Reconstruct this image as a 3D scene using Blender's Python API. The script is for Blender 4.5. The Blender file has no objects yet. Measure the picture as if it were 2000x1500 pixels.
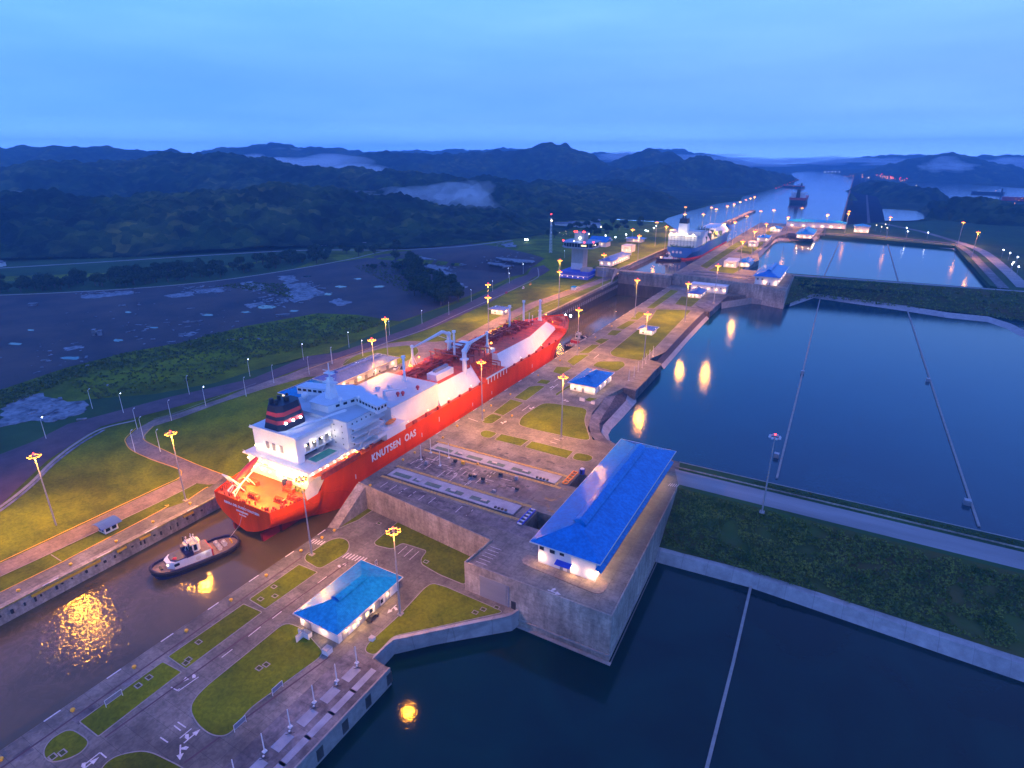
import bpy, bmesh, math, random
import numpy as np
from mathutils import Vector, Matrix, noise
from mathutils.geometry import tessellate_polygon
random.seed(7)
PI = math.pi
S = bpy.context.scene
C = S.collection

# ---------------------------------------------------------------- camera
CAMH, FPX, HORY, VPX = 140.0, 1166.0, 306.0, 1705.0
PITCH = math.atan((750 - HORY) / FPX)
YAW = math.atan((VPX - 1000) / math.hypot(FPX, 750 - HORY))
FW = Vector((-math.sin(YAW) * math.cos(PITCH), math.cos(YAW) * math.cos(PITCH), -math.sin(PITCH)))
RT = Vector((math.cos(YAW), math.sin(YAW), 0))
UP = RT.cross(FW)
cam = bpy.data.cameras.new('camera')
cam.lens = 36 * FPX / 2000
cam.sensor_width = 36
cam.clip_start = 1
cam.clip_end = 60000
co = bpy.data.objects.new('camera', cam)
C.objects.link(co)
m3 = Matrix((RT, UP, -FW)).transposed()
co.matrix_world = Matrix.Translation((0, 0, CAMH)) @ m3.to_4x4()
S.camera = co

# ---------------------------------------------------------------- sky, sun, exposure
SUN_EL, SUN_ROT = math.radians(-3.0), math.radians(160)
W = bpy.data.worlds.new('World')
S.world = W
W.use_nodes = True
nt = W.node_tree
nt.nodes.clear()
def wn(t, **k):
    n = nt.nodes.new(t)
    for a, b in k.items():
        setattr(n, a, b)
    return n
out = wn('ShaderNodeOutputWorld')
bg = wn('ShaderNodeBackground'); bg.inputs[1].default_value = 1.0
bg2 = wn('ShaderNodeBackground'); bg2.inputs[1].default_value = 0.1
addw = wn('ShaderNodeAddShader')
sky = wn('ShaderNodeTexSky', sky_type='NISHITA', sun_disc=False)
sky.sun_elevation = SUN_EL; sky.sun_rotation = SUN_ROT
L = nt.links.new
L(sky.outputs[0], bg2.inputs[0])
tc = wn('ShaderNodeTexCoord')
sep = wn('ShaderNodeSeparateXYZ'); L(tc.outputs['Generated'], sep.inputs[0])
ramp = wn('ShaderNodeValToRGB'); L(sep.outputs['Z'], ramp.inputs[0])
el = ramp.color_ramp.elements
stops = [(0.0, (.50, 1.2, 3.2)), (.02, (.36, .92, 2.7)), (.05, (.20, .56, 1.9)), (.10, (.155, .46, 1.45)), (.2, (.19, .56, 1.35)), (.27, (.09, .46, 1.6)), (.36, (.06, .36, 1.5)), (.5, (.09, .27, 1.2)), (1.0, (.115, .255, 1.04))]
el[0].position, el[0].color = stops[0][0], stops[0][1] + (1,)
el[1].position, el[1].color = stops[-1][0], stops[-1][1] + (1,)
for p, c in stops[1:-1]:
    e = el.new(p); e.color = c + (1,)
mp = wn('ShaderNodeMapping'); mp.inputs['Scale'].default_value = (2.0, 2.0, 13)
L(tc.outputs['Generated'], mp.inputs[0])
nz = wn('ShaderNodeTexNoise'); nz.inputs['Scale'].default_value = 1.6; nz.inputs['Detail'].default_value = 7; nz.inputs['Roughness'].default_value = .55
L(mp.outputs[0], nz.inputs['Vector'])
cr = wn('ShaderNodeValToRGB'); L(nz.outputs['Fac'], cr.inputs[0])
cr.color_ramp.elements[0].position = .36; cr.color_ramp.elements[0].color = (.93, .94, .97, 1)
cr.color_ramp.elements[1].position = .72; cr.color_ramp.elements[1].color = (1.22, 1.10, 1.02, 1)
mul = wn('ShaderNodeMix', data_type='RGBA', blend_type='MULTIPLY'); mul.inputs[0].default_value = .9
L(ramp.outputs[0], mul.inputs[6]); L(cr.outputs[0], mul.inputs[7])
# the east (right) side of the sky is a little paler and pinker
dotn = wn('ShaderNodeVectorMath', operation='DOT_PRODUCT'); L(tc.outputs['Generated'], dotn.inputs[0])
dotn.inputs[1].default_value = (.97, .24, 0)
mr = wn('ShaderNodeMapRange'); L(dotn.outputs['Value'], mr.inputs[0])
mr.inputs[1].default_value = -.75; mr.inputs[2].default_value = .4
east = wn('ShaderNodeMix', data_type='RGBA', blend_type='ADD')
L(mr.outputs[0], east.inputs[0]); L(mul.outputs[2], east.inputs[6]); east.inputs[7].default_value = (.075, .05, -.04, 1)
L(east.outputs[2], bg.inputs[0])
L(bg.outputs[0], addw.inputs[0]); L(bg2.outputs[0], addw.inputs[1]); L(addw.outputs[0], out.inputs[0])

sl = bpy.data.lights.new('sun', 'SUN'); sl.energy = .12; sl.angle = math.radians(25); sl.color = (.75, .8, 1)
so = bpy.data.objects.new('sun', sl); C.objects.link(so)
so.rotation_euler = (math.radians(42), 0, math.radians(40))
S.view_settings.view_transform = 'Standard'; S.view_settings.look = 'None'
S.view_settings.exposure = 0.15; S.view_settings.gamma = 1
S.render.engine = 'CYCLES'
S.cycles.use_denoising = True
S.cycles.max_bounces = 5; S.cycles.diffuse_bounces = 2; S.cycles.glossy_bounces = 3; S.cycles.transmission_bounces = 2
S.cycles.volume_bounces = 2; S.cycles.transparent_max_bounces = 6
S.cycles.sample_clamp_indirect = 8; S.cycles.caustics_reflective = False; S.cycles.caustics_refractive = False

# ---------------------------------------------------------------- helpers
def U(px, py, z=0.0):
    """the point at height z seen at photo pixel (px, py)"""
    d = FW * FPX + RT * (px - 1000) - UP * (py - 750)
    t = (z - CAMH) / d.z
    return Vector((d.x * t, d.y * t, z))
def UD(px, py, dist):
    """the point seen at pixel (px, py) at horizontal distance dist"""
    d = FW * FPX + RT * (px - 1000) - UP * (py - 750)
    t = dist / math.hypot(d.x, d.y)
    return Vector((d.x * t, d.y * t, CAMH + d.z * t))
def sstep(a, b, v):
    t = min(1, max(0, (v - a) / (b - a)))
    return t * t * (3 - 2 * t)
def PX(z, *pts):
    return [tuple(U(a, b, z)[:2]) for a, b in pts]

def tag(o, label=None, cat=None, group=None, kind=None):
    if label: o['label'] = label
    if cat: o['category'] = cat
    if group: o['group'] = group
    if kind: o['kind'] = kind
    return o
def thing(name, loc, label, cat, group=None, rz=0):
    o = bpy.data.objects.new(name, None); C.objects.link(o)
    o.location = loc; o.rotation_euler.z = rz
    o.empty_display_size = .1
    return tag(o, label, cat, group)
def copy_tree(o, parent=None):
    c = o.copy(); C.objects.link(c); c.parent = parent
    for ch in o.children:
        copy_tree(ch, c)
    return c
ORD = ['first', 'second', 'third', 'fourth', 'fifth', 'sixth', 'seventh', 'eighth', 'ninth', 'tenth', 'eleventh', 'twelfth', 'thirteenth', 'fourteenth', 'fifteenth', 'sixteenth', 'seventeenth', 'eighteenth', 'nineteenth', 'twentieth']
def nth(i): return ORD[i] if i < 20 else 'twenty-' + ORD[i - 20]

class MB:
    """collects shapes, then links them as one mesh object"""
    def __init__(s): s.v = []; s.f = []
    def add(s, vs, fs):
        n = len(s.v); s.v += [tuple(p) for p in vs]; s.f += [tuple(i + n for i in f) for f in fs]; return s
    def box(s, x0, x1, y0, y1, z0, z1):
        return s.add([(x0, y0, z0), (x1, y0, z0), (x1, y1, z0), (x0, y1, z0), (x0, y0, z1), (x1, y0, z1), (x1, y1, z1), (x0, y1, z1)],
                     [(3, 2, 1, 0), (4, 5, 6, 7), (0, 1, 5, 4), (1, 2, 6, 5), (2, 3, 7, 6), (3, 0, 4, 7)])
    def cbox(s, cx, cy, sx, sy, z0, z1, a=0):
        ca, sa = math.cos(a), math.sin(a)
        q = [(cx + x * ca - y * sa, cy + x * sa + y * ca) for x, y in ((-sx / 2, -sy / 2), (sx / 2, -sy / 2), (sx / 2, sy / 2), (-sx / 2, sy / 2))]
        return s.add([(x, y, z0) for x, y in q] + [(x, y, z1) for x, y in q], [(3, 2, 1, 0), (4, 5, 6, 7), (0, 1, 5, 4), (1, 2, 6, 5), (2, 3, 7, 6), (3, 0, 4, 7)])
    def frus(s, a, b, z0, z1):
        """a, b = (x0,x1,y0,y1) bottom and top rectangles"""
        r = lambda q, z: [(q[0], q[2], z), (q[1], q[2], z), (q[1], q[3], z), (q[0], q[3], z)]
        return s.add(r(a, z0) + r(b, z1), [(3, 2, 1, 0), (4, 5, 6, 7), (0, 1, 5, 4), (1, 2, 6, 5), (2, 3, 7, 6), (3, 0, 4, 7)])
    def tube(s, p0, p1, r0, r1=None, n=8, cap=True):
        p0, p1 = Vector(p0), Vector(p1); r1 = r0 if r1 is None else r1
        d = (p1 - p0); d.normalize()
        a = d.orthogonal().normalized(); b = d.cross(a)
        vs = [p0 + (a * math.cos(2 * PI * i / n) + b * math.sin(2 * PI * i / n)) * r0 for i in range(n)]
        vs += [p1 + (a * math.cos(2 * PI * i / n) + b * math.sin(2 * PI * i / n)) * r1 for i in range(n)]
        fs = [(i, (i + 1) % n, n + (i + 1) % n, n + i) for i in range(n)]
        if cap: fs += [tuple(range(n - 1, -1, -1)), tuple(range(n, 2 * n))]
        return s.add(vs, fs)
    def path(s, pts, r, n=5):
        for a, b in zip(pts, pts[1:]): s.tube(a, b, r, r, n)
        return s
    def ball(s, c, r, n=8, m=5, sz=1):
        vs = [(c[0], c[1], c[2] - r * sz)]
        for j in range(1, m):
            t = PI * j / m
            vs += [(c[0] + r * math.sin(t) * math.cos(2 * PI * i / n), c[1] + r * math.sin(t) * math.sin(2 * PI * i / n), c[2] - r * sz * math.cos(t)) for i in range(n)]
        vs.append((c[0], c[1], c[2] + r * sz))
        fs = [(0, 1 + (i + 1) % n, 1 + i) for i in range(n)]
        for j in range(m - 2):
            o = 1 + j * n
            fs += [(o + i, o + (i + 1) % n, o + n + (i + 1) % n, o + n + i) for i in range(n)]
        o = 1 + (m - 2) * n
        fs += [(o + i, o + (i + 1) % n, len(vs) - 1) for i in range(n)]
        return s.add(vs, fs)
    def poly(s, pts, z):
        """flat polygon; z a number or a function of (x, y)"""
        zf = z if callable(z) else (lambda x, y: z)
        vs = [Vector((p[0], p[1], 0)) for p in pts]
        t = tessellate_polygon([vs])
        fs = []
        for f in t:
            a, b, c = (vs[i] for i in f)
            fs.append(f if (b - a).cross(c - a).z > 0 else (f[2], f[1], f[0]))
        return s.add([(p.x, p.y, zf(p.x, p.y)) for p in vs], fs)
    def prism(s, outer, z0, z1, holes=(), bottom=False):
        loops = [list(outer)] + [list(h) for h in holes]
        vs = [Vector((p[0], p[1], 0)) for l in loops for p in l]
        t = tessellate_polygon([[Vector((p[0], p[1], 0)) for p in l] for l in loops])
        fs = []
        for f in t:
            a, b, c = (vs[i] for i in f)
            fs.append(f if (b - a).cross(c - a).z > 0 else (f[2], f[1], f[0]))
        zt = z1 if callable(z1) else (lambda x, y: z1)
        s.add([(p.x, p.y, zt(p.x, p.y)) for p in vs], fs)
        for k, l in enumerate(loops):
            ar = sum(l[i][0] * l[(i + 1) % len(l)][1] - l[(i + 1) % len(l)][0] * l[i][1] for i in range(len(l)))
            ccw = ar > 0
            if k: ccw = not ccw
            n = len(l)
            v2 = [(p[0], p[1], z0) for p in l] + [(p[0], p[1], zt(p[0], p[1])) for p in l]
            s.add(v2, [((i, (i + 1) % n, n + (i + 1) % n, n + i) if ccw else ((i + 1) % n, i, n + i, n + (i + 1) % n)) for i in range(n)])
        return s
    def loft(s, *lines):
        n = len(lines[0])
        for A, B in zip(lines, lines[1:]):
            s.add(list(A) + list(B), [(i, i + 1, n + i + 1, n + i) for i in range(n - 1)])
        return s
    def wallline(s, pts, w, z0, z1, closed=False):
        """a wall of width w along a 2D polyline, mitred"""
        n = len(pts); P = [Vector((p[0], p[1])) for p in pts]
        L_, R_ = [], []
        for i in range(n):
            if closed: a, b = P[i - 1], P[(i + 1) % n]
            else: a, b = P[max(0, i - 1)], P[min(n - 1, i + 1)]
            d1 = (P[i] - a).normalized() if (P[i] - a).length > 1e-6 else (b - P[i]).normalized()
            d2 = (b - P[i]).normalized() if (b - P[i]).length > 1e-6 else d1
            d = (d1 + d2).normalized() if (d1 + d2).length > 1e-3 else d1
            k = 1 / max(.5, d.dot(d1))
            nn = Vector((-d.y, d.x)) * w / 2 * k
            L_.append(P[i] + nn); R_.append(P[i] - nn)
        zf = z1 if callable(z1) else (lambda x, y: z1)
        z0f = z0 if callable(z0) else (lambda x, y: z0)
        rng = range(n) if closed else range(n - 1)
        vs = []
        for i in range(n):
            l, r = L_[i], R_[i]; zt = zf(P[i].x, P[i].y); zb = z0f(P[i].x, P[i].y)
            vs += [(l.x, l.y, zb), (r.x, r.y, zb), (r.x, r.y, zt), (l.x, l.y, zt)]
        fs = []
        for i in rng:
            a, b = i * 4, ((i + 1) % n) * 4
            fs += [(a + 3, a + 2, b + 2, b + 3), (a + 1, b + 1, b + 2, a + 2), (b, a, a + 3, b + 3)]
        if not closed: fs += [(0, 1, 2, 3), (n * 4 - 1, n * 4 - 2, n * 4 - 3, n * 4 - 4)]
        return s.add(vs, fs)
    def build(s, name, mat, parent=None, smooth=False, local=False):
        me = bpy.data.meshes.new(name)
        if parent is not None and not local:
            # vertices were given in world space: bring them into the parent's
            par = parent; M = Matrix.Identity(4); chain = []
            while par is not None: chain.append(par); par = par.parent
            for p in reversed(chain): M = M @ (Matrix.Translation(p.location) @ p.rotation_euler.to_matrix().to_4x4())
            Mi = M.inverted()
            vs = [tuple(Mi @ Vector(v)) for v in s.v]
        else: vs = s.v
        me.from_pydata(vs, [], s.f)
        if isinstance(mat, (list, tuple)):
            for m in mat: me.materials.append(m)
        else: me.materials.append(mat)
        if smooth:
            for p in me.polygons: p.use_smooth = True
        me.update()
        o = bpy.data.objects.new(name, me); C.objects.link(o)
        if parent is not None: o.parent = parent
        return o
def struct(name, mb, mat, smooth=False):
    return tag(mb.build(name, mat, smooth=smooth), kind='structure')

def rounded(pts, r=1.5, k=4):
    """round the corners of a polygon"""
    o = []; n = len(pts)
    for i in range(n):
        a, b, c = Vector(pts[i - 1]), Vector(pts[i]), Vector(pts[(i + 1) % n])
        u, v = a - b, c - b
        ru = min(r, u.length * .45); rv = min(r, v.length * .45)
        p, q = b + u.normalized() * ru, b + v.normalized() * rv
        for j in range(k + 1):
            t = j / k
            w = p * (1 - t) ** 2 + b * 2 * t * (1 - t) + q * t * t
            o.append((w.x, w.y))
    return o

# ---------------------------------------------------------------- materials
def nodes(name):
    m = bpy.data.materials.new(name); m.use_nodes = True
    t = m.node_tree; b = t.nodes['Principled BSDF']
    return m, t, b
def N(t, ty, **k):
    n = t.nodes.new(ty)
    for a, b in k.items(): setattr(n, a, b)
    return n
def ramp_node(t, stops):
    r = N(t, 'ShaderNodeValToRGB'); e = r.color_ramp.elements
    e[0].position, e[0].color = stops[0][0], tuple(stops[0][1]) + (1,)
    e[1].position, e[1].color = stops[-1][0], tuple(stops[-1][1]) + (1,)
    for p, c in stops[1:-1]:
        q = e.new(p); q.color = tuple(c) + (1,)
    return r
def mat(name, col, rough=.75, metal=0, var=.2, scale=.3, bump=0, bscale=None, col2=None, stretch=(1, 1, 1), joints=None, jcol=.55, spec=.5, detail=5, geo=True, blotch=False):
    m, t, b = nodes(name)
    l = t.links.new
    c2 = col2 or tuple(max(0, x * (1 - var)) for x in col)
    c1 = col if col2 else tuple(min(1, x * (1 + var * .7)) for x in col)
    if geo: src = N(t, 'ShaderNodeNewGeometry').outputs['Position']
    else: src = N(t, 'ShaderNodeTexCoord').outputs['Object']
    mp = N(t, 'ShaderNodeMapping'); mp.inputs['Scale'].default_value = stretch; l(src, mp.inputs[0])
    n = N(t, 'ShaderNodeTexNoise'); n.inputs['Scale'].default_value = scale; n.inputs['Detail'].default_value = detail; n.inputs['Roughness'].default_value = .62
    l(mp.outputs[0], n.inputs['Vector'])
    r = ramp_node(t, [(.33, c2), (.67, c1)]); l(n.outputs['Fac'], r.inputs[0])
    cur = r.outputs[0]
    if blotch:
        for sc_, lo, hi in ((.022, .62, 1.3), (.9, .8, 1.15)):
            nb = N(t, 'ShaderNodeTexNoise'); nb.inputs['Scale'].default_value = sc_; nb.inputs['Detail'].default_value = 9; nb.inputs['Distortion'].default_value = .7; l(src, nb.inputs['Vector'])
            rb = ramp_node(t, [(.36, (lo, lo, lo)), (.62, (hi, hi, hi))]); l(nb.outputs['Fac'], rb.inputs[0])
            xb = N(t, 'ShaderNodeMix', data_type='RGBA', blend_type='MULTIPLY'); xb.inputs[0].default_value = 1; l(cur, xb.inputs[6]); l(rb.outputs[0], xb.inputs[7]); cur = xb.outputs[2]
    if joints:
        br = N(t, 'ShaderNodeTexBrick'); br.offset = .0; br.squash = 1
        br.inputs['Scale'].default_value = 1; br.inputs['Brick Width'].default_value = joints[0]; br.inputs['Row Height'].default_value = joints[1]
        br.inputs['Mortar Size'].default_value = joints[2]; br.inputs['Color1'].default_value = (1, 1, 1, 1); br.inputs['Color2'].default_value = (.86, .86, .86, 1)
        br.inputs['Mortar'].default_value = (jcol, jcol, jcol, 1)
        jm = N(t, 'ShaderNodeMapping')
        if len(joints) > 3: jm.inputs['Rotation'].default_value = joints[3]
        l(src, jm.inputs[0]); l(jm.outputs[0], br.inputs['Vector'])
        x = N(t, 'ShaderNodeMix', data_type='RGBA', blend_type='MULTIPLY'); x.inputs[0].default_value = 1
        l(cur, x.inputs[6]); l(br.outputs['Color'], x.inputs[7]); cur = x.outputs[2]
    l(cur, b.inputs['Base Color'])
    b.inputs['Roughness'].default_value = rough; b.inputs['Metallic'].default_value = metal
    b.inputs['Specular IOR Level'].default_value = spec
    if bump:
        n2 = N(t, 'ShaderNodeTexNoise'); n2.inputs['Scale'].default_value = bscale or scale * 6; n2.inputs['Detail'].default_value = 4
        l(mp.outputs[0], n2.inputs['Vector'])
        bp = N(t, 'ShaderNodeBump'); bp.inputs['Strength'].default_value = min(1, bump); bp.inputs['Distance'].default_value = max(.1, bump)
        l(n2.outputs['Fac'], bp.inputs['Height']); l(bp.outputs[0], b.inputs['Normal'])
    return m
def emis(name, col, s):
    m, t, b = nodes(name)
    b.inputs['Base Color'].default_value = col + (1,)
    b.inputs['Emission Color'].default_value = col + (1,); b.inputs['Emission Strength'].default_value = s
    return m
def water(name, col, rough, bump, scale, col2=None, stretch=(1, 1, 1), dist=.3, cscale=.03, hot=None, ior=1.46):
    m, t, b = nodes(name); l = t.links.new
    g = N(t, 'ShaderNodeNewGeometry')
    mp = N(t, 'ShaderNodeMapping'); mp.inputs['Scale'].default_value = stretch; l(g.outputs['Position'], mp.inputs[0])
    n = N(t, 'ShaderNodeTexNoise'); n.inputs['Scale'].default_value = scale; n.inputs['Detail'].default_value = 5; n.inputs['Distortion'].default_value = .6
    l(mp.outputs[0], n.inputs['Vector'])
    bp = N(t, 'ShaderNodeBump'); bp.inputs['Strength'].default_value = bump; bp.inputs['Distance'].default_value = dist
    l(n.outputs['Fac'], bp.inputs['Height']); l(bp.outputs[0], b.inputs['Normal'])
    nc = N(t, 'ShaderNodeTexNoise'); nc.inputs['Scale'].default_value = cscale; nc.inputs['Detail'].default_value = 6; nc.inputs['Distortion'].default_value = 1.2
    l(g.outputs['Position'], nc.inputs['Vector'])
    r = ramp_node(t, [(.35, col), (.72, col2 or col)]); l(nc.outputs['Fac'], r.inputs[0])
    cur = r.outputs[0]
    if hot:
        # churned, foamy patches: real swirls of stirred-up mud and foam
        tot = None
        for (hx, hy, hr, hf) in hot:
            d = N(t, 'ShaderNodeVectorMath', operation='DISTANCE'); l(g.outputs['Position'], d.inputs[0]); d.inputs[1].default_value = (hx, hy, -6)
            q = N(t, 'ShaderNodeMapRange'); l(d.outputs['Value'], q.inputs[0]); q.inputs[1].default_value = hr; q.inputs[2].default_value = hr * .2; q.inputs[4].default_value = hf
            if tot is None: tot = q.outputs[0]
            else:
                mx = N(t, 'ShaderNodeMath', operation='MAXIMUM'); l(tot, mx.inputs[0]); l(q.outputs[0], mx.inputs[1]); tot = mx.outputs[0]
        fn = N(t, 'ShaderNodeTexNoise'); fn.inputs['Scale'].default_value = .16; fn.inputs['Detail'].default_value = 9; fn.inputs['Distortion'].default_value = 2.6; fn.inputs['Roughness'].default_value = .66
        l(g.outputs['Position'], fn.inputs['Vector'])
        fr = ramp_node(t, [(.47, (0, 0, 0)), (.60, (1, 1, 1))]); l(fn.outputs['Fac'], fr.inputs[0])
        mm = N(t, 'ShaderNodeMath', operation='MULTIPLY'); l(fr.outputs[0], mm.inputs[0]); l(tot, mm.inputs[1])
        x = N(t, 'ShaderNodeMix', data_type='RGBA'); l(mm.outputs[0], x.inputs[0]); l(cur, x.inputs[6]); x.inputs[7].default_value = (.14, .10, .055, 1); cur = x.outputs[2]
        bm = N(t, 'ShaderNodeMath', operation='MULTIPLY_ADD'); l(tot, bm.inputs[0]); bm.inputs[1].default_value = bump * 5; bm.inputs[2].default_value = bump
        l(bm.outputs[0], bp.inputs['Strength'])
        rr = N(t, 'ShaderNodeMath', operation='MULTIPLY_ADD'); l(mm.outputs[0], rr.inputs[0]); rr.inputs[1].default_value = .06; rr.inputs[2].default_value = rough
        l(rr.outputs[0], b.inputs['Roughness'])
    else: b.inputs['Roughness'].default_value = rough
    l(cur, b.inputs['Base Color']); b.inputs['IOR'].default_value = ior
    return m

M = {}
M['pave'] = mat('paving_concrete', (.175, .160, .135), .8, blotch=True, var=.42, scale=.13, joints=(5, 5, .06), detail=8, bump=.02, bscale=2)
M['pave_d'] = mat('paving_stained', (.15, .135, .135), .7, blotch=True, var=.6, scale=.22, joints=(4, 6, .05), detail=9)
M['wall'] = mat('wall_concrete', (.36, .30, .24), .85, blotch=True, var=.35, scale=.35, stretch=(1, 1, .25), detail=8, joints=(6, 3, .05, (PI / 2, 0, 0)), jcol=.7)
M['wall_y'] = mat('wall_concrete_side', (.34, .29, .25), .85, blotch=True, var=.38, scale=.35, stretch=(1, 1, .22), detail=8, joints=(6, 3, .05, (PI / 2, 0, PI / 2)), jcol=.7)
M['wet'] = mat('wet_concrete', (.06, .052, .045), .6, var=.4, scale=.4, stretch=(1, 1, .2))
M['kerb'] = mat('kerb_concrete', (.30, .275, .25), .8, var=.2, scale=.5)
M['kerb_y'] = mat('kerb_yellow', (.78, .42, .03), .6, var=.15, scale=.8)
M['grass'] = mat('grass_lawn', (.150, .182, .004), .95, col2=(.080, .115, .003), blotch=True, scale=.09, bump=.15, bscale=3, detail=9, spec=.1)
M['grass_d'] = mat('grass_rough', (.050, .095, .018), .95, col2=(.10, .075, .025), scale=.045, bump=.3, bscale=1.5, detail=9, spec=.1)
M['field'] = mat('field_green', (.05, .10, .03), .95, col2=(.03, .06, .022), scale=.03, bump=.3, bscale=.7, detail=9, spec=.1)
M['asphalt'] = mat('asphalt', (.085, .045, .055), .75, var=.3, scale=.15, detail=7)
M['gravel'] = mat('gravel_yard', (.088, .052, .042), .85, col2=(.020, .017, .026), scale=.021, bump=.3, bscale=.8, detail=10)
M['mud'] = mat('mud_patch', (.11, .085, .05), .85, var=.5, scale=.06, detail=9)
M['slab'] = mat('old_concrete_slab', (.27, .27, .30), .6, col2=(.035, .035, .05), scale=.22, detail=12)
M['road'] = mat('road_concrete', (.24, .18, .145), .8, blotch=True, var=.3, scale=.12, joints=(4.5, 4.5, .05), detail=7)
M['road_b'] = mat('embankment_road', (.25, .235, .235), .75, var=.25, scale=.1, stretch=(.15, 1, 1), detail=7)
M['rock'] = mat('riprap', (.075, .06, .065), .9, var=.6, scale=.8, bump=.6, bscale=1.2)
M['lip'] = mat('basin_lip', (.38, .35, .34), .7, var=.25, scale=.3, joints=(9, 60, .12), jcol=.75, detail=8)
M['paint_w'] = mat('road_paint_white', (.62, .6, .6), .7, var=.25, scale=2)
M['paint_y'] = mat('hazard_paint', (.55, .36, .05), .7, col2=(.16, .13, .08), scale=1.1, detail=8)
M['white'] = mat('white_paint', (.76, .75, .74), .5, var=.06, scale=.25, geo=False)
M['whitew'] = mat('white_wall', (.72, .69, .66), .8, var=.08, scale=.4, geo=False)
M['cream'] = mat('cream_trim', (.66, .62, .56), .6, var=.1, scale=.5, geo=False)
M['glass'] = mat('window_glass', (.02, .025, .035), .08, var=.1, scale=1, geo=False)
M['shutter'] = mat('grey_shutter', (.22, .22, .26), .6, var=.15, scale=1, geo=False)
M['dark'] = mat('dark_metal', (.03, .03, .035), .5, var=.3, scale=.6, geo=False)
M['steel'] = mat('galvanised_steel', (.36, .36, .38), .45, metal=.3, var=.15, scale=.7, geo=False)
M['steelw'] = mat('white_steel', (.7, .7, .7), .5, var=.08, scale=1, geo=False)
M['red'] = mat('hull_red', (.95, .078, .004), .55, var=.2, spec=.06, joints=(13, 4.2, .05, (PI / 2, 0, PI / 2)), jcol=.78, scale=.12, stretch=(1, 1, .3), geo=False, detail=8)
M['deckred'] = mat('deck_red', (.66, .075, .015), .6, var=.35, scale=.25, detail=8, geo=False)
M['pipe'] = mat('pipe_red', (.42, .055, .025), .5, var=.4, scale=.6, geo=False)
M['boot'] = mat('rudder_red', (.33, .015, .015), .6, var=.2, scale=.3, geo=False)
M['black'] = mat('funnel_navy', (.012, .012, .03), .45, var=.2, scale=.4, geo=False)
M['band'] = mat('funnel_band_red', (.62, .045, .045), .5, var=.1, scale=.4, geo=False)
M['bright'] = emis('window_light', (1, .75, .3), 2.2)
M['bell'] = mat('yellow_paint', (.75, .42, .02), .5, var=.1, scale=1, geo=False)
M['orange'] = mat('orange_paint', (.8, .2, .02), .5, var=.1, scale=1, geo=False)
M['pool'] = mat('pool_green', (.05, .28, .22), .15, var=.2, scale=.5, geo=False)
M['gate'] = mat('gate_top', (.30, .32, .36), .65, var=.25, scale=.2, detail=7)
M['gateg'] = mat('gate_panel_green', (.08, .15, .11), .7, var=.35, scale=.5)
M['tugblue'] = mat('tug_navy', (.018, .018, .075), .5, var=.2, scale=.4, geo=False)
M['tugdeck'] = mat('tug_deck', (.24, .15, .13), .7, var=.3, scale=.5, geo=False)
M['rubber'] = mat('rubber', (.015, .013, .02), .8, var=.3, scale=.6, geo=False)
M['bluehull'] = mat('ship_blue', (.03, .16, .42), .5, var=.12, scale=.1, geo=False)
M['bluewall'] = mat('blue_painted_wall', (.03, .07, .55), .6, var=.12, scale=.3, geo=False)
M['greendeck'] = mat('deck_green', (.12, .2, .17), .6, var=.3, scale=.2, geo=False)
M['plain'] = mat('bare_concrete', (.40, .37, .31), .8, var=.15, scale=.15, stretch=(1, 1, .3), geo=False)
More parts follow.
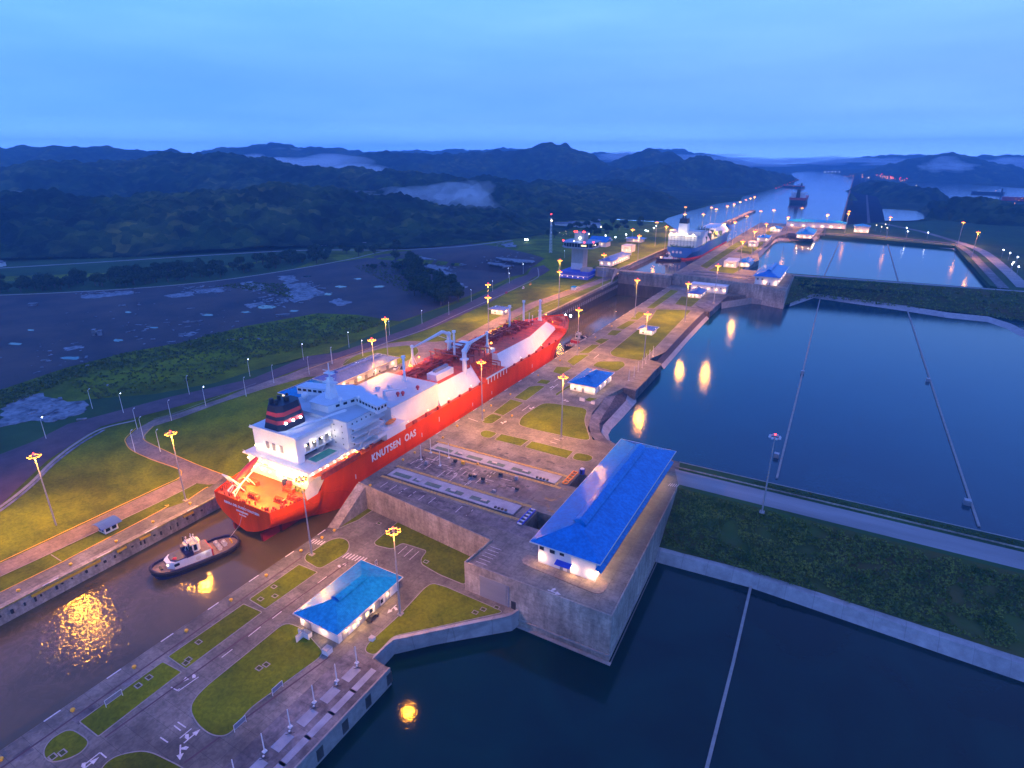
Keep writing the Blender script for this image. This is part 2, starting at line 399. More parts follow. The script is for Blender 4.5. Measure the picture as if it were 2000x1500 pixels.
def roofmat(nm_='blue_metal_roof', ca=(.003, .17, .47), cb=(.006, .225, .60)):
    m, t, b = nodes(nm_); l = t.links.new
    g = N(t, 'ShaderNodeNewGeometry')
    n = N(t, 'ShaderNodeTexNoise'); n.inputs['Scale'].default_value = .25; n.inputs['Detail'].default_value = 6; l(g.outputs['Position'], n.inputs['Vector'])
    r = ramp_node(t, [(.35, ca), (.7, cb)]); l(n.outputs['Fac'], r.inputs[0])
    nd = N(t, 'ShaderNodeTexNoise'); nd.inputs['Scale'].default_value = .9; nd.inputs['Detail'].default_value = 8; l(g.outputs['Position'], nd.inputs['Vector'])
    rd = ramp_node(t, [(.38, (.74, .76, .8)), (.6, (1.08, 1.06, 1.03))]); l(nd.outputs['Fac'], rd.inputs[0])
    xd = N(t, 'ShaderNodeMix', data_type='RGBA', blend_type='MULTIPLY'); xd.inputs[0].default_value = 1; l(r.outputs[0], xd.inputs[6]); l(rd.outputs[0], xd.inputs[7])
    b.inputs['Roughness'].default_value = .15; b.inputs['Specular IOR Level'].default_value = .35
    s = N(t, 'ShaderNodeSeparateXYZ'); l(g.outputs['Position'], s.inputs[0])
    # standing seams follow the roof planes: waves along x on end slopes, along y on the long ones
    nm = N(t, 'ShaderNodeSeparateXYZ'); l(g.outputs['True Normal'], nm.inputs[0])
    ax = N(t, 'ShaderNodeMath', operation='ABSOLUTE'); l(nm.outputs['X'], ax.inputs[0])
    ay = N(t, 'ShaderNodeMath', operation='ABSOLUTE'); l(nm.outputs['Y'], ay.inputs[0])
    gt = N(t, 'ShaderNodeMath', operation='GREATER_THAN'); l(ax.outputs[0], gt.inputs[0]); l(ay.outputs[0], gt.inputs[1])
    mx = N(t, 'ShaderNodeMix', data_type='FLOAT'); l(gt.outputs[0], mx.inputs[0]); l(s.outputs['X'], mx.inputs[2]); l(s.outputs['Y'], mx.inputs[3])
    fr = N(t, 'ShaderNodeMath', operation='MULTIPLY'); l(mx.outputs[0], fr.inputs[0]); fr.inputs[1].default_value = 2 * PI / .9
    sn = N(t, 'ShaderNodeMath', operation='SINE'); l(fr.outputs[0], sn.inputs[0])
    pw = N(t, 'ShaderNodeMath', operation='POWER'); ab = N(t, 'ShaderNodeMath', operation='ABSOLUTE'); l(sn.outputs[0], ab.inputs[0]); l(ab.outputs[0], pw.inputs[0]); pw.inputs[1].default_value = 8
    se = N(t, 'ShaderNodeMapRange'); l(pw.outputs[0], se.inputs[0]); se.inputs[1].default_value = .55; se.inputs[2].default_value = 1; se.inputs[3].default_value = 1; se.inputs[4].default_value = .72
    xs_ = N(t, 'ShaderNodeVectorMath', operation='SCALE'); l(xd.outputs[2], xs_.inputs[0]); l(se.outputs[0], xs_.inputs['Scale']); l(xs_.outputs[0], b.inputs['Base Color'])
    bp = N(t, 'ShaderNodeBump'); bp.inputs['Strength'].default_value = .3; bp.inputs['Distance'].default_value = .06
    l(pw.outputs[0], bp.inputs['Height']); l(bp.outputs[0], b.inputs['Normal'])
    return m
M['roof'] = roofmat()
M['roofd'] = roofmat('faded_blue_roof', (.07, .11, .34), (.10, .15, .42))
M['sodium'] = emis('sodium_lamp', (1, .34, .03), 8)
M['whitelamp'] = emis('white_lamp', (.8, .88, 1), 22)
M['warm'] = emis('warm_lamp', (1, .72, .4), 9)
M['redlamp'] = emis('red_lamp', (1, .03, .02), 14)
M['greylamp'] = mat('unlit_lamp', (.5, .52, .55), .4, var=.1, geo=False)
M['wlock'] = water('lock_water', (.080, .064, .026), .09, .13, .55, col2=(.120, .092, .038), dist=.35, cscale=.035,
                   hot=[(-203, 62, 34, 1), (-212, 84, 20, .55), (-196, 92, 14, .8), (-185, 55, 22, .5), (-186, 418, 26, .9), (-176, 380, 22, .8)])
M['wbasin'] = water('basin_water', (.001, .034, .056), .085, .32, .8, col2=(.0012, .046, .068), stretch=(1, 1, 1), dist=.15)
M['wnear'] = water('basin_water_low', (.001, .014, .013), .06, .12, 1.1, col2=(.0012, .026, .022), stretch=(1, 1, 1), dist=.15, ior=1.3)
M['wlake'] = water('lake_water', (.012, .03, .045), .11, .25, .3, col2=(.015, .04, .055), dist=.3)
M['wch'] = water('chamber_water', (.045, .034, .026), .08, .25, .6, col2=(.06, .046, .032), dist=.2)
# ---------------------------------------------------------------- terrain
LAKES = [PX(17, (1296, 432), (1304, 426), (1352, 411), (1400, 398), (1430, 394), (1446, 393), (1450, 384), (1500, 372), (1536, 363), (1562, 352), (1550, 345), (1545, 338), (1580, 334), (1612, 338), (1640, 342), (1668, 348), (1663, 368), (1645, 369), (1636, 374), (1645, 379), (1660, 379), (1655, 392), (1642, 440), (1490, 449), (1390, 460), (1330, 455)),
         PX(17, (1717, 408), (1750, 409), (1787, 412), (1825, 415), (1872, 416), (1861, 423), (1825, 428), (1775, 431), (1722, 431)),
         PX(17, (1772, 358), (1850, 356), (1905, 361), (2000, 368), (2300, 380), (2300, 404), (2060, 398), (1975, 391), (1945, 389), (1875, 387), (1869, 393), (1845, 391), (1825, 384), (1812, 378), (1780, 371))]
RIDGES = [  # (width, points (px, py, distance))
    (250, [(-250, 394, 1560), (0, 392, 1330), (130, 385, 1290), (280, 378, 1250), (420, 368, 1230), (560, 372, 1230), (640, 378, 1240), (740, 390, 1230), (820, 410, 1190), (870, 430, 1150), (930, 456, 1100)]),
    (420, [(-250, 338, 2350), (0, 335, 2250), (150, 323, 2200), (300, 316, 2200), (420, 311, 2150), (470, 322, 2100), (560, 334, 2000), (680, 343, 1900), (800, 350, 1850), (900, 354, 1800), (960, 362, 1750), (1010, 380, 1650)]),
    (750, [(-250, 301, 3900), (0, 297, 3800), (90, 292, 3700), (160, 297, 3600), (300, 306, 3500), (430, 316, 3300), (480, 330, 3100)]),
    (800, [(455, 305, 4700), (495, 293, 4700), (545, 287, 4700), (600, 292, 4700), (690, 299, 4700), (725, 312, 4700)]),
    (500, [(700, 330, 3300), (740, 312, 3300), (790, 307, 3300), (850, 313, 3300), (930, 303, 3400), (1000, 301, 3500)]),
    (330, [(1005, 306, 3300), (1040, 295, 3300), (1080, 289, 3300), (1110, 299, 3250), (1145, 324, 3100)]),
    (900, [(740, 300, 6500), (870, 296, 6500), (980, 294, 6500), (1150, 302, 7000), (1250, 303, 7000), (1300, 295, 7000), (1345, 301, 7000)]),
    (280, [(1190, 322, 3700), (1240, 304, 3700), (1268, 293, 3700), (1300, 308, 3600), (1345, 322, 3500)]),
    (200, [(1235, 334, 2800), (1290, 319, 2800), (1350, 307, 2900), (1400, 317, 3000), (1450, 329, 3150), (1500, 342, 3400)]),
    (190, [(980, 372, 2100), (1060, 362, 2200), (1130, 357, 2300), (1200, 358, 2250)]),
    (160, [(1090, 378, 1900), (1170, 370, 1850), (1240, 376, 1800)]),
    (1100, [(1545, 324, 7500), (1650, 321, 7500), (1720, 311, 7500), (1760, 305, 7500), (1810, 313, 7500)]),
    (450, [(1780, 334, 4600), (1815, 313, 4600), (1840, 303, 4600), (1866, 308, 4600), (1900, 320, 4600)]),
    (900, [(1880, 316, 6000), (1930, 307, 6000), (2000, 304, 6000), (2100, 302, 6000), (2350, 300, 6000)]),
    (80, [(1698, 358, 2700), (1730, 359, 2500), (1770, 366, 2350), (1808, 377, 2200)]),
    (60, [(1830, 399, 1750), (1850, 398, 1750)]),
    (100, [(1868, 402, 1600), (1895, 394, 1600), (1935, 396, 1600), (1965, 404, 1550)]),
    (24, [(1645, 376, 2150), (1665, 376, 2100)]),
]
RW = []
for w, pts in RIDGES:
    P = [UD(*p) for p in pts]
    RW.append((w, P))
def base_h(x, y):
    """ground height of the left bank and of the country beyond"""
    y0 = 11 * sstep(128, 205, y) + 11 * sstep(625, 700, y)
    x = min(x, -225.01)
    t = sstep(-240, -335, x) if y < 640 else sstep(-420, -640, x)
    far = 7.0 + 9 * sstep(800, 1400, y)
    h = y0 * (1 - t) + far * t
    h = h * (1 - sstep(1000, 1110, y)) + 16 * sstep(1000, 1110, y)
    # drain ditch beside the near road
    return h
xs = [-225, -233, -241, -249, -257, -265, -273, -281, -289, -297, -305, -315, -325, -335, -347, -360, -375, -390, -410, -430, -455, -480, -510, -545, -580, -620, -660, -700, -760, -830, -900, -980, -1060, -1150]
ys = [-150, -100, -60, -30, 0, 20, 35] + list(range(45, 700, 10)) + list(range(700, 1260, 20))
mb = MB()
gv = [(x, y, base_h(x, y)) for y in ys for x in xs]
nx = len(xs)
gf = [(j * nx + i + 1, j * nx + i, (j + 1) * nx + i, (j + 1) * nx + i + 1) for j in range(len(ys) - 1) for i in range(nx - 1)]
mb.add(gv, gf)
struct('ground', mb, M['grass'], smooth=True)

def gh(x, y):
    """height of the faceted ground mesh at x, y"""
    x = min(x, -225)
    if not (-1150 <= x <= -225 and ys[0] <= y <= ys[-1]): return max(base_h(x, y), 0)
    i = max(k for k in range(nx) if xs[k] >= x or k == 0); i = min(i, nx - 2)
    j = max(k for k in range(len(ys)) if ys[k] <= y or k == 0); j = min(j, len(ys) - 2)
    u = (x - xs[i]) / (xs[i + 1] - xs[i]); v = (y - ys[j]) / (ys[j + 1] - ys[j])
    a, b, c, d = (gv[(j) * nx + i][2], gv[j * nx + i + 1][2], gv[(j + 1) * nx + i][2], gv[(j + 1) * nx + i + 1][2])
    return (a * (1 - u) + b * u) * (1 - v) + (c * (1 - u) + d * u) * v
def G(px, py):
    """the point of the left-bank ground seen at a pixel"""
    z = 8.0
    for _ in range(14):
        p = U(px, py, z); z = .4 * z + .6 * gh(p.x, p.y)
    return U(px, py, z)
def GX(*pts): return [tuple(G(a, b)[:2]) for a, b in pts]
def drape(name, pts, off, m, thick=0, sm=True):
    """a sheet or low slab that follows the left-bank ground"""
    bm = bmesh.new()
    t = tessellate_polygon([[Vector((p[0], p[1], 0)) for p in pts]])
    vs = [bm.verts.new((p[0], p[1], 0)) for p in pts]
    for f in t:
        try: bm.faces.new([vs[i] for i in f])
        except ValueError: pass
    x0, x1 = min(p[0] for p in pts), max(p[0] for p in pts); y0, y1 = min(p[1] for p in pts), max(p[1] for p in pts)
    for x in xs:
        if x0 < x < x1: bmesh.ops.bisect_plane(bm, geom=bm.verts[:] + bm.edges[:] + bm.faces[:], plane_co=(x, 0, 0), plane_no=(1, 0, 0))
    for y in ys:
        if y0 < y < y1: bmesh.ops.bisect_plane(bm, geom=bm.verts[:] + bm.edges[:] + bm.faces[:], plane_co=(0, y, 0), plane_no=(0, 1, 0))
    bmesh.ops.bisect_plane(bm, geom=bm.verts[:] + bm.edges[:] + bm.faces[:], plane_co=(-225.55, 0, 0), plane_no=(1, 0, 0), clear_outer=True)
    bmesh.ops.triangulate(bm, faces=bm.faces[:])
    bmesh.ops.recalc_face_normals(bm, faces=bm.faces[:])
    for v in bm.verts: v.co.z = gh(v.co.x, v.co.y) + off
    bm.normal_update()
    if bm.faces and sum(f.normal.z for f in bm.faces) < 0: bmesh.ops.reverse_faces(bm, faces=bm.faces[:])
    me = bpy.data.meshes.new(name); bm.to_mesh(me); bm.free(); me.materials.append(m)
    if sm:
        for p in me.polygons: p.use_smooth = True
    o = bpy.data.objects.new(name, me); C.objects.link(o)
    return o
def ribbon(mb, pts, w, off):
    """a strip of width w along a 2D line over the ground, as faces of mb"""
    Q = []
    for a, b in zip(pts, pts[1:]):
        a, b = Vector(a[:2]), Vector(b[:2]); n = max(1, int((b - a).length / 7))
        Q += [a + (b - a) * k / n for k in range(n)]
    Q.append(Vector(pts[-1][:2]))
    A, B = [], []
    for i, p in enumerate(Q):
        d = (Q[min(i + 1, len(Q) - 1)] - Q[max(i - 1, 0)]).normalized(); n = Vector((-d.y, d.x)) * w / 2
        l, r = p + n, p - n
        z = max(gh(l.x, l.y), gh(r.x, r.y), gh(p.x, p.y)) + off
        A.append((l.x, l.y, z)); B.append((r.x, r.y, z))
    mb.loft(B, A)
    return mb
def smoothline(pts, k=6):
    """Catmull-Rom through 2D points"""
    P = [Vector(p[:2]) for p in pts]; P = [P[0] * 2 - P[1]] + P + [P[-1] * 2 - P[-2]]; o = []
    for i in range(1, len(P) - 2):
        for j in range(k):
            t = j / k; a, b, c, d = P[i - 1:i + 3]
            q = .5 * ((2 * b) + (c - a) * t + (2 * a - 5 * b + 4 * c - d) * t * t + (3 * b - a - 3 * c + d) * t ** 3)
            o.append((q.x, q.y))
    o.append(tuple(P[-2])); return o

# ---- wooded country beyond, one terrain with tree-crown relief
def terrain():
    na = 760
    rs = [330.0]
    while rs[-1] < 9300: rs.append(rs[-1] * (1.0042 if rs[-1] < 1700 else 1.006 if rs[-1] < 2800 else 1.011))
    az0, az1 = YAW + math.radians(50), YAW - math.radians(50)
    az = np.linspace(az0, az1, na)
    R_, A_ = np.meshgrid(np.array(rs), az, indexing='ij')
    X = -np.sin(A_) * R_; Y = np.cos(A_) * R_
    def ss(a, b, v):
        t = np.clip((v - a) / (b - a), 0, 1); return t * t * (3 - 2 * t)
    t = np.where(Y < 640, ss(-240, -335, X), ss(-420, -640, X))
    y0 = 11 * ss(128, 205, Y) + 11 * ss(625, 700, Y)
    far = 7.0 + 9 * ss(800, 1400, Y)
    H = y0 * (1 - t) + far * t
    k = ss(1000, 1110, Y); H = H * (1 - k) + 16 * k
    H = np.where(X > -225, 15.5, H)
    F = np.zeros_like(H)
    for w, P in RW:
        best = np.zeros_like(H)
        for a, b in zip(P, P[1:]):
            d = b - a; L2 = d.x ** 2 + d.y ** 2
            s = np.clip(((X - a.x) * d.x + (Y - a.y) * d.y) / L2, 0, 1)
            D = np.hypot(X - a.x - s * d.x, Y - a.y - s * d.y) / w
            z = a.z + s * d.z
            f = np.clip(1 - D * D, 0, 1) ** 1.6
            best = np.maximum(best, f * (z - 14))
        F = np.maximum(F, best) + .12 * np.minimum(F, best)
    # low rolling ground on the left, behind the yard
    roll = ss(-420, -900, X) * ss(560, 900, R_)
    lake = np.ones_like(H)
    nr, nc = H.shape
    bump = np.zeros_like(H)
    for i in range(nr):
        r = rs[i]
        if r > 9000: continue
        sc = 17 if r < 1700 else (24 if r < 3000 else 46)
        am = 12.0 if r < 1700 else (13 if r < 3000 else 16)
        for j in range(nc):
            x, y, f = X[i, j], Y[i, j], F[i, j]
            wood = min(1, f / 9)
            rr = roll[i, j]
            if wood <= 0 and rr <= 0: continue
            n = noise.noise((x / 190, y / 190, 3.3)); n2 = noise.noise((x / 62, y / 62, 7.7))
            big = noise.noise((x / 420, y / 420, 1.2))
            if wood > 0:
                v = noise.voronoi((x / sc, y / sc, 0))[0][0]
                bump[i, j] += wood * (am * (1 - min(1, v * 1.15)) + am * .9 * n2 + f * (.10 * n + .10 * big))
            if rr > 0:
                bump[i, j] += rr * max(0, 8 * n + 5 * n2 + 3)
    H = H + F + bump
    for lk in LAKES:
        ins = np.zeros(H.shape, bool)
        for (ax, ay), (bx_, by_) in zip(lk, lk[1:] + lk[:1]):
            if ay == by_: continue
            c_ = ((ay > Y) != (by_ > Y)) & (X < (bx_ - ax) * (Y - ay) / (by_ - ay) + ax); ins ^= c_
        H = np.where(ins, np.minimum(H, 14.5), H)
    vs = np.stack([X, Y, H], -1).reshape(-1, 3)
    fs = []
    for i in range(nr - 1):
        for j in range(nc - 1):
            x, y = X[i, j], Y[i, j]
            if -1140 < x < -215 and y < 1240 and F[i, j] < .5: continue
            if x >= -215 and y < 1235 and x < 1500: continue
            a = i * nc + j
            fs.append((a, a + 1, a + nc + 1, a + nc))
    me = bpy.data.meshes.new('hills'); me.from_pydata(vs.tolist(), [], [tuple(reversed(f)) for f in fs])
    for p in me.polygons: p.use_smooth = True
    m, t_, b = nodes('forest_canopy'); l = t_.links.new
    g = N(t_, 'ShaderNodeNewGeometry')
    n1 = N(t_, 'ShaderNodeTexNoise'); n1.inputs['Scale'].default_value = .0045; n1.inputs['Detail'].default_value = 8; l(g.outputs['Position'], n1.inputs['Vector'])
    r1 = ramp_node(t_, [(.36, (.008, .019, .011)), (.5, (.014, .030, .014)), (.64, (.035, .05, .02))]); l(n1.outputs['Fac'], r1.inputs[0])
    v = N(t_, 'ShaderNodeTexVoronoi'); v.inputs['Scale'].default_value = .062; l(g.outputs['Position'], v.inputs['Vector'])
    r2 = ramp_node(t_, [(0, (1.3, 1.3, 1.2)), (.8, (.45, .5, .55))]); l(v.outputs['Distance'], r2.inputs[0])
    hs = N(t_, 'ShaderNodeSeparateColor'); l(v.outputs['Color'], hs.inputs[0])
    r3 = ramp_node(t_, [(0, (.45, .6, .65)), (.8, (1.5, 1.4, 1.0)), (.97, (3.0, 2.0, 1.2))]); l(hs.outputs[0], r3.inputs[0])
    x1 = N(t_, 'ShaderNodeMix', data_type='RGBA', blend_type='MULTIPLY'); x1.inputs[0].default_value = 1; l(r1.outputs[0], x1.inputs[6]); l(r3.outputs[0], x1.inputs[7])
    n5 = N(t_, 'ShaderNodeTexNoise'); n5.inputs['Scale'].default_value = .02; n5.inputs['Detail'].default_value = 8; l(g.outputs['Position'], n5.inputs['Vector']); r5 = ramp_node(t_, [(.38, (.55, .6, .7)), (.6, (1.7, 1.6, 1.2))]); l(n5.outputs['Fac'], r5.inputs[0])
    x5 = N(t_, 'ShaderNodeMix', data_type='RGBA', blend_type='MULTIPLY'); x5.inputs[0].default_value = 1; l(x1.outputs[2], x5.inputs[6]); l(r5.outputs[0], x5.inputs[7])
    l(x5.outputs[2], b.inputs['Base Color']); b.inputs['Roughness'].default_value = .95; b.inputs['Specular IOR Level'].default_value = .08
    n2 = N(t_, 'ShaderNodeTexNoise'); n2.inputs['Scale'].default_value = .35; n2.inputs['Detail'].default_value = 5; l(g.outputs['Position'], n2.inputs['Vector'])
    bp = N(t_, 'ShaderNodeBump'); bp.inputs['Distance'].default_value = 2.5; bp.inputs['Strength'].default_value = .9; l(n2.outputs['Fac'], bp.inputs['Height']); l(bp.outputs[0], b.inputs['Normal'])
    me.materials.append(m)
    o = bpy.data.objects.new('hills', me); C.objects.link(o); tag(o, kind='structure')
terrain()

# ---------------------------------------------------------------- water
LX, RX = -225.5, -165.5     # faces of the lock walls
Z0, Z1, Z2 = 0.0, 11.0, 22.0
mb = MB().poly([(LX - 3, -200), (RX + 3, -200), (RX + 3, 646), (LX - 3, 646)], -6.0); struct('lock_water', mb, M['wlock'])
mb = MB().poly([(LX - 3, 640), (RX + 3, 640), (RX + 3, 1300), (LX - 3, 1300)], 17.02); struct('chamber_water', mb, M['wch'])
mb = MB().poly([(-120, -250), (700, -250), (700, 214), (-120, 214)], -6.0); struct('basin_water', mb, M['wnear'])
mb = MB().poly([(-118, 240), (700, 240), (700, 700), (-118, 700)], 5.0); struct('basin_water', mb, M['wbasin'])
mb = MB().poly(PX(16, (1450, 548), (2020, 590), (1930, 560), (1862, 483), (1600, 455), (1497, 462), (1455, 540)), 16.0); struct('basin_water', mb, M['wbasin'])
lake = PX(17, (1296, 432), (1304, 426), (1352, 411), (1400, 398), (1430, 394), (1446, 393), (1450, 384), (1500, 372), (1536, 363), (1562, 352), (1550, 345), (1545, 338), (1580, 334), (1612, 338), (1640, 342), (1668, 348), (1655, 392), (1642, 440), (1490, 449), (1390, 460), (1330, 455))
mb = MB().poly(lake, 17.0); struct('lake_water', mb, M['wlake'])
mb = MB().poly(PX(17, (1717, 408), (1750, 409), (1787, 412), (1825, 415), (1872, 416), (1861, 423), (1825, 428), (1775, 431), (1722, 431)), 17.0); struct('lake_water', mb, M['wlake'])
mb = MB().poly(PX(17, (1772, 358), (1850, 356), (1905, 361), (2000, 368), (2300, 380), (2300, 404), (2060, 398), (1975, 391), (1945, 389), (1875, 387), (1869, 393), (1845, 391), (1825, 384), (1812, 378), (1780, 371)), 17.0); struct('lake_water', mb, M['wlake'])

# ---------------------------------------------------------------- lock walls and land of the middle and right side
def level_zone(name, outer, z0, z1, m, holes=()):
    mb = MB().prism(outer, z0, z1, holes); return struct(name, mb, m)
# near island, level 0
near_isl = [(RX, -200), (-97.2, -200), (-97.2, 98.6)] + PX(0, (729, 1284), (768, 1247), (849, 1230), (1000, 1199), (1016, 1187)) + [(-76, 150), (-90, 170), (RX, 170)]
level_zone('pavement', near_isl, -9, Z0, M['pave'])
# platform and middle island, level 11, with the two open pits at the gate recesses
pits = [PX(Z1, (1026, 1026), (1050, 997), (1080, 1006), (1060, 1037)), PX(Z1, (1090, 957), (1112, 933), (1140, 941), (1116, 968))]
def quad(x0, x1, y0, y1): return [(x0, y0), (x1, y0), (x1, y1), (x0, y1)]
PIT = [quad(-89.5, -79.5, 167.5, 178.5), quad(-87, -77.5, 202.5, 214)]
mid = [(RX + .2, 160.8), (-150, 159.3), (-94.8, 153.4), (-96.2, 138.4), (-44.2, 138.6), (-47.5, 226.5), (-52, 246), (-84, 247)]
mid += PX(Z1, (1158, 858), (1148, 836), (1157, 806), (1184, 774), (1209, 762), (1217, 757)) + [(-104, 325), (-97.6, 321), (-98.4, 376), (-108.5, 381)]
mid += PX(Z1, (1300, 687), (1352, 631), (1376, 608)) + [(-104, 537), (-101.7, 588), (-101.5, 611)] + [(-86, 627), (-50, 611), (-50, 700), (RX, 700)]
level_zone('pavement', mid, -9, Z1, M['pave'], PIT)
mb = MB()
for q in PIT: mb.poly(q, -2)
struct('pit_water', mb, M['wbasin'])
# upper level 22: platform by the second valve building, upper island, right bank
up = [(RX, 646), (-100, 632), (-86.3, 626.3), (-49.3, 608.8), (-51, 700), (-58, 712), (-110, 712)] + PX(Z2, (1483, 508), (1480, 492), (1503, 474), (1514, 463), (1540, 455), (1600, 458)) + [(-52, 1262), (RX, 1262)]
level_zone('pavement', up, 2, Z2, M['pave'])
# right bank behind the upper basin, as flat land with a lip towards the water
rb = PX(20, (1600, 458), (1865, 481), (1934, 558), (2000, 571)) + [(900, 730), (3500, 760), (3500, 1400)] + PX(20, (2100, 437), (1861, 425), (1825, 431), (1775, 434), (1722, 434), (1643, 440), (1560, 447)) + [(-150, 1262), (-52, 1262)]
level_zone('ground', rb, 12, 20.0, M['field'])
# left lock wall
mb = MB().box(LX - 2.2, LX, -200, 129, -12, Z0 + .12)
for k in range(20):
    ya, yb = 129 + k * 3.85, 132.85 + k * 3.85
    za, zc = base_h(-226, ya), base_h(-226, yb)
    mb.add([(LX - 2.2, ya, -12), (LX, ya, -12), (LX, yb, -12), (LX - 2.2, yb, -12), (LX - 2.2, ya, za + .12), (LX, ya, za + .12), (LX, yb, zc + .12), (LX - 2.2, yb, zc + .12)], [(4, 5, 6, 7), (1, 2, 6, 5), (3, 0, 4, 7)])
mb.box(LX - 2.2, LX, 206, 648, -12, Z1 + .1)
mb.box(LX - 2.2, LX, 648, 1300, -12, Z2 + .1)
o = mb.build('lock_wall', M['wall_y']); tag(o, 'long concrete wall of the lock along its left side, topped by a quay', 'wall')
mb = MB()
for x0, x1 in ((RX, RX + .25), (LX - .25, LX)):
    mb.box(x0 - (.05 if x0 < -200 else .05), x1 + .05, 206, 646, -8, 8.6)
o = mb.build('wet_band', M['wet'], bpy.data.objects['lock_wall'])
# fenders on the far left wall
mb = MB()
for k in range(44):
    y = 438 + k * 4.7
    mb.box(LX, LX + .5, y, y + 1.6, 2.0, 5.2)
mb.build('wall_fenders', M['steel'], bpy.data.objects['lock_wall'])
# approach walls at the far end
mb = MB().box(-231, -221, 1262, 1575, 10, 20.5)
o = mb.build('approach_wall', M['wall_y']); tag(o, 'long low concrete jetty reaching into the lake beyond the blue ship', 'jetty')
# gates
def gate(x0, x1, y0, y1, zt, lab):
    t = thing('lock_gate', ((x0 + x1) / 2, y0, -6), lab, 'lock gate', 'rolling lock gates')
    MB().box(x0, x1, y0, y1, -8, zt).build('leaf', M['wall'], t)
    MB().box(x0, x1, y0 - .25, y0 - .01, -6.5, 7).build('wet_face', M['wet'], t)
    mb = MB()
    for k in range(15):
        x = x0 + (x1 - x0) * (k + .5) / 15; mb.box(x - .08, x + .08, y0 + .3, y0 + .46, zt, zt + 1.1)
    mb.box(x0, x1, y0 + .34, y0 + .42, zt + 1.05, zt + 1.12); mb.build('railing', M['steel'], t)
    return t
gate(LX, RX, 641, 650, 20.6, 'tall brown concrete gate closing the far end of the middle lock chamber')

# ---- platform 1 details (z = 11)
def gate_top(y0, y1, x0, x1, lab):
    t = thing('lock_gate', ((x0 + x1) / 2, (y0 + y1) / 2, Z1), lab, 'lock gate', 'rolling lock gates')
    w = y1 - y0
    MB().box(x0, x1, y0, y1, Z1 - 3, Z1 + .35).build('deck', M['gate'], t)
    mb = MB()
    for a, b in ((.03, .17), (.2, .25), (.3, .42), (.47, .60), (.66, .8)):
        xa, xb = x0 + (x1 - x0) * a, x0 + (x1 - x0) * b
        mb.box(xa, xb, y0 + w * .2, y0 + w * .55, Z1 + .35, Z1 + .42)
    mb.build('hatch_panels', M['gateg'], t)
    for a in (.22, .5, .74):
        xa = x0 + (x1 - x0) * a; MB().box(xa, xa + 2.6, y0 + w * .3, y0 + w * .5, Z1 + .42, Z1 + .75).build('hatch_cover', M['steel'], t)
    for k in range(4):
        xa = x0 + (x1 - x0) * (.86 + k * .025); MB().box(xa, xa + .8, y0 + .3, y0 + 1.2, Z1 + .35, Z1 + .9).build('vent_box', M['dark'], t)
    mb = MB()
    for yy in (y0 - .18, y1 + .02): mb.box(x0 - 2, x1 + 1.4, yy - .5, yy + .6, Z1 + .004, Z1 + .05)
    mb.box(x1, x1 + .8, y0, y1, Z1 + .006, Z1 + .06)
    mb.build('slot_edge', M['dark'], t)
    mb = MB()
    for yy in (y0 - 2.4, y1 + .9): mb.box(x0 - 2, x1 + 3.5, yy, yy + 1.5, Z1 + .012, Z1 + .03)
    mb.build('hazard_strip', M['paint_y'], t)
    return t
gate_top(171.6, 178.6, -159, -96.5, 'grey gate lying in its recess, the one nearer the camera, with green hatches')
gate_top(200.5, 207.5, -158, -92.5, 'grey gate lying in its recess, the one nearer the grass lawns, with green hatches')
for (x0, y0, y1, mt, lab) in ((-92.6, 167.5, 178.5, 'bluewall', 'blue steel frame over the nearer dark pit'), (-90.2, 202.5, 214, 'orange', 'orange steel frame over the farther dark pit')):
    t = thing('steel_frame', (x0, y0, Z1), lab + ' beside the big blue-roofed hall', 'frame')
    mb = MB(); mb.box(x0, x0 + .35, y0, y1, Z1 + .1, Z1 + .6); mb.box(x0 + 2.1, x0 + 2.45, y0, y1, Z1 + .1, Z1 + .6); mb.build('rail', M[mt], t)
    for k in range(6):
        y = y0 + (y1 - y0) * k / 5; MB().box(x0 + .35, x0 + 2.1, y - .25, y + .25, Z1 + .1, Z1 + .5).build('crosspiece', M['steelw' if mt == 'bluewall' else 'orange'], t)
# stained pavement between gates and parking lines
mb = MB().poly(quad(-158, -97, 181.8, 197.6), Z1 + .008).poly(quad(-158, -80, 161, 168), Z1 + .008); struct('pavement', mb, M['pave_d'])
mb = MB()
for i in range(34):
    y = random.uniform(182.5, 195); x = random.uniform(-157, -100)
    mb.cbox(x, y, random.uniform(2, 6.5), .2, Z1 + .012, Z1 + .02, random.choice((PI / 2, PI / 2, .05)))
for i in range(8): mb.cbox(-155 + i * 5.0 + (i > 5) * 8, 164.8, .2, 5, Z1 + .012, Z1 + .02)
for i in range(7): mb.cbox(-91.5, 150.5 - i * 1.9, 4.5, .15, Z1 + .012, Z1 + .02)
struct('road_markings', mb, M['paint_w'])
mb = MB(); gr_ = random.Random(31)
for (xa, xb, ya, yb, n_) in ((-158, -100, 182.5, 196.5, 70), (-98, -82, 180, 200, 16), (-156, -98, 162, 168, 18), (-150, -96, 211, 218, 14)):
    for _ in range(n_):
        x = gr_.uniform(xa, xb); y = gr_.uniform(ya, yb); mb.cbox(x, y, gr_.uniform(.5, 3.4), gr_.uniform(.3, 1.6), Z1 + .01, Z1 + .035, gr_.choice((0, 0, PI / 2)))
struct('drain_cover', mb, M['dark'])
for i_ in range(12):
    x = gr_.uniform(-156, -104); y = gr_.choice((182.8, 196, 189)) + gr_.uniform(-.8, .8); t = thing('deck_box', (x, y, Z1), 'small machinery box standing on the paving between the two stowed gates', 'box', 'machinery boxes between the gates')
    MB().box(-.7, .7, -.5, .5, 0, gr_.uniform(.7, 1.5)).build('case', M[gr_.choice(('steel', 'bell', 'dark'))], t, local=True); MB().box(-.75, .75, -.55, .55, -.02, .12).build('plinth', M['kerb'], t, local=True)
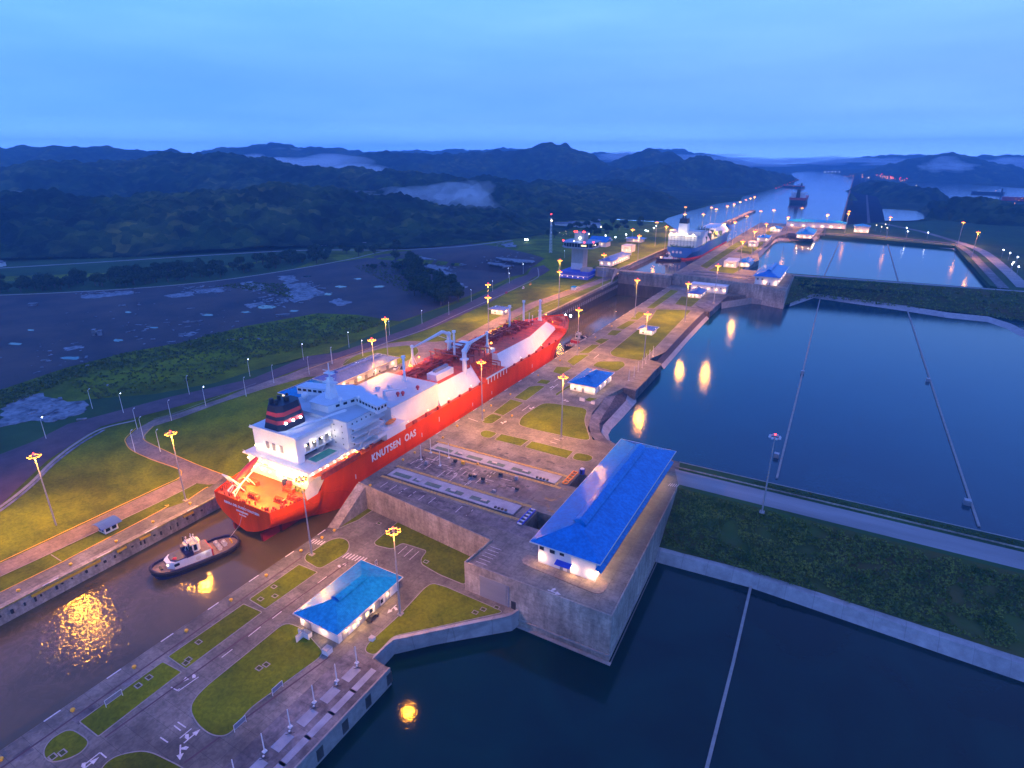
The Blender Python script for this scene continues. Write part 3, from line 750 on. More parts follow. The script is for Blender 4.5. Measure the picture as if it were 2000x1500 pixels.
# retaining wall skirting platform 1 with parapet and wing
wl = [(RX + .2, 160.8), (-150, 159.3), (-94.8, 153.4)]
mb = MB().wallline([(x, y - .15) for x, y in wl], .35, -.5, Z1 + .55)
o = mb.build('retaining_wall', M['wall']); tag(o, 'tan concrete retaining wall between the lower lawn and the gate platform', 'wall')
mb = MB().wallline([(-94.9, 153.2), (-96.35, 138.2), (-44, 138.4), (-46.8, 222)], .4, -8.8, Z1 + .75)
o = mb.build('retaining_wall', M['wall']); tag(o, 'high concrete wall under the big blue-roofed hall, standing in the basin', 'wall')
MB().box(-90.5, -80, 137.95, 138.15, 0, 8.5).build('recessed_panel', M['road_b'], o)
MB().box(-79.6, -79.1, 137.85, 138.15, 0, 8.5).build('blue_post', M['shutter'], o)
MB().box(-78.3, -76.6, 137.9, 138.15, 0, 3).build('doorway', M['dark'], o)
MB().box(-75.6, -43.7, 137.6, 138.2, -3.6, -3.2).build('ledge', M['kerb'], o)
MB().box(-75.8, -42.9, 136.9, 138.1, -6.2, -5.7).build('footing', M['kerb'], o)
MB().loft([(-43.9, 138, -3.4), (-46.8, 222, -3.4)], [(-43.4, 138, -3.4), (-46.3, 222, -3.4)]).add([(-43.4, 137, -6.1), (-42.8, 137, -5.6), (-45.2, 205, -5.6), (-45.8, 205, -6.1)], [(0, 1, 2, 3)]).build('side_ledge', M['kerb'], o)
# wing ramp from the platform down to the quay
A = [(RX, 141.5, .1), (RX, 160, Z1)]; B = [(RX + 4.2, 143, .1), (RX + 4.6, 160, Z1)]
mb = MB().loft([A[0], A[1]], [B[0], B[1]]); mb.add([B[0], B[1], (B[1][0], 160, -1), (B[0][0], 143, -1)], [(0, 1, 2, 3)]); mb.add([A[0], A[1], (RX, 160, -8), (RX, 141.5, -8)], [(3, 2, 1, 0)])
o = mb.build('wing_wall', M['wall']); tag(o, 'sloping concrete wing wall between the red ship and the lower lawn', 'wall')
# low battered wall towards the near basin
top = [U(a, b, .4) + Vector((.2, -.7, 0)) for a, b in ((729, 1284), (768, 1247), (849, 1230), (1000, 1199), (1016, 1187))]
bot = [U(a, b, -6.4) + Vector((.3, -.9, 0)) for a, b in ((750, 1300), (773, 1275), (850, 1257), (1001, 1230), (1020, 1215))]
n2 = [v + Vector((-.6, 1.3, 0)) for v in top]
mb = MB().loft(bot, top, n2)
o = mb.build('basin_wall', M['lip']); tag(o, 'pale concrete basin wall bent round the lower lawn beside the small hall', 'wall')

# ---- embankment between the near and the middle basins
ey0, ey1 = 223.5, 246.5
mb = MB().prism([(-47, ey0), (700, ey0 + 6), (700, ey1 + 6), (-52, ey1)], -4, Z1); struct('ground', mb, M['field'])
mb = MB().prism([(-47.3, 226), (700, 233), (700, 243.2), (-52, 238.2)], Z1 - 1, Z1 + .06); struct('road', mb, M['road_b'])
mb = MB().wallline([(-52.3, 240.2), (700, 247)], .35, Z1 - .2, Z1 + .5); o = mb.build('parapet', M['wall']); tag(o, 'thin low parapet running along the embankment road', 'wall')
mb = MB().wallline([(-52, 245.8), (75, 247.5), (700, 252.5)], .5, Z1 - 6.5, Z1 + .15); o = mb.build('basin_wall', M['kerb']); tag(o, 'narrow concrete edge between the embankment road and the middle basin', 'wall')
def slope_noise(A, B, rows, name, m, amp=.5, seed=0):
    """a rough bank between two 3D lines"""
    L_ = []
    n = 90
    def samp(Ln, t):
        f = t * (len(Ln) - 1); i = min(int(f), len(Ln) - 2); return Vector(Ln[i]).lerp(Vector(Ln[i + 1]), f - i)
    for r in range(rows + 1):
        row = []
        for k in range(n + 1):
            p = samp(A, k / n).lerp(samp(B, k / n), r / rows)
            if 0 < r < rows: p.z += amp * noise.noise((p.x / 3 + seed, p.y / 3, 1.7)) * 1.6
            row.append(p)
        L_.append(row)
    return MB().loft(*reversed(L_)).build(name, m, smooth=True)
b1a = [(-45.2, 205, Z1 - .1), (-46.8, 223.7, Z1)]
bankA = [(-46.6, ey0, Z1), (100, ey0 + 1.2, Z1), (700, ey0 + 6, Z1)]
bankB = [(-46.3, 196.8, -1.9), (-12, 199.5, -1.9), (66, 197, -1.9), (150, 196, -1.9), (700, 190, -1.9)]
for nm, A, B, sd in (('ground', bankA[:2], [bankB[0], bankB[1], bankB[2], (100, 196.6, -1.9)], 0), ('ground', bankA[1:], [(100, 196.6, -1.9), (150, 196, -1.9), (700, 190, -1.9)], 5)):
    o = slope_noise(A, B, 16, nm, M['grass_d'], .6, sd); tag(o, kind='structure')
lipA = [(-46.2, 197.2, -1.7), (-12, 199.8, -1.7), (66, 197.3, -1.7), (700, 190.5, -1.7)]
lipB = [(-46.2, 195.2, -2.0), (-12, 197.5, -2.0), (66, 194.5, -2.0), (700, 187.5, -2.0)]
lipC = [(-46, 193, -6.4), (-12, 195.5, -6.4), (66, 191.5, -6.4), (700, 184.5, -6.4)]
mb = MB().loft(lipC, lipB, lipA); o = mb.build('basin_lip', M['lip']); tag(o, 'pale concrete lip at the foot of the bushy embankment', 'wall')
# ---- embankment between the middle and the upper basins
mb = MB().prism([(-51, 690), (150, 714), (700, 780), (700, 800), (150, 722), (-56, 711)], 3, Z2); struct('ground', mb, M['field'])
mb = MB().prism([(-51, 697.5), (150, 715), (700, 781), (700, 788), (150, 721), (-55, 706)], Z2 - 1, Z2 + .08); struct('road', mb, M['road_b'])
# far bank
A = [(-50, 693, Z2), (60, 704, Z2), (150, 713.5, Z2), (700, 780, Z2)]
B = [tuple(U(1600, 575, 6.5)), tuple(U(1772, 597, 6.5)), tuple(U(1930, 617, 6.5)), (700, 640, 6.5)]
o = slope_noise(A, B, 14, 'ground', M['grass_d'], .8, 3); tag(o, kind='structure')
MB().add([(-50, 693, Z2), (-50, 615, 5), B[0]], [(0, 1, 2)])
lp = [U(a, b, 7.0) for a, b in ((1545, 588), (1590, 573), (1604, 575), (1770, 597), (1850, 610), (1930, 618), (1975, 632), (2010, 650), (2250, 712))]
lq = [U(a, b, 4.8) for a, b in ((1541, 600), (1590, 583), (1604, 585), (1770, 609), (1850, 622), (1928, 630), (1965, 643), (2000, 662), (2250, 728))]
mb = MB().loft(lq, lp); o = mb.build('basin_lip', M['lip']); tag(o, 'pale concrete lip along the far side of the middle basins', 'wall')
mb = MB().add([tuple(U(1538, 570, 7)), tuple(U(1545, 588, 7.0)), tuple(U(1590, 573, 7)), tuple(U(1604, 575, 7)), (-50, 693, 7)], [(0, 1, 2, 3, 4)]); struct('ground', mb, M['grass_d'])
mb = MB().add([(-50, 612, 7), (-50, 693, Z2), tuple(U(1600, 575, 6.8)), tuple(U(1590, 573, 6.8))], [(0, 3, 2, 1)]); struct('ground', mb, M['grass_d'])
# lips and banks on the left shore of the middle basins
def lofted(name, m, rows, lab=None, cat=None, kind=None):
    o = MB().loft(*[[U(a, b, z) for a, b in r] for r, z in rows]).build(name, m, smooth=False); tag(o, lab, cat, kind=kind); return o
rampO = [(1184, 774), (1170, 793), (1155, 812), (1150, 830), (1154, 850), (1168, 866), (1190, 878)]
rampI = [(1203, 772), (1190, 794), (1177, 813), (1170, 828), (1172, 843), (1184, 858), (1202, 868)]
o = MB().loft([U(a, b, 9.7) for a, b in rampI], [U(a, b, Z1 + .03) for a, b in rampO]).build('road', M['pave_d']); tag(o, kind='structure')
lI = [(1229, 760), (1222, 783), (1197, 810), (1178, 830), (1174, 844), (1185, 858), (1204, 868)]
lO = [(1243, 767), (1245, 786), (1218, 816), (1195, 840), (1189, 850), (1192, 861), (1207, 870)]
o = MB().loft([U(a, b, 7.2) for a, b in lI], [U(a, b, 9.7) for a, b in rampI]).build('ground', M['rock']); tag(o, kind='structure')
lofted('basin_lip', M['lip'], [(lO, 4.8), (lI, 7.2)], 'curved pale concrete lip beside the small ramp road', 'wall')
sT = [(1280, 708), (1300, 687), (1325, 660), (1352, 631), (1374, 609)]; sB = [(1291, 713), (1310, 692), (1336, 663), (1362, 635), (1380, 617)]; sO = [(1297, 722), (1316, 700), (1343, 668), (1368, 641), (1386, 622)]
o = MB().loft([U(a, b, 7.4) for a, b in sB], [U(a, b, Z1) for a, b in sT]).build('ground', M['rock']); tag(o, kind='structure')
lofted('basin_lip', M['lip'], [(sO, 4.8), (sB, 7.4)], 'straight pale concrete lip below the long lawn of the middle chamber', 'wall')
# wall near the second platform
lofted('basin_wall', M['kerb'], [([(1409, 604), (1468, 594), (1539, 600)], 4.6), ([(1409, 590), (1468, 581), (1467, 581)], Z1 + .3)], 'bluish concrete wall of the basin beside the farther valve hall', 'wall')
mb = MB().wallline([(-86.3, 626.2), (-49.2, 608.6), (-50.5, 698)], .5, 4.8, Z2 + .7); o = mb.build('retaining_wall', M['wall']); tag(o, 'high concrete wall under the farther valve hall', 'wall')
mb = MB().wallline([(RX + .4, 643.5), (-102, 631.3), (-86.3, 626.2)], .5, Z1 - .2, Z2 + .6); o = mb.build('retaining_wall', M['wall']); tag(o, 'tan retaining wall behind the long white-roofed annexe', 'wall')
mb = MB()
for k in range(2): mb.box(-150, -90, 652 + k * 18, 659 + k * 18, Z2 + .01, Z2 + .25)
struct('gate_recess', mb, M['dark'])
mb = MB().poly(quad(-158, -88, 650, 682), Z2 + .006); struct('pavement', mb, M['pave_d'])
# upper basin rim
lofted('basin_lip', M['lip'], [([(1452, 541), (1476, 510), (1490, 495), (1505, 480)], 15.8), ([(1444, 538), (1470, 506), (1482, 492), (1500, 474)], 21.9)], 'sloping pale shore of the upper basin beside the small lawn', 'wall')
lofted('basin_lip', M['lip'], [([(1505, 480), (1520, 470), (1590, 470), (1602, 463), (1700, 468), (1735, 474), (1862, 487), (1880, 500), (1928, 562)], 15.9), ([(1500, 474), (1514, 463), (1586, 466), (1598, 458), (1700, 461), (1735, 465), (1868, 479), (1893, 498), (1955, 563)], 20.2)], 'pale rim of the upper basin on its far side', 'wall')
mb = MB().wallline([tuple(U(a, b, 20)[:2]) for a, b in ((1598, 456), (1700, 459), (1740, 463), (1870, 477), (1898, 497), (1960, 563))], 9, 19.5, 20.3); struct('road', mb, M['pave_d'])
mb = MB().wallline(smoothline([tuple(U(a, b, 20)[:2]) for a, b in ((1875, 474), (1920, 492), (1965, 528), (2000, 562))]), 12, 19.5, 20.25); struct('road', mb, M['road_b'])
mb = MB().wallline([tuple(U(a, b, 20)[:2]) for a, b in ((1722, 436), (1800, 452), (1875, 474))], 10, 19.6, 20.2); struct('road', mb, M['road'])
# divider walls in the basins
def divider(pts, z, w, lab, posts=()):
    t = thing('divider_wall', U(*pts[0], z), lab, 'wall', 'divider walls in the basins')
    MB().wallline([tuple(U(a, b, z)[:2]) for a, b in pts], w, z - 4, z + .55).build('wall', M['kerb'], t)
    for a, b, s in posts:
        p = U(a, b, z); MB().cbox(p.x, p.y, s, s, z, z + 2.2).build('gauge_box', M['steel'], t)
divider([(1476, 1104), (1432, 1295), (1378, 1510), (1310, 1785)], -6, .9, 'thin concrete divider wall across the nearest basin', [(1470, 1125, 1.6)])
divider([(1603, 578), (1560, 760), (1517, 935)], 5, .9, 'left one of two thin divider walls in the middle basins', [(1516, 893, 2.2), (1567, 730, 2)])
divider([(1770, 600), (1840, 815), (1912, 1030)], 5, .9, 'right one of two thin divider walls in the middle basins', [(1888, 985, 2.4), (1812, 745, 2)])
divider([(1640, 472), (1608, 543)], 16, 1.2, 'left one of two thin divider walls in the upper basin')
divider([(1734, 478), (1755, 552)], 16, 1.2, 'right one of two thin divider walls in the upper basin')
# dam
dm = PX(18, (1667, 346), (1690, 344), (1702, 362), (1722, 405), (1729, 437), (1643, 440))
mb = MB().prism(dm, 14, 19.2); struct('road', mb, mat('dam_crest', (.014, .012, .03), 1, var=.4, scale=.02, spec=.05))
mb = MB().wallline([tuple(U(a, b, 19)[:2]) for a, b in ((1690, 344), (1697, 437))], 5, 19, 19.4); struct('road', mb, M['asphalt'])
mb = MB().wallline([tuple(U(a, b, 19)[:2]) for a, b in ((1667, 347), (1643, 438))], 3.5, 17, 22.5); o = mb.build('dam_parapet', mat('lamplit_parapet', (.5, .16, .07), .8)); tag(o, 'lamplight-tinted parapet of the long straight dam between the two lakes', 'wall')  # orange lamplight on this wall is put into its base colour
# ---------------------------------------------------------------- lawns with kerbs, flat levels
def lawn(z, pts, r=2.5, m='grass', kerb='kerb', world=False):
    P = pts if world else PX(z, *pts)
    P = rounded(P, r) if r else P
    ar = sum(P[i][0] * P[(i + 1) % len(P)][1] - P[(i + 1) % len(P)][0] * P[i][1] for i in range(len(P)))
    mb = MB().prism(P, z - .05, z + .13); struct('lawn', mb, M[m])
    if kerb:
        mb = MB().wallline(P, .25, z - .05, z + .17, closed=True); struct('kerb', mb, M[kerb])
L0 = [
    ([(137, 1422), (177, 1448), (160, 1470), (133, 1483), (103, 1490), (86, 1480), (86, 1463), (100, 1443)], 3),
    ([(155, 1410), (318, 1293), (355, 1313), (192, 1439)], .5), ([(328, 1283), (476, 1180), (512, 1196), (363, 1307)], .5),
    ([(487, 1171), (584, 1103), (620, 1118), (518, 1190)], .5),
    ([(594, 1094), (598, 1082), (611, 1077), (642, 1056), (664, 1050), (680, 1056), (683, 1069), (676, 1082), (624, 1112)], 2),
    ([(558, 1215), (591, 1228), (635, 1277), (484, 1387), (456, 1428), (437, 1439), (412, 1436), (387, 1417), (373, 1392), (374, 1376), (385, 1359), (404, 1340)], 3),
    ([(250, 1471), (277, 1467), (299, 1471), (324, 1483), (354, 1498), (400, 1530), (300, 1700), (60, 1600), (190, 1515), (205, 1492), (225, 1478)], 3),
    ([(844, 1139), (870, 1146), (985, 1196), (849, 1226), (768, 1243), (733, 1281), (713, 1274), (715, 1261), (779, 1203), (829, 1149)], 2),
    ([(730, 1060), (786, 1012), (860, 1045), (943, 1072), (915, 1102), (908, 1143), (857, 1122), (823, 1102), (822, 1092), (834, 1076), (786, 1061), (766, 1073), (735, 1066)], 1.5),
    ([(652, 1036), (718, 984), (735, 992), (700, 1016)], 1),
]
for p, r in L0: lawn(0, p, r, 'grass' if len(p) < 6 or len(p) == 9 or p[0][0] < 200 else 'grass_l' if 0 else 'grass')
L1 = [
    ([(940, 821), (961, 808), (982, 814), (961, 828), (945, 827)], 1.5), ([(963, 806), (997, 780), (1023, 787), (983, 812)], .5), ([(1004, 777), (1034, 755), (1052, 753), (1065, 755), (1027, 783)], 1),
    ([(1047, 748), (1057, 741), (1077, 744), (1068, 751)], 1), ([(1079, 727), (1087, 716), (1118, 718), (1097, 732)], 1.5), ([(1107, 706), (1125, 693), (1151, 693), (1120, 715)], .5),
    ([(1130, 690), (1156, 673), (1172, 674), (1150, 690)], .5), ([(1161, 667), (1174, 661), (1191, 663), (1174, 673)], 1), ([(1185, 654), (1195, 645), (1216, 646), (1202, 656)], .5),
    ([(1202, 641), (1227, 627), (1243, 628), (1218, 644)], .5), ([(1230, 624), (1247, 609), (1263, 611), (1246, 625)], .5), ([(1262, 602), (1310, 566), (1326, 568), (1277, 603)], .5),
    ([(1190, 689), (1270, 624), (1283, 604), (1351, 606), (1255, 705), (1199, 697)], 4), ([(1318, 594), (1331, 579), (1369, 583), (1350, 600)], 2),
    ([(1156, 715), (1168, 706), (1217, 706), (1222, 714), (1204, 726)], 3), ([(1013, 827), (1019, 814), (1057, 789), (1072, 787), (1148, 798), (1141, 822), (1154, 862), (1120, 856), (1042, 839), (1017, 832)], 5),
    ([(937, 845), (948, 840), (972, 846), (957, 857), (940, 853)], 2), ([(979, 848), (1033, 860), (1017, 872), (966, 859)], .5), ([(1039, 862), (1120, 882), (1107, 896), (1025, 874)], .5),
    ([(1125, 884), (1153, 889), (1159, 895), (1153, 901), (1140, 902), (1116, 897)], 2.5), ([(1084, 770), (1115, 750), (1125, 753), (1108, 759), (1087, 774)], 2), ([(1142, 782), (1150, 776), (1168, 779), (1152, 785)], 1),
]
for p, r in L1: lawn(Z1, p, r)
L2 = [([(1367, 520), (1442, 471), (1457, 473), (1380, 525)], .5), ([(1437, 492), (1460, 474), (1497, 472), (1466, 497)], 3), ([(1384, 529), (1400, 519), (1454, 522), (1432, 535)], 2), ([(1480, 465), (1500, 451), (1512, 452), (1490, 468)], 1)]
for p, r in L2: lawn(Z2, p, r)

# road markings, near island
mb = MB()
def dash(a, b, z, w=.22, h=.02):
    p, q = U(*a, z), U(*b, z); d = q - p
    mb.cbox((p.x + q.x) / 2, (p.y + q.y) / 2, d.length, w, z + .004, z + h, math.atan2(d.y, d.x))
for a, b in (((8, 1310 + 0), (8, 1310)),): pass
for a, b in (((348, 1350), (388, 1322)), ((433, 1284), (454, 1268)), ((485, 1243), (509, 1224)), ((532, 1208), (550, 1194)), ((577, 1173), (596, 1159)), ((621, 1139), (638, 1126)), ((163, 1495), (195, 1470)), ((334, 1342), (347, 1349)), ((196, 1470), (208, 1480)),
             ((340, 1417), (353, 1427)), ((347, 1410), (363, 1421)), ((351, 1442), (374, 1423)), ((313, 1440), (328, 1450)), ((345, 1349), (351, 1345))):
    dash(a, b, 0, .3)
for k in range(6):
    a = U(604 + k * 5.2, 1058 - 0.0 + k * 1.6 - 3, 0); dash((604 + k * 5.3, 1060 + k * 1.1), (614 + k * 5.3, 1053 + k * 1.1), 0, .5)
for k in range(7): dash((669 + k * 6, 1089 + k * 1.6), (681 + k * 6, 1080 + k * 1.6), 0, .5)
for x0, y0 in ((783, 1082), (795, 1087), (806, 1093)): dash((x0 - 6, y0), (x0 + 12, y0 - 16), 0, .2)
def arrow(px, py, z, a, s=1.5):
    p = U(px, py, z); ca, sa = math.cos(a), math.sin(a)
    T = lambda x, y: (p.x + (x * ca - y * sa) * s, p.y + (x * sa + y * ca) * s, z + .022)
    mb.add([T(-1.6, -.12), (T(.4, -.12)), T(.4, .12), T(-1.6, .12)], [(0, 1, 2, 3)])
    mb.add([T(.3, -.55), T(1.5, 0), T(.3, .55)], [(0, 1, 2)])
    mb.add([T(-.9, .1), T(-.6, .1), T(-.1, .9), T(-.5, 1.3), T(-.9, .8)], [(0, 1, 2, 3, 4)])
for q in ((369, 1322, 0, -PI / 2), (376, 1437, 0, PI / 2), (352, 1470, 0, -.6), (670, 1105, 0, PI / 2), (765, 1190, 0, -PI / 2), (175, 1493, 0, PI / 2)): arrow(*q)
for q in ((1040, 797, Z1, PI / 2), (985, 825, Z1, PI / 2), (1077, 756, Z1, -PI / 2), (1105, 783, Z1, 0), (1155, 788, Z1, 0), (1120, 990, Z1, 0), (1083, 1157, Z1, 0)): arrow(*q)
for a, b in (((1020, 802), (1034, 792)), ((1075, 762), (1090, 750)), ((915, 817), (933, 823)), ((1082, 745), (1097, 735)), ((1160, 700), (1170, 692)), ((1075, 863), (1087, 866)), ((1082, 857), (1094, 860))): dash(a, b, Z1, .3)
for k in range(5): dash((1310 + k * 4, 944 + k * 0.6), (1305 + k * 4, 949 + k * .6), Z1, .3)
struct('road_markings', mb, M['paint_w'])
# white marker strips along the coping of the near quay
mb = MB()
for y in range(-40, 160, 16): mb.box(RX + .05, RX + .5, y, y + 4, .004, .03)
for y in range(10, 128, 18): mb.box(LX - .6, LX - .1, y + 3, y + 8, Z0 + .13, Z0 + .15)
for y in range(215, 640, 17): mb.box(RX + .3, RX + .7, y, y + 4, Z1 + .004, Z1 + .03)
struct('coping_marks', mb, M['paint_w'])
# dark drip channel behind the coping, and slab patches
mb = MB()
for y in range(-60, 140, 13):
    x = RX + random.uniform(3, 7); mb.box(x, x + random.uniform(1.5, 4), y, y + random.uniform(3, 8), .004, .025)
struct('pavement', mb, M['pave_d'])
# dark drain line along the lawns of the near island
mb = MB()
for a, b in (((0, 1472 + 30), (590, 1088)), ((205, 1440), (680, 1098)), ((360, 1490), (645, 1282))): dash(a, b, 0, .5, .03)
struct('drain', mb, M['asphalt'])
# manhole frames in the lawns
MH = [(103, 1478), (122, 1470), (270, 1339), (291, 1323), (388, 1254), (368, 1288), (363, 1295), (535, 1146), (537, 1164), (509, 1170), (506, 1305), (520, 1298), (928, 1196), (970, 1186), (944, 1190), (832, 1097), (740, 1022)]
pm = None
for i, (a, b) in enumerate(MH):
    p = U(a, b, .13)
    if pm is None:
        pm = thing('manhole', p, '', 'manhole', 'square manhole frames set in the lawns')
        MB().box(-1, 1, -.8, .8, 0, .05).build('frame', M['kerb'], pm, local=True); MB().box(-.7, .7, -.5, .5, .03, .07).build('cover', M['grass_d'], pm, local=True); c = pm
    else: c = copy_tree(pm)
    c.location = p; c['label'] = 'square manhole frame set in the near lawns, %s counting from the bottom left corner' % nth(i)

# ---------------------------------------------------------------- left bank
def dr(name, off, m, *pts, kind='structure', **k):
    o = drape(name, GX(*pts), off, m, **k)
    if kind: tag(o, kind=kind)
    return o
# quay beside the near chamber
dr('pavement', .10, M['pave'], (-260, 1330), (0, 1187), (333, 1019), (427, 964), (470, 940), (440, 930), (407, 953), (397, 957), (363, 980), (317, 996), (123, 1097), (0, 1157), (-260, 1290))
dr('road', .10, M['road'], (-260, 1228), (0, 1101), (293, 963), (347, 938), (355, 928), (347, 917), (293, 898), (258, 880), (247, 867), (247, 857), (267, 838), (300, 820), (360, 803), (440, 776), (500, 751), (560, 733), (620, 708), (690, 690), (745, 673), (800, 666), (845, 668), (890, 665), (970, 621), (1040, 590),
   (1052, 596), (985, 632), (900, 676), (845, 716), (780, 745), (745, 760), (700, 770), (640, 735), (600, 736), (500, 764), (350, 817), (300, 833), (284, 850), (284, 860), (317, 877), (443, 929), (470, 938), (407, 947), (383, 944), (297, 988), (100, 1081), (0, 1127), (-260, 1262))
dr('road', .10, M['road'], (1040, 590), (1110, 567), (1170, 545), (1206, 530), (1208, 538), (1180, 550), (1120, 573), (1052, 597))
dr('lawn', .22, M['grass'], (668, 713), (676, 703), (697, 694), (750, 680), (795, 675), (814, 679), (818, 688), (800, 703), (760, 720), (720, 727), (688, 722))
dr('pavement', .10, M['pave'], (845, 716), (985, 650), (1100, 598), (1216, 545), (1218, 552), (1140, 600), (1000, 665), (880, 730))
# thin kerbs painted yellow
for pts in (((-100, 1146), (0, 1099), (293, 961), (345, 937), (354, 927), (347, 916), (293, 897), (257, 880), (246, 866), (246, 856), (266, 837)),
            ((470, 940), (443, 930), (317, 878), (283, 861), (283, 850), (300, 833)), ((-100, 1205), (0, 1158), (123, 1098), (128, 1095)), ((128, 1095), (317, 996), (322, 988)), ((363, 980), (397, 957), (407, 952)),
            ((600, 722), (690, 691), (750, 673), (800, 667), (830, 668)), ((1166, 545), (1100, 570), (1050, 591))):
    mb = ribbon(MB(), smoothline(GX(*pts), 4), .42, .26); struct('kerb', mb, M['kerb_y'])
for pts in (((0, 1127), (100, 1081), (297, 988), (383, 945)), ((120, 1097), (100, 1084)), ((330, 815), (500, 765), (620, 720)), ((668, 713), (697, 694), (750, 680), (795, 675), (818, 684), (800, 703), (740, 725), (690, 722), (668, 713)), ((985, 632), (1180, 550)), ((500, 749), (360, 801), (300, 819))):
    mb = ribbon(MB(), smoothline(GX(*pts), 4), .35, .24); struct('kerb', mb, M['kerb'])
# dark road, drain ditch, rough verge
dr('road', .16, M['asphalt'], (-200, 980), (0, 888), (67, 862), (132, 829), (330, 776), (495, 739), (600, 696), (660, 689), (810, 638), (900, 599), (960, 569), (1005, 545), (1040, 528), (1062, 518), (1075, 530), (1046, 540), (1020, 556), (960, 589), (855, 637), (700, 690), (660, 702), (600, 715), (495, 755), (330, 799), (198, 833), (140, 868), (90, 902), (50, 940), (0, 988), (-200, 1090))
for pts, w, m_, o_ in ((((-60, 1025), (0, 992), (60, 945), (100, 905), (150, 866), (200, 838), (265, 822)), 1.6, 'kerb', .3), (((-60, 1032), (0, 999), (62, 950), (104, 908), (156, 868), (204, 840)), 1.4, 'slab', .2),
                       (((700, 692), (760, 668), (830, 644), (900, 612), (1000, 567), (1040, 548), (1052, 540), (1050, 530)), 1.2, 'kerb', .35)):
    mb = ribbon(MB(), smoothline(GX(*pts), 4), w, o_); struct('drain', mb, M[m_])
# verge colours
dr('verge', .08, M['field'], (-150, 960), (0, 800), (100, 800), (170, 780), (300, 770), (420, 748), (500, 722), (640, 690), (760, 640), (830, 612), (900, 590), (1000, 545), (960, 569), (900, 599), (810, 638), (660, 689), (600, 696), (495, 739), (330, 776), (132, 829), (67, 862), (0, 888))
# gravel yard and debris
dr('gravel_yard', .10, M['gravel'], (-200, 590), (0, 578), (120, 573), (300, 562), (460, 545), (640, 516), (740, 498), (900, 476), (960, 480), (1064, 505), (1040, 522), (1000, 540), (930, 572), (850, 604), (780, 628), (760, 625), (700, 615), (620, 612), (480, 637), (350, 670), (250, 688), (130, 718), (0, 762), (-200, 820))
for pts in (((0, 660), (90, 640), (200, 620), (330, 605), (360, 625), (300, 650), (150, 690), (20, 730)), ((100, 585), (130, 580), (160, 590), (130, 602)), ((360, 600), (480, 590), (560, 600), (520, 625), (400, 650)), ((440, 570), (560, 590), (540, 600), (430, 590))):
    pass
for pts in (((0, 550), (300, 535), (480, 520), (600, 492), (640, 500), (560, 530), (420, 548), (300, 560), (120, 571), (0, 577)),):
    dr('verge', .12, M['field'], *pts)
dr('field', .06, M['field'], (-300, 560), (0, 540), (300, 530), (480, 515), (600, 492), (760, 480), (900, 470), (980, 462), (1060, 452), (1050, 432), (960, 440), (800, 452), (600, 470), (300, 490), (0, 498), (-300, 505))
mb = ribbon(MB(), smoothline(GX((-100, 530), (0, 524), (200, 512), (420, 498), (600, 489), (780, 488), (900, 482), (1000, 470)), 4), 7, .3); struct('road', mb, M['road_b'])
mb = ribbon(MB(), smoothline(GX((-100, 582), (0, 577), (120, 572), (300, 561), (460, 544), (640, 515), (770, 487)), 4), 4, .3); struct('road', mb, M['kerb'])
M['puddle'] = mat('puddle', (.02, .022, .03), .04, var=.3)
pr_ = random.Random(21)
for a_, b_, ra, rb in ((30, 672, 16, 3), (140, 700, 22, 4), (230, 665, 12, 3), (300, 640, 10, 2), (520, 600, 22, 4), (480, 610, 12, 2), (575, 608, 10, 2.5), (640, 575, 12, 3), (405, 615, 16, 2.5), (250, 610, 9, 2), (60, 645, 10, 2), (665, 560, 12, 2.5), (740, 560, 14, 2.5), (350, 690, 10, 2), (700, 545, 9, 2), (600, 540, 10, 2)):
    n_ = 14; pp = [(a_ + ra * math.cos(6.283 * k / n_) * pr_.uniform(.55, 1.1), b_ + rb * math.sin(6.283 * k / n_) * pr_.uniform(.55, 1.1)) for k in range(n_)]
    dr('puddle', .17, M['puddle'], *pp)
def jag(P, n=6, a=.09):
    o = []; r_ = random.Random(int(abs(P[0][0] * 7)))
    for p, q in zip(P, P[1:] + P[:1]):
        p, q = Vector(p), Vector(q); d = q - p; w = Vector((-d.y, d.x))
        for k in range(n):
            v = p + d * (k / n) + (w * r_.uniform(-a, a) * (1 if k else 0)).to_2d(); o.append((v.x, v.y))
    return o
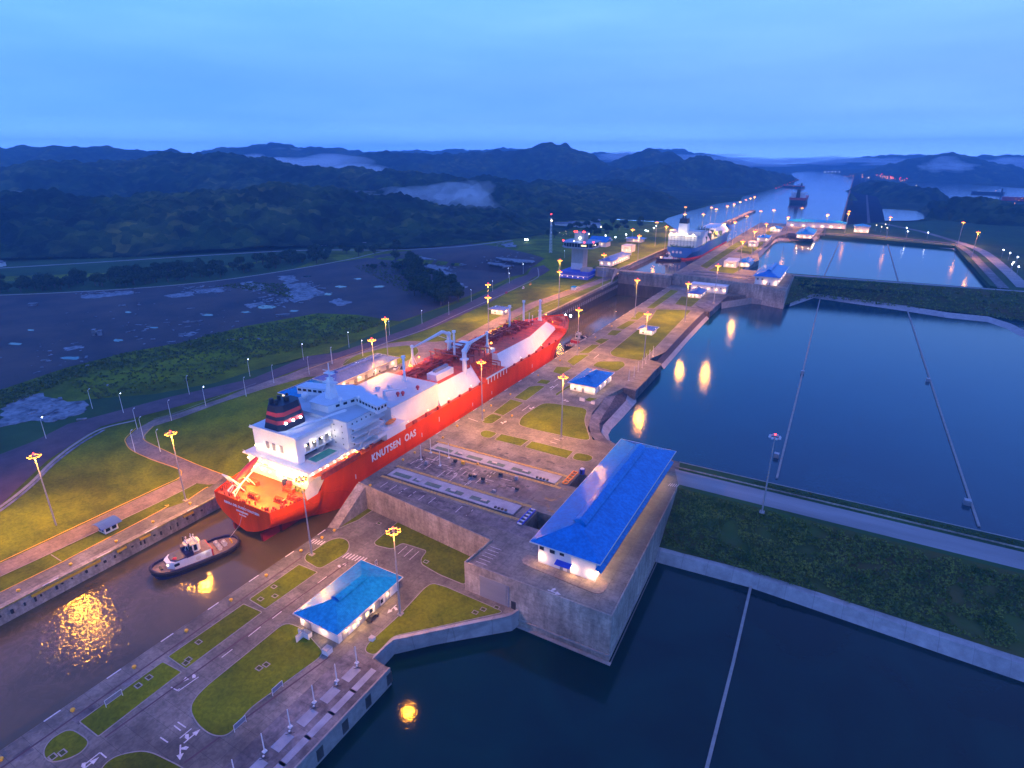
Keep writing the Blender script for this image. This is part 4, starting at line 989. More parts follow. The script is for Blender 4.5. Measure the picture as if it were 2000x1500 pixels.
# pale slabs left in the yard, each its own
SL = [([(0, 800), (40, 775), (85, 768), (172, 790), (165, 806), (105, 825), (60, 822), (0, 835)], 'large cracked concrete slab at the left edge below the brush'),
      ([(160, 577), (190, 575), (258, 568), (262, 574), (190, 583), (160, 583)], 'long pale slab at the back of the gravel yard'),
      ([(470, 553), (495, 549), (520, 562), (488, 573)], 'grey slab beside the green strip in the yard'),
      ([(540, 540), (575, 538), (585, 548), (560, 556)], 'pale slab heap with a light top at the back of the yard'),
      ([(560, 556), (600, 552), (635, 575), (575, 592)], 'wide broken slab field in the middle of the yard'),
      ([(320, 578), (375, 570), (380, 578), (335, 582)], 'white rubble strip in the middle of the yard'), ([(380, 566), (430, 562), (438, 570), (385, 574)], 'second white rubble strip towards the right'),
      ([(478, 595), (510, 590), (520, 594), (490, 603)], 'bluish puddled slab in the right half of the yard'), ([(642, 590), (660, 583), (688, 592), (665, 598)], 'light blue puddle slab near the tree clump'),
      ([(810, 500), (845, 498), (850, 507), (820, 510)], 'pale slab behind the tree clump'), ([(822, 517), (850, 515), (885, 541), (862, 543)], 'broken slab strip right of the tree clump'),
      ([(915, 497), (930, 496), (1000, 528), (985, 533)], 'long pale foundation slab running towards the road'), ([(955, 497), (985, 492), (1045, 515), (1005, 520)], 'wide pale foundation with a dark row on it'),
      ([(880, 556), (900, 553), (912, 562), (890, 566)], 'small slab near the bend of the dark road'), ([(980, 478), (1002, 474), (1008, 482), (985, 483)], 'rubble heap by the far service road'),
      ([(355, 655), (375, 648), (388, 650), (370, 658)], 'thin tilted slab in the open yard'), ([(125, 680), (160, 675), (165, 680), (130, 686)], 'small wet slab in the left half of the yard')]
for pts, lab in SL:
    P = jag(GX(*pts)); zz = sum(gh(*p) for p in P) / len(P)
    o = MB().prism(P, zz - 1, zz + .35).build('concrete_slab', M['slab']); tag(o, lab, 'slab', 'old concrete slabs in the yard')
rr_ = random.Random(12); mb = MB()
for cx_, cy_, sx_, sy_, n_ in ((395, 565, 45, 8, 60), (545, 585, 60, 12, 60), (600, 565, 35, 14, 50), (210, 573, 50, 5, 30), (500, 562, 30, 8, 30), (300, 640, 190, 40, 70), (90, 700, 80, 35, 25), (85, 800, 60, 20, 40), (870, 530, 30, 14, 40), (980, 512, 50, 14, 50), (990, 478, 16, 5, 24)):
    for _ in range(n_):
        p = G(rr_.gauss(cx_, sx_ * .55), rr_.gauss(cy_, sy_ * .55)); k = rr_.uniform(.4, 2.6) * (1.3 if cy_ < 600 else 1)
        if p.x > -340: continue
        a_ = rr_.uniform(0, 3.1); z_ = gh(p.x, p.y)
        mb.cbox(p.x, p.y, k * rr_.uniform(.6, 3), k * .7, z_ - .2, z_ + rr_.uniform(.25, .9), a_)
o = mb.build('rubble', M['slab']); tag(o, kind='stuff', label='scattered pale rubble in the gravel yard', cat='rubble')
# block-like rubble
for (a, b, sx, sy, h, lab) in ((190, 655, 5, 4, 5, 'pale broken concrete block standing alone in the yard'), (553, 618, 12, 2.5, 2.2, 'long low concrete trough in the yard'), (375, 630, 14, 1, 1.2, 'thin grey beam lying in the yard'), (365, 653, 12, 2, .8, 'tilted slab lying near the thin grey beam'), (65, 597, 7, 4, 2.5, 'yellowish box by the left edge of the yard'), (239, 598, 6, 2, 1.2, 'white beam in the back of the yard')):
    p = G(a, b); mb = MB()
    mb.cbox(p.x, p.y, sx, sy, p.z - .5, p.z + h, .8)
    if h > 3: mb = MB().cbox(p.x - 1.6, p.y - 1, 2.4, 4, p.z - .5, p.z + h, .8).cbox(p.x + 1.8, p.y + 1.6, 3, 4, p.z - .5, p.z + h * .8, .8).cbox(p.x, p.y, 5, 3, p.z + h * .55, p.z + h * .72, .8)
    o = mb.build('concrete_block', M['slab']); tag(o, lab, 'block')

# ---------------------------------------------------------------- vegetation
rnd = random.Random(5)
def leafmat(name, c1, c2):
    m, t, b = nodes(name); l = t.links.new
    g = N(t, 'ShaderNodeNewGeometry')
    n = N(t, 'ShaderNodeTexNoise'); n.inputs['Scale'].default_value = .22; n.inputs['Detail'].default_value = 4; l(g.outputs['Position'], n.inputs['Vector'])
    r = ramp_node(t, [(.35, c1), (.66, c2)]); l(n.outputs['Fac'], r.inputs[0])
    w = N(t, 'ShaderNodeMix', data_type='RGBA', blend_type='MULTIPLY'); w.inputs[0].default_value = 1
    r2 = ramp_node(t, [(0, (.6, .65, .6)), (1, (1.35, 1.3, 1.1))]); l(g.outputs['Random Per Island'], r2.inputs[0])
    l(r.outputs[0], w.inputs[6]); l(r2.outputs[0], w.inputs[7]); l(w.outputs[2], b.inputs['Base Color'])
    b.inputs['Roughness'].default_value = .8; b.inputs['Specular IOR Level'].default_value = .2
    return m
M['leaf'] = leafmat('foliage', (.022, .042, .014), (.055, .085, .025))
M['brush'] = leafmat('brush_foliage', (.06, .10, .02), (.12, .15, .035))
M['brush2'] = leafmat('embankment_foliage', (.06, .11, .015), (.19, .23, .04))
M['bark'] = mat('bark', (.10, .075, .05), .9, var=.4, scale=1, geo=False)
def leafclump(mb, c, r, n, s, flat=.8):
    for _ in range(n):
        v = Vector((rnd.gauss(0, 1), rnd.gauss(0, 1), rnd.gauss(0, 1))); v.normalize()
        v *= r * (rnd.random() ** .4); v.z *= flat
        p = Vector(c) + v
        a = Vector((rnd.uniform(-1, 1), rnd.uniform(-1, 1), rnd.uniform(-.5, .5))).normalized(); b = a.cross(Vector((rnd.uniform(-1, 1), rnd.uniform(-1, 1), rnd.uniform(-1, 1)))).normalized()
        k = s * rnd.uniform(.6, 1.4)
        mb.add([p - a * k - b * k * .5, p + a * k - b * k * .5, p + b * k], [(0, 1, 2)])
def make_tree(h, w, seed):
    rnd.seed(seed)
    t = thing('tree', (0, 0, 0), '', 'tree')
    mb = MB().tube((0, 0, -1), (0, 0, h * .45), w * .06, w * .035, 6)
    cs = []
    for k in range(7):
        a = k * 2.4 + rnd.random(); q = (math.cos(a) * w * .3 * rnd.uniform(.5, 1.1), math.sin(a) * w * .3 * rnd.uniform(.5, 1.1), h * rnd.uniform(.5, .85))
        mb.tube((0, 0, h * .35), q, w * .025, w * .01, 5); cs.append(q)
    mb.build('trunk', M['bark'], t, local=True)
    mb = MB()
    for q in cs + [(0, 0, h * .8)]:
        leafclump(mb, q, w * rnd.uniform(.2, .3), 130, w * .055)
    mb.build('crown', M['leaf'], t, local=True)
    return t
protos = [make_tree(9, 9, 11), make_tree(11, 10, 23), make_tree(8, 10, 37), make_tree(6, 8, 41)]
used = [False] * 4
def place_tree(px, py, s, lab, grp):
    p = G(px, py); k = rnd.randrange(4)
    o = protos[k] if not used[k] else copy_tree(protos[k]); used[k] = True
    o.location = p; o.scale = (s, s, s * rnd.uniform(.85, 1.15)); o.rotation_euler.z = rnd.uniform(0, 6.28)
    o['label'] = lab; o['group'] = grp
rnd.seed(3)
def inside(p, poly):
    c = False; n = len(poly)
    for i in range(n):
        a, b = poly[i], poly[(i + 1) % n]
        if (a[1] > p[1]) != (b[1] > p[1]) and p[0] < (b[0] - a[0]) * (p[1] - a[1]) / (b[1] - a[1]) + a[0]: c = not c
    return c
def scatter_px(poly, n):
    x0, x1 = min(p[0] for p in poly), max(p[0] for p in poly); y0, y1 = min(p[1] for p in poly), max(p[1] for p in poly); o = []
    while len(o) < n:
        q = (rnd.uniform(x0, x1), rnd.uniform(y0, y1))
        if inside(q, poly): o.append(q)
    return o
clump = [(770, 505), (805, 508), (850, 545), (895, 565), (905, 590), (850, 600), (800, 575), (780, 545)]
for q in scatter_px(clump, 60): place_tree(*q, 1.6, 'dark leafy tree in the dense clump between the gravel yards', 'trees of the clump between the yards')
belt = [(0, 552), (150, 548), (300, 530), (450, 518), (560, 500), (700, 485), (780, 482), (780, 492), (700, 503), (560, 527), (420, 545), (250, 560), (0, 574)]
for q in scatter_px(belt, 150): place_tree(*q, 1.35, 'dark tree in the long hedge-like belt behind the gravel yard', 'trees of the belt behind the yard')
for q in scatter_px([(1060, 455), (1210, 428), (1280, 430), (1260, 450), (1180, 462), (1080, 468)], 26): place_tree(*q, 1.4, 'dark tree beyond the control tower among small lights', 'trees beyond the control tower')
for q in scatter_px([(930, 520), (760, 525), (700, 528), (690, 522), (760, 515)], 12): place_tree(*q, .6, 'low bushy tree at the edge of the tree clump', 'low trees beside the clump')
# brush, nobody could count it
def brush(name, polys, n, r, s, m, per=7):
    mb = MB()
    for poly in polys:
        for q in scatter_px(poly, n):
            p = G(*q); leafclump(mb, (p.x, p.y, p.z + r * .4), r * rnd.uniform(.6, 1.3), per, s, .6)
    o = mb.build(name, m); tag(o, kind='stuff', label='rough brush growing below the gravel yard', cat='brush')
brush('brush', [[(0, 765), (130, 722), (250, 690), (350, 672), (400, 655), (620, 615), (700, 620), (752, 632), (640, 672), (500, 700), (420, 690), (350, 700), (250, 715), (130, 745), (0, 800)]], 1900, 1.5, .65, M['brush'])
brush('brush', [[(130, 750), (250, 716), (420, 692), (500, 702), (420, 740), (300, 765), (180, 780)], [(420, 560), (480, 552), (560, 555), (575, 585), (520, 570)], [(690, 520), (780, 512), (800, 575), (740, 545)]], 420, 1.2, .6, M['brush'])
def bankz(x, y):
    t = min(1, max(0, (y - 196.8) / (ey0 - 196.8))); return -1.9 + t * (Z1 + 1.9)
mb = MB()
for _ in range(9500):
    x = rnd.uniform(-45.5, 170); y = 198.5 + 24 * rnd.random() ** 1.1
    n = noise.noise((x / 9, y / 6, 2.2))
    if n < -.38: continue
    leafclump(mb, (x, y, bankz(x, y) + .35), rnd.uniform(.35, 1.0) * (1 + n), 9, .3, .7)
o = mb.build('embankment_brush', M['brush2']); tag(o, kind='stuff', label='clumpy shrubs covering the embankment between the basins', cat='brush')
mb = MB()
for _ in range(1500):
    t = rnd.random(); x = -48 + 260 * t; y = 615 + (84 + 12 * t) * rnd.random(); u = (y - 615 - (60 if x > -20 else 0)) / 80
    yt = 693 + (x + 50) * .105; yb = 675 - max(0, x + 28) * .1 if x > -28 else 612 + (x + 50) * 2.6
    f = rnd.random(); y = yb + (yt - yb) * f; z = 6.5 + (Z2 - 6.5) * f
    leafclump(mb, (x, y, z + .3), 1.6, 6, .7, .6)
o = mb.build('embankment_brush', M['brush2']); tag(o, kind='stuff', label='shrubs covering the far embankment behind the middle basins', cat='brush')
mb = MB()
for _ in range(420):
    x = rnd.uniform(-20, 110); leafclump(mb, (x, 243.5 + rnd.gauss(0, .7) + x * .009, Z1 + .1), .5, 6, .28, .6)
o = mb.build('verge_weeds', M['brush']); tag(o, kind='stuff', label='weeds in the strip beside the embankment road', cat='weeds')
# ---------------------------------------------------------------- lamps
def plight(name, e, col, r, parent, loc, down=False):
    if down:
        l_ = bpy.data.lights.get(name) or bpy.data.lights.new(name, 'SPOT'); l_.spot_size = math.radians(166); l_.spot_blend = .5
    else: l_ = bpy.data.lights.get(name) or bpy.data.lights.new(name, 'POINT')
    l_.energy = e; l_.color = col; l_.shadow_soft_size = r
    o = bpy.data.objects.new('lamp_light', l_); C.objects.link(o); o.parent = parent; o.location = loc
    return o
MAST_E = 130000
def make_mast(lit=True, h=33, full=True):
    t = thing('high_mast_lamp', (0, 0, 0), '', 'lamp post', 'high mast lamps of the locks')
    MB().box(-.9, .9, -.9, .9, -.2, .35).build('footing', M['kerb'], t, local=True)
    MB().tube((0, 0, .3), (0, 0, h - .4), .34, .16, 10).build('pole', M['steel'], t, local=True)
    mb = MB(); n = 16; R = 1.55
    ring = [(R * math.cos(2 * PI * i / n), R * math.sin(2 * PI * i / n), h - .5) for i in range(n + 1)]
    mb.path(ring, .09, 5)
    for i in range(4): mb.tube((0, 0, h - .6), ring[i * 4], .06, .06, 4)
    mb.tube((0, 0, h - 1.0), (0, 0, h), .42, .34, 10)
    mb.build('head_frame', M['steel'], t, local=True)
    k = 8
    for i in range(k):
        a = 2 * PI * (i + .5) / k; x, y = 1.72 * math.cos(a), 1.72 * math.sin(a)
        f = MB().tube((x * .92, y * .92, h - .25), (x * 1.05, y * 1.05, h - .72), .22, .5, 8).build('floodlight', M['dark'] if lit else M['greylamp'], t, local=True)
        MB().ball((x * 1.06, y * 1.06, h - .8), .56, 8, 5, .6).build('lens', M['sodium'] if lit else M['greylamp'], f, local=True)
    MB().ball((0, 0, h + .35), .28, 6, 4).build('warning_light', M['redlamp'], t, local=True)
    if lit: plight('mast_light', MAST_E, (1, .38, .022), 1.7, t, (0, 0, h - 1.6), True)
    return t
mastL = make_mast(True); mastU = make_mast(False)
# head pixel, height of its foot, label
MASTS = [
    (66, 889, 0, 'lit high mast on the grass at the left edge of the photo'), (333, 845, 0, 'lit high mast on the narrow lawn between the left quay road and the red ship'),
    (768, 1035, 0, 'lit high mast on the lower lawn behind the small blue-roofed hall'), (588, 935, 0, 'lit high mast standing on the quay in front of the stern of the red ship'),
    (726, 663, Z1, 'lit high mast in the oval lawn behind the red ship'), (752, 622, 8.5, 'lit high mast beside the dark road behind the oval lawn'),
    (953, 580, Z1, 'lit high mast rising behind the red deck cranes'), (953, 555, 8.5, 'lit high mast by the dark road, straight above the one behind the deck cranes'),
    (1093, 530, Z1, 'lit high mast in front of the control tower'), (1094, 508, 10, 'lit high mast left of the control tower shaft'),
    (940, 706, Z1, 'lit high mast whose head stands before the manifold of the red ship'), (1100, 735, Z1, 'lit high mast on the square lawn in front of the middle hall'),
    (1265, 612, Z1, 'lit high mast on the long lawn beside the small guard hut'), (1131, 604, Z1, 'lit high mast in front of the chamber water beyond the red bow'),
    (1245, 546, Z1, 'lit high mast in front of the brown lock gate'), (1345, 553, Z1, 'lit high mast left of the long white-roofed annexe'),
    (1180, 497, Z2, 'lit high mast over the arcaded hall beside the control tower'), (1236, 448, Z2, 'lit high mast above the white plant box, the farther one'),
    (1249, 460, Z2, 'lit high mast right of the white plant box'), (1283, 434, Z2, 'lit high mast behind the stern of the blue ship'),
    (1302, 442, Z2, 'lit high mast beside the stern of the blue ship'), (1403, 518, Z2, 'lit high mast on the small lawn behind the gate recesses'),
    (1451, 471, Z2, 'lit high mast beside the small lawn of the upper chamber'), (1475, 451, Z2, 'lit high mast near the head of the upper chamber'),
    (1339, 404, Z2, 'lit high mast above the funnel of the blue ship, upper one'), (1338, 418, Z2, 'lit high mast above the funnel of the blue ship, lower one'),
    (1374, 418, Z2, 'lit high mast above the middle of the blue ship'), (1390, 405, Z2, 'lit high mast above the blue ship, upper one of a close pair'), (1399, 408, Z2, 'lit high mast above the blue ship, lower one of a close pair'),
    (1421, 402, Z2, 'lit high mast, lowest of the row along the far jetty'), (1434, 398, Z2, 'lit high mast, second from below in the row along the far jetty'), (1446, 394, Z2, 'lit high mast, third from below in the row along the far jetty'),
    (1457, 390, Z2, 'lit high mast, fourth from below in the row along the far jetty'), (1466, 387, Z2, 'lit high mast, fifth from below in the row along the far jetty'), (1474, 384, Z2, 'lit high mast, farthest of the row along the far jetty'),
    (1459, 421.6, Z2, 'lit high mast at the bright water beside the far jetty'), (1436, 433, Z2, 'lit high mast over the bow of the blue ship'),
    (1486, 412, Z2, 'lit high mast right of the end of the far jetty'), (1512, 410, Z2, 'lit high mast between the far jetty and the long white hall'), (1540, 424, Z2, 'lit high mast at the left corner of the long white hall'),
    (1497, 437, Z2, 'lit high mast beside the tiny hut at the lake shore'), (1567, 406, Z2, 'lit high mast over the lake behind the long white hall, left one'), (1617, 419, Z2, 'lit high mast over the lake behind the long white hall, right one'),
    (1740, 424, 20, 'lit high mast near the small lake right of the dam'), (1882, 434, 20, 'lit high mast standing alone in the right hand fields'), (1911, 453, 20, 'lit high mast beside the road right of the upper basin'),
    (1659, 412, 19, 'lit high mast on the dam, upper lamp'), (1657, 417, 19, 'lit high mast on the dam, lower lamp'),
]
MP = []
for i, (a, b, z, lab) in enumerate(MASTS):
    p = U(a, b, z + 32.6); p.z = z
    # the row over the far jetty stands farther off: keep it on the jetty or the walls
    o = mastL if i == 0 else copy_tree(mastL)
    o.location = p; o['label'] = lab; MP.append((p, o))
    if i in (2, 3):   # these two burn weaker
        for ch in o.children:
            if ch.type == 'LIGHT': ch.data = ch.data.copy(); ch.data.energy = MAST_E * (.42 if i == 2 else .6)
for x_, y_, lab_ in ((-250, 0, 'lit high mast left of the near left quay, outside the photo'), (-112, -12, 'lit high mast beside the near wharf, outside the photo')):
    o = copy_tree(mastL); o.location = (x_, y_, 0); o['label'] = lab_
p = U(1514, 852, Z1 + 32.6); p.z = Z1; mastU.location = p; mastU['label'] = 'unlit high mast beside the embankment road'
for a, b, lab in ((1412, 628, ''), ):
    pass
# low street lamps with one arm
def make_street(lit, name='street_lamp', h=11):
    t = thing(name, (0, 0, 0), '', 'street lamp', 'street lamps along the dark road')
    MB().tube((0, 0, -.3), (0, 0, h), .16, .09, 6).path([(0, 0, h), (.5, 0, h + .35), (1.5, 0, h + .4)], .06, 5).build('pole', M['steelw'], t, local=True)
    MB().cbox(1.6, 0, 1.1, .45, h + .3, h + .48).build('lamp_head', M['steelw'], t, local=True)
    if lit:
        MB().ball((1.6, 0, h + .25), .27, 6, 4).build('lens', M['whitelamp'], t, local=True)
        plight('street_light', 260, (.75, .85, 1), .3, t, (1.6, 0, h - .2))
    return t
sL, sU = make_street(True), make_street(False)
firstL = firstU = True
ST = [(589, 673, 1), (483, 703, 1), (395, 757, 1), (363, 736, 0), (530, 715, 0), (475, 739, 0), (646, 680, 0), (600, 699, 0), (232, 770, 1), (78, 817, 1), (327, 784, 0), (259, 800, 0), (271, 817, 0), (304, 842, 0), (254, 843, 0), (171, 762, 0),
      (679, 650, 1), (645, 680, 0), (823, 607, 1), (920, 567, 1), (962, 549, 1), (993, 524, 1), (995, 534, 1), (1022, 516, 1), (1049, 507, 1), (1077, 498, 1), (1103, 490, 1), (759, 628, 1), (876, 591, 0), (706, 666, 1)]
cl = cu = 0
for a, b, lit in ST:
    z = 8 + 11.3
    for _ in range(8): p = U(a, b, z); z = gh(p.x, p.y) + 11.3
    p = U(a, b, z); p.z = z - 11.3
    if lit: o = sL if firstL else copy_tree(sL); firstL = False; cl += 1; lab = 'lit white street lamp along the dark road, %s in the order listed from the middle' % nth(cl - 1)
    else: o = sU if firstU else copy_tree(sU); firstU = False; cu += 1; lab = 'unlit street lamp'
    o.location = p; o.rotation_euler.z = 2.2
    o['_px'] = a; o['_lit'] = lit
for lit in (0, 1):
    q = sorted([o for o in C.objects if o.get('_px') is not None and o['_lit'] == lit], key=lambda o: o['_px'])
    for i, o in enumerate(q):
        o['label'] = ('lit white' if lit else 'unlit grey') + ' street lamp on the left bank, %s of its kind counting from the left' % nth(i)
for o in list(C.objects):
    if o.get('_px') is not None: del o['_px']; del o['_lit']
# tiny lamps far off on the right bank, beyond the tower and at the harbour
def make_small(m, e, col, h=9):
    t = thing('lamp_post', (0, 0, 0), '', 'lamp post')
    MB().tube((0, 0, -.3), (0, 0, h), .2, .15, 5).build('pole', M['steel'], t, local=True)
    MB().ball((0, 0, h + .5), .65, 6, 4).build('lamp_globe', m, t, local=True)
    return t
sw, swm, sor, srd = make_small(M['whitelamp'], 0, 0), make_small(M['warm'], 0, 0), make_small(M['sodium'], 0, 0, 14), make_small(M['redlamp'], 0, 0, 18)
fl = {id(k): True for k in (sw, swm, sor, srd)}
def small(proto, px, py, z, h, lab, grp, s=1):
    p = U(px, py, z + h * s); p.z = z
    o = proto if fl[id(proto)] else copy_tree(proto); fl[id(proto)] = False
    o.location = p; o.scale = (s, s, s); o['label'] = lab; o['group'] = grp
for a, b in ((1960, 488), (1973, 494), (1988, 502), (1980, 512), (1977, 516), (1990, 521)): small(sw, a, b, 20, 9.5, 'small white lamp in the slanting row at the right edge of the photo', 'white lamps at the right edge')
for a, b in ((1771, 445), (1773, 452), (1813, 454)): small(sw, a, b, 20, 9.5, 'small white lamp in the green field right of the dam', 'white lamps in the right field')
for a, b in ((1712, 440), (1722, 443), (1730, 438), (1733, 445)): small(swm, a, b, 20, 9.5, 'small warm lamp beside the pump house at the foot of the dam', 'warm lamps at the foot of the dam')
for a, b in ((1093, 455), (1097, 452), (1105, 452), (1122, 456), (1100, 459), (1106, 458), (1155, 455), (1163, 452), (1148, 460), (1144, 463), (1136, 453), (1113, 461)): small(swm, a, b, 12, 9.5, 'small warm lamp in the car park behind the control tower', 'warm lamps behind the control tower')
for a, b in ((1176, 463), (1183, 460), (1202, 463), (1223, 458), (1261, 450), (1265, 451), (1277, 445), (1282, 441), (1150, 455 + 2)): small(sw, a, b, 14, 9.5, 'small white lamp between the control tower and the blue ship', 'white lamps right of the control tower', 1.2)
for a, b in ((1174, 443), (1211, 442)): small(swm, a, b, 14, 9.5, 'yellow lamp above the trees behind the control tower', 'yellow lamps above the trees', 1.6)
hr = random.Random(9)
for k in range(46):
    a = hr.gauss(1728, 24); a = min(1790, max(1684, a)); b = 341 + abs(a - 1700) * .16 + hr.uniform(-2, 3.5)
    small(hr.choice((sor, sor, swm, srd)), a, b, 17.5, 14, 'tiny lamp among the dense harbour lights across the lake', 'harbour lights across the lake', hr.uniform(1.0, 2.0))
for a in (1611, 1618, 1625, 1632, 1639): small(sw, a, 335.5, 17, 9.5, 'tiny white lamp in the row on the far shore of the lake', 'white lamps on the far shore', 1.4)
for k in range(12): small(sor, 1650 + k * 1.6, 344.5 - k * .1, 17.5, 14, 'tiny orange lamp at the far end of the dam', 'orange lamps at the far end of the dam', .9)
for k in range(9): small(srd, 1516 + k * 5.5, 368 - k * 2.2, 17, 18, 'tiny red navigation lamp on the left shore of the lake', 'red lamps on the lake shore', .7)

# ---------------------------------------------------------------- buildings
def wall_lamp(t, x, y, z, e=350, col=(1, .56, .25), m='warm', r=.24, dx=0, dy=-.7):
    b = MB().ball((x, y, z), r, 6, 4).build('wall_lamp', M[m], t)
    if e: plight('wall_light_%d' % int(e), e, col, .2, b, (x + dx - t.location.x, y + dy - t.location.y, z - .2 - t.location.z))
def hall(x0, x1, y0, y1, z0, ze, rise, lab, ov=1.6, vent=True, lamps=(), doors=(), windows=(), cat='building', flat=False, rm='roof', grp=None, le=330):
    """eaves rectangle x0..x1, y0..y1; walls stand inside by ov"""
    t = thing('hall', ((x0 + x1) / 2, (y0 + y1) / 2, z0), lab, cat, grp)
    a, b, c, d = x0 + ov, x1 - ov, y0 + ov, y1 - ov
    MB().box(a, b, c, d, z0 - .1, ze + .3).build('wall', M['whitew'], t)
    mb = MB(); w = (x1 - x0) / 2; cx = (x0 + x1) / 2; cy = (y0 + y1) / 2
    lx = (x1 - x0) >= (y1 - y0)
    if flat:
        mb.box(x0, x1, y0, y1, ze, ze + .5); mb.box(x0 + .5, x1 - .5, y0 + .5, y1 - .5, ze + .5, ze + .55)
    elif not lx:
        r0, r1 = (cx, y0 + w), (cx, y1 - w)
        V = [(x0, y0, ze), (x1, y0, ze), (x1, y1, ze), (x0, y1, ze), (cx, y0 + w, ze + rise), (cx, y1 - w, ze + rise)]
        mb.add(V, [(0, 1, 4), (1, 2, 5, 4), (2, 3, 5), (3, 0, 4, 5), (3, 2, 1, 0)])
    else:
        w = (y1 - y0) / 2
        V = [(x0, y0, ze), (x1, y0, ze), (x1, y1, ze), (x0, y1, ze), (x0 + w, cy, ze + rise), (x1 - w, cy, ze + rise)]
        mb.add(V, [(3, 0, 4), (0, 1, 5, 4), (1, 2, 5), (2, 3, 4, 5), (3, 2, 1, 0)])
    rf = mb.build('roof', M[rm], t)
    mb = MB()
    for q in ((x0 - .08, x1 + .08, y0 - .08, y0 + .12), (x0 - .08, x1 + .08, y1 - .12, y1 + .08), (x0 - .08, x0 + .12, y0 + .12, y1 - .12), (x1 - .12, x1 + .08, y0 + .12, y1 - .12)): mb.box(*q, ze - .38, ze + .02)
    mb.build('gutter', M['cream'], rf)
    if vent and not flat:
        mb = MB()
        if not lx:
            va, vb = y0 + w * .95, y1 - w * .95; vw = w * .2; zt = ze + rise
            mb.add([(cx - vw, va, zt - rise * .08), (cx + vw, va, zt - rise * .08), (cx + vw, vb, zt - rise * .08), (cx - vw, vb, zt - rise * .08), (cx - vw * .7, va, zt + rise * .14), (cx, va, zt + rise * .26), (cx + vw * .7, va, zt + rise * .14), (cx - vw * .7, vb, zt + rise * .14), (cx, vb, zt + rise * .26), (cx + vw * .7, vb, zt + rise * .14)],
                   [(0, 1, 6, 5, 4), (3, 7, 8, 9, 2), (0, 4, 7, 3), (1, 2, 9, 6), (4, 5, 8, 7), (5, 6, 9, 8)])
        else:
            va, vb = x0 + w * .95, x1 - w * .95; vw = w * .2; zt = ze + rise
            mb.add([(va, cy - vw, zt - rise * .08), (va, cy + vw, zt - rise * .08), (vb, cy + vw, zt - rise * .08), (vb, cy - vw, zt - rise * .08), (va, cy - vw * .7, zt + rise * .14), (va, cy, zt + rise * .26), (va, cy + vw * .7, zt + rise * .14), (vb, cy - vw * .7, zt + rise * .14), (vb, cy, zt + rise * .26), (vb, cy + vw * .7, zt + rise * .14)],
                   [(1, 0, 4, 5, 6), (7, 3, 2, 9, 8), (4, 0, 3, 7), (2, 1, 6, 9), (5, 4, 7, 8), (6, 5, 8, 9)])
        mb.build('ridge_vent', M[rm], rf)
    for f, u, zz in lamps:
        x, y = {'S': (a + (b - a) * u, c - .25), 'N': (a + (b - a) * u, d + .2), 'W': (a - .2, c + (d - c) * u), 'E': (b + .2, c + (d - c) * u)}[f]
        wall_lamp(t, x, y, z0 + zz, le, dx={'W': -.8, 'E': .8}.get(f, 0), dy={'S': -.8, 'N': .8}.get(f, 0))
    def openings(lst, name, m, frame=False):
        for f, u, w_, za, zb in lst:
            if f in 'SN':
                x = a + (b - a) * u; y = c if f == 'S' else d; s = -1 if f == 'S' else 1
                o = MB().box(x - w_ / 2, x + w_ / 2, min(y + .02 * s, y + .1 * s), max(y + .02 * s, y + .1 * s), z0 + za, z0 + zb).build(name, M[m], t)
                if frame: MB().box(x - w_ / 2 - .12, x + w_ / 2 + .12, min(y, y + .16 * s), max(y, y + .16 * s), z0 + za - .15, z0 + za).box(x - w_ / 2 - .12, x + w_ / 2 + .12, min(y, y + .16 * s), max(y, y + .16 * s), z0 + zb, z0 + zb + .12).build('frame', M['cream'], o)
            else:
                y = c + (d - c) * u; x = a if f == 'W' else b; s = -1 if f == 'W' else 1
                o = MB().box(min(x + .02 * s, x + .1 * s), max(x + .02 * s, x + .1 * s), y - w_ / 2, y + w_ / 2, z0 + za, z0 + zb).build(name, M[m], t)
                if frame: MB().box(min(x, x + .16 * s), max(x, x + .16 * s), y - w_ / 2 - .12, y + w_ / 2 + .12, z0 + za - .15, z0 + za).box(min(x, x + .16 * s), max(x, x + .16 * s), y - w_ / 2 - .12, y + w_ / 2 + .12, z0 + zb, z0 + zb + .12).build('frame', M['cream'], o)
    openings([d_[:5] for d_ in doors], 'door', 'shutter'); openings([w_[:5] for w_ in windows if len(w_) < 6], 'window', 'glass', True); openings([w_[:5] for w_ in windows if len(w_) > 5], 'window', 'bright', True)
    return t
# the big valve hall of the near platform
B1 = hall(-77.3, -52.2, 148.8, 237.8, Z1, 20, 4.6, 'huge hall with a bright blue hipped roof on the gate platform', ov=2.2,
          lamps=[('S', .06, 3), ('S', .62, 2.6), ('S', .93, 2.6), ('E', .02, 2.6)] + [('E', .1 + .1 * k, 3.2) for k in range(9)],
          doors=[('S', .42, 1.1, 0, 2.4), ('S', .55, 1.1, 0, 2.4)], windows=[('S', .06, 1.6, 5.5, 7), ('S', .25, 1.8, 5.5, 7.4), ('S', .42, 1.6, 5.8, 7)], le=650)
MB().add([(-68.2, 148.9, Z1 + 3.2), (-62.6, 148.9, Z1 + 3.2), (-62.6, 151, Z1 + 3.8), (-68.2, 151, Z1 + 3.8), (-68.2, 148.9, Z1 + 3.05), (-62.6, 148.9, Z1 + 3.05), (-62.6, 151, Z1 + 3.6), (-68.2, 151, Z1 + 3.6)], [(0, 1, 2, 3), (4, 7, 6, 5), (0, 4, 5, 1), (1, 5, 6, 2), (3, 2, 6, 7), (0, 3, 7, 4)]).build('door_canopy', M['bluewall'], B1)
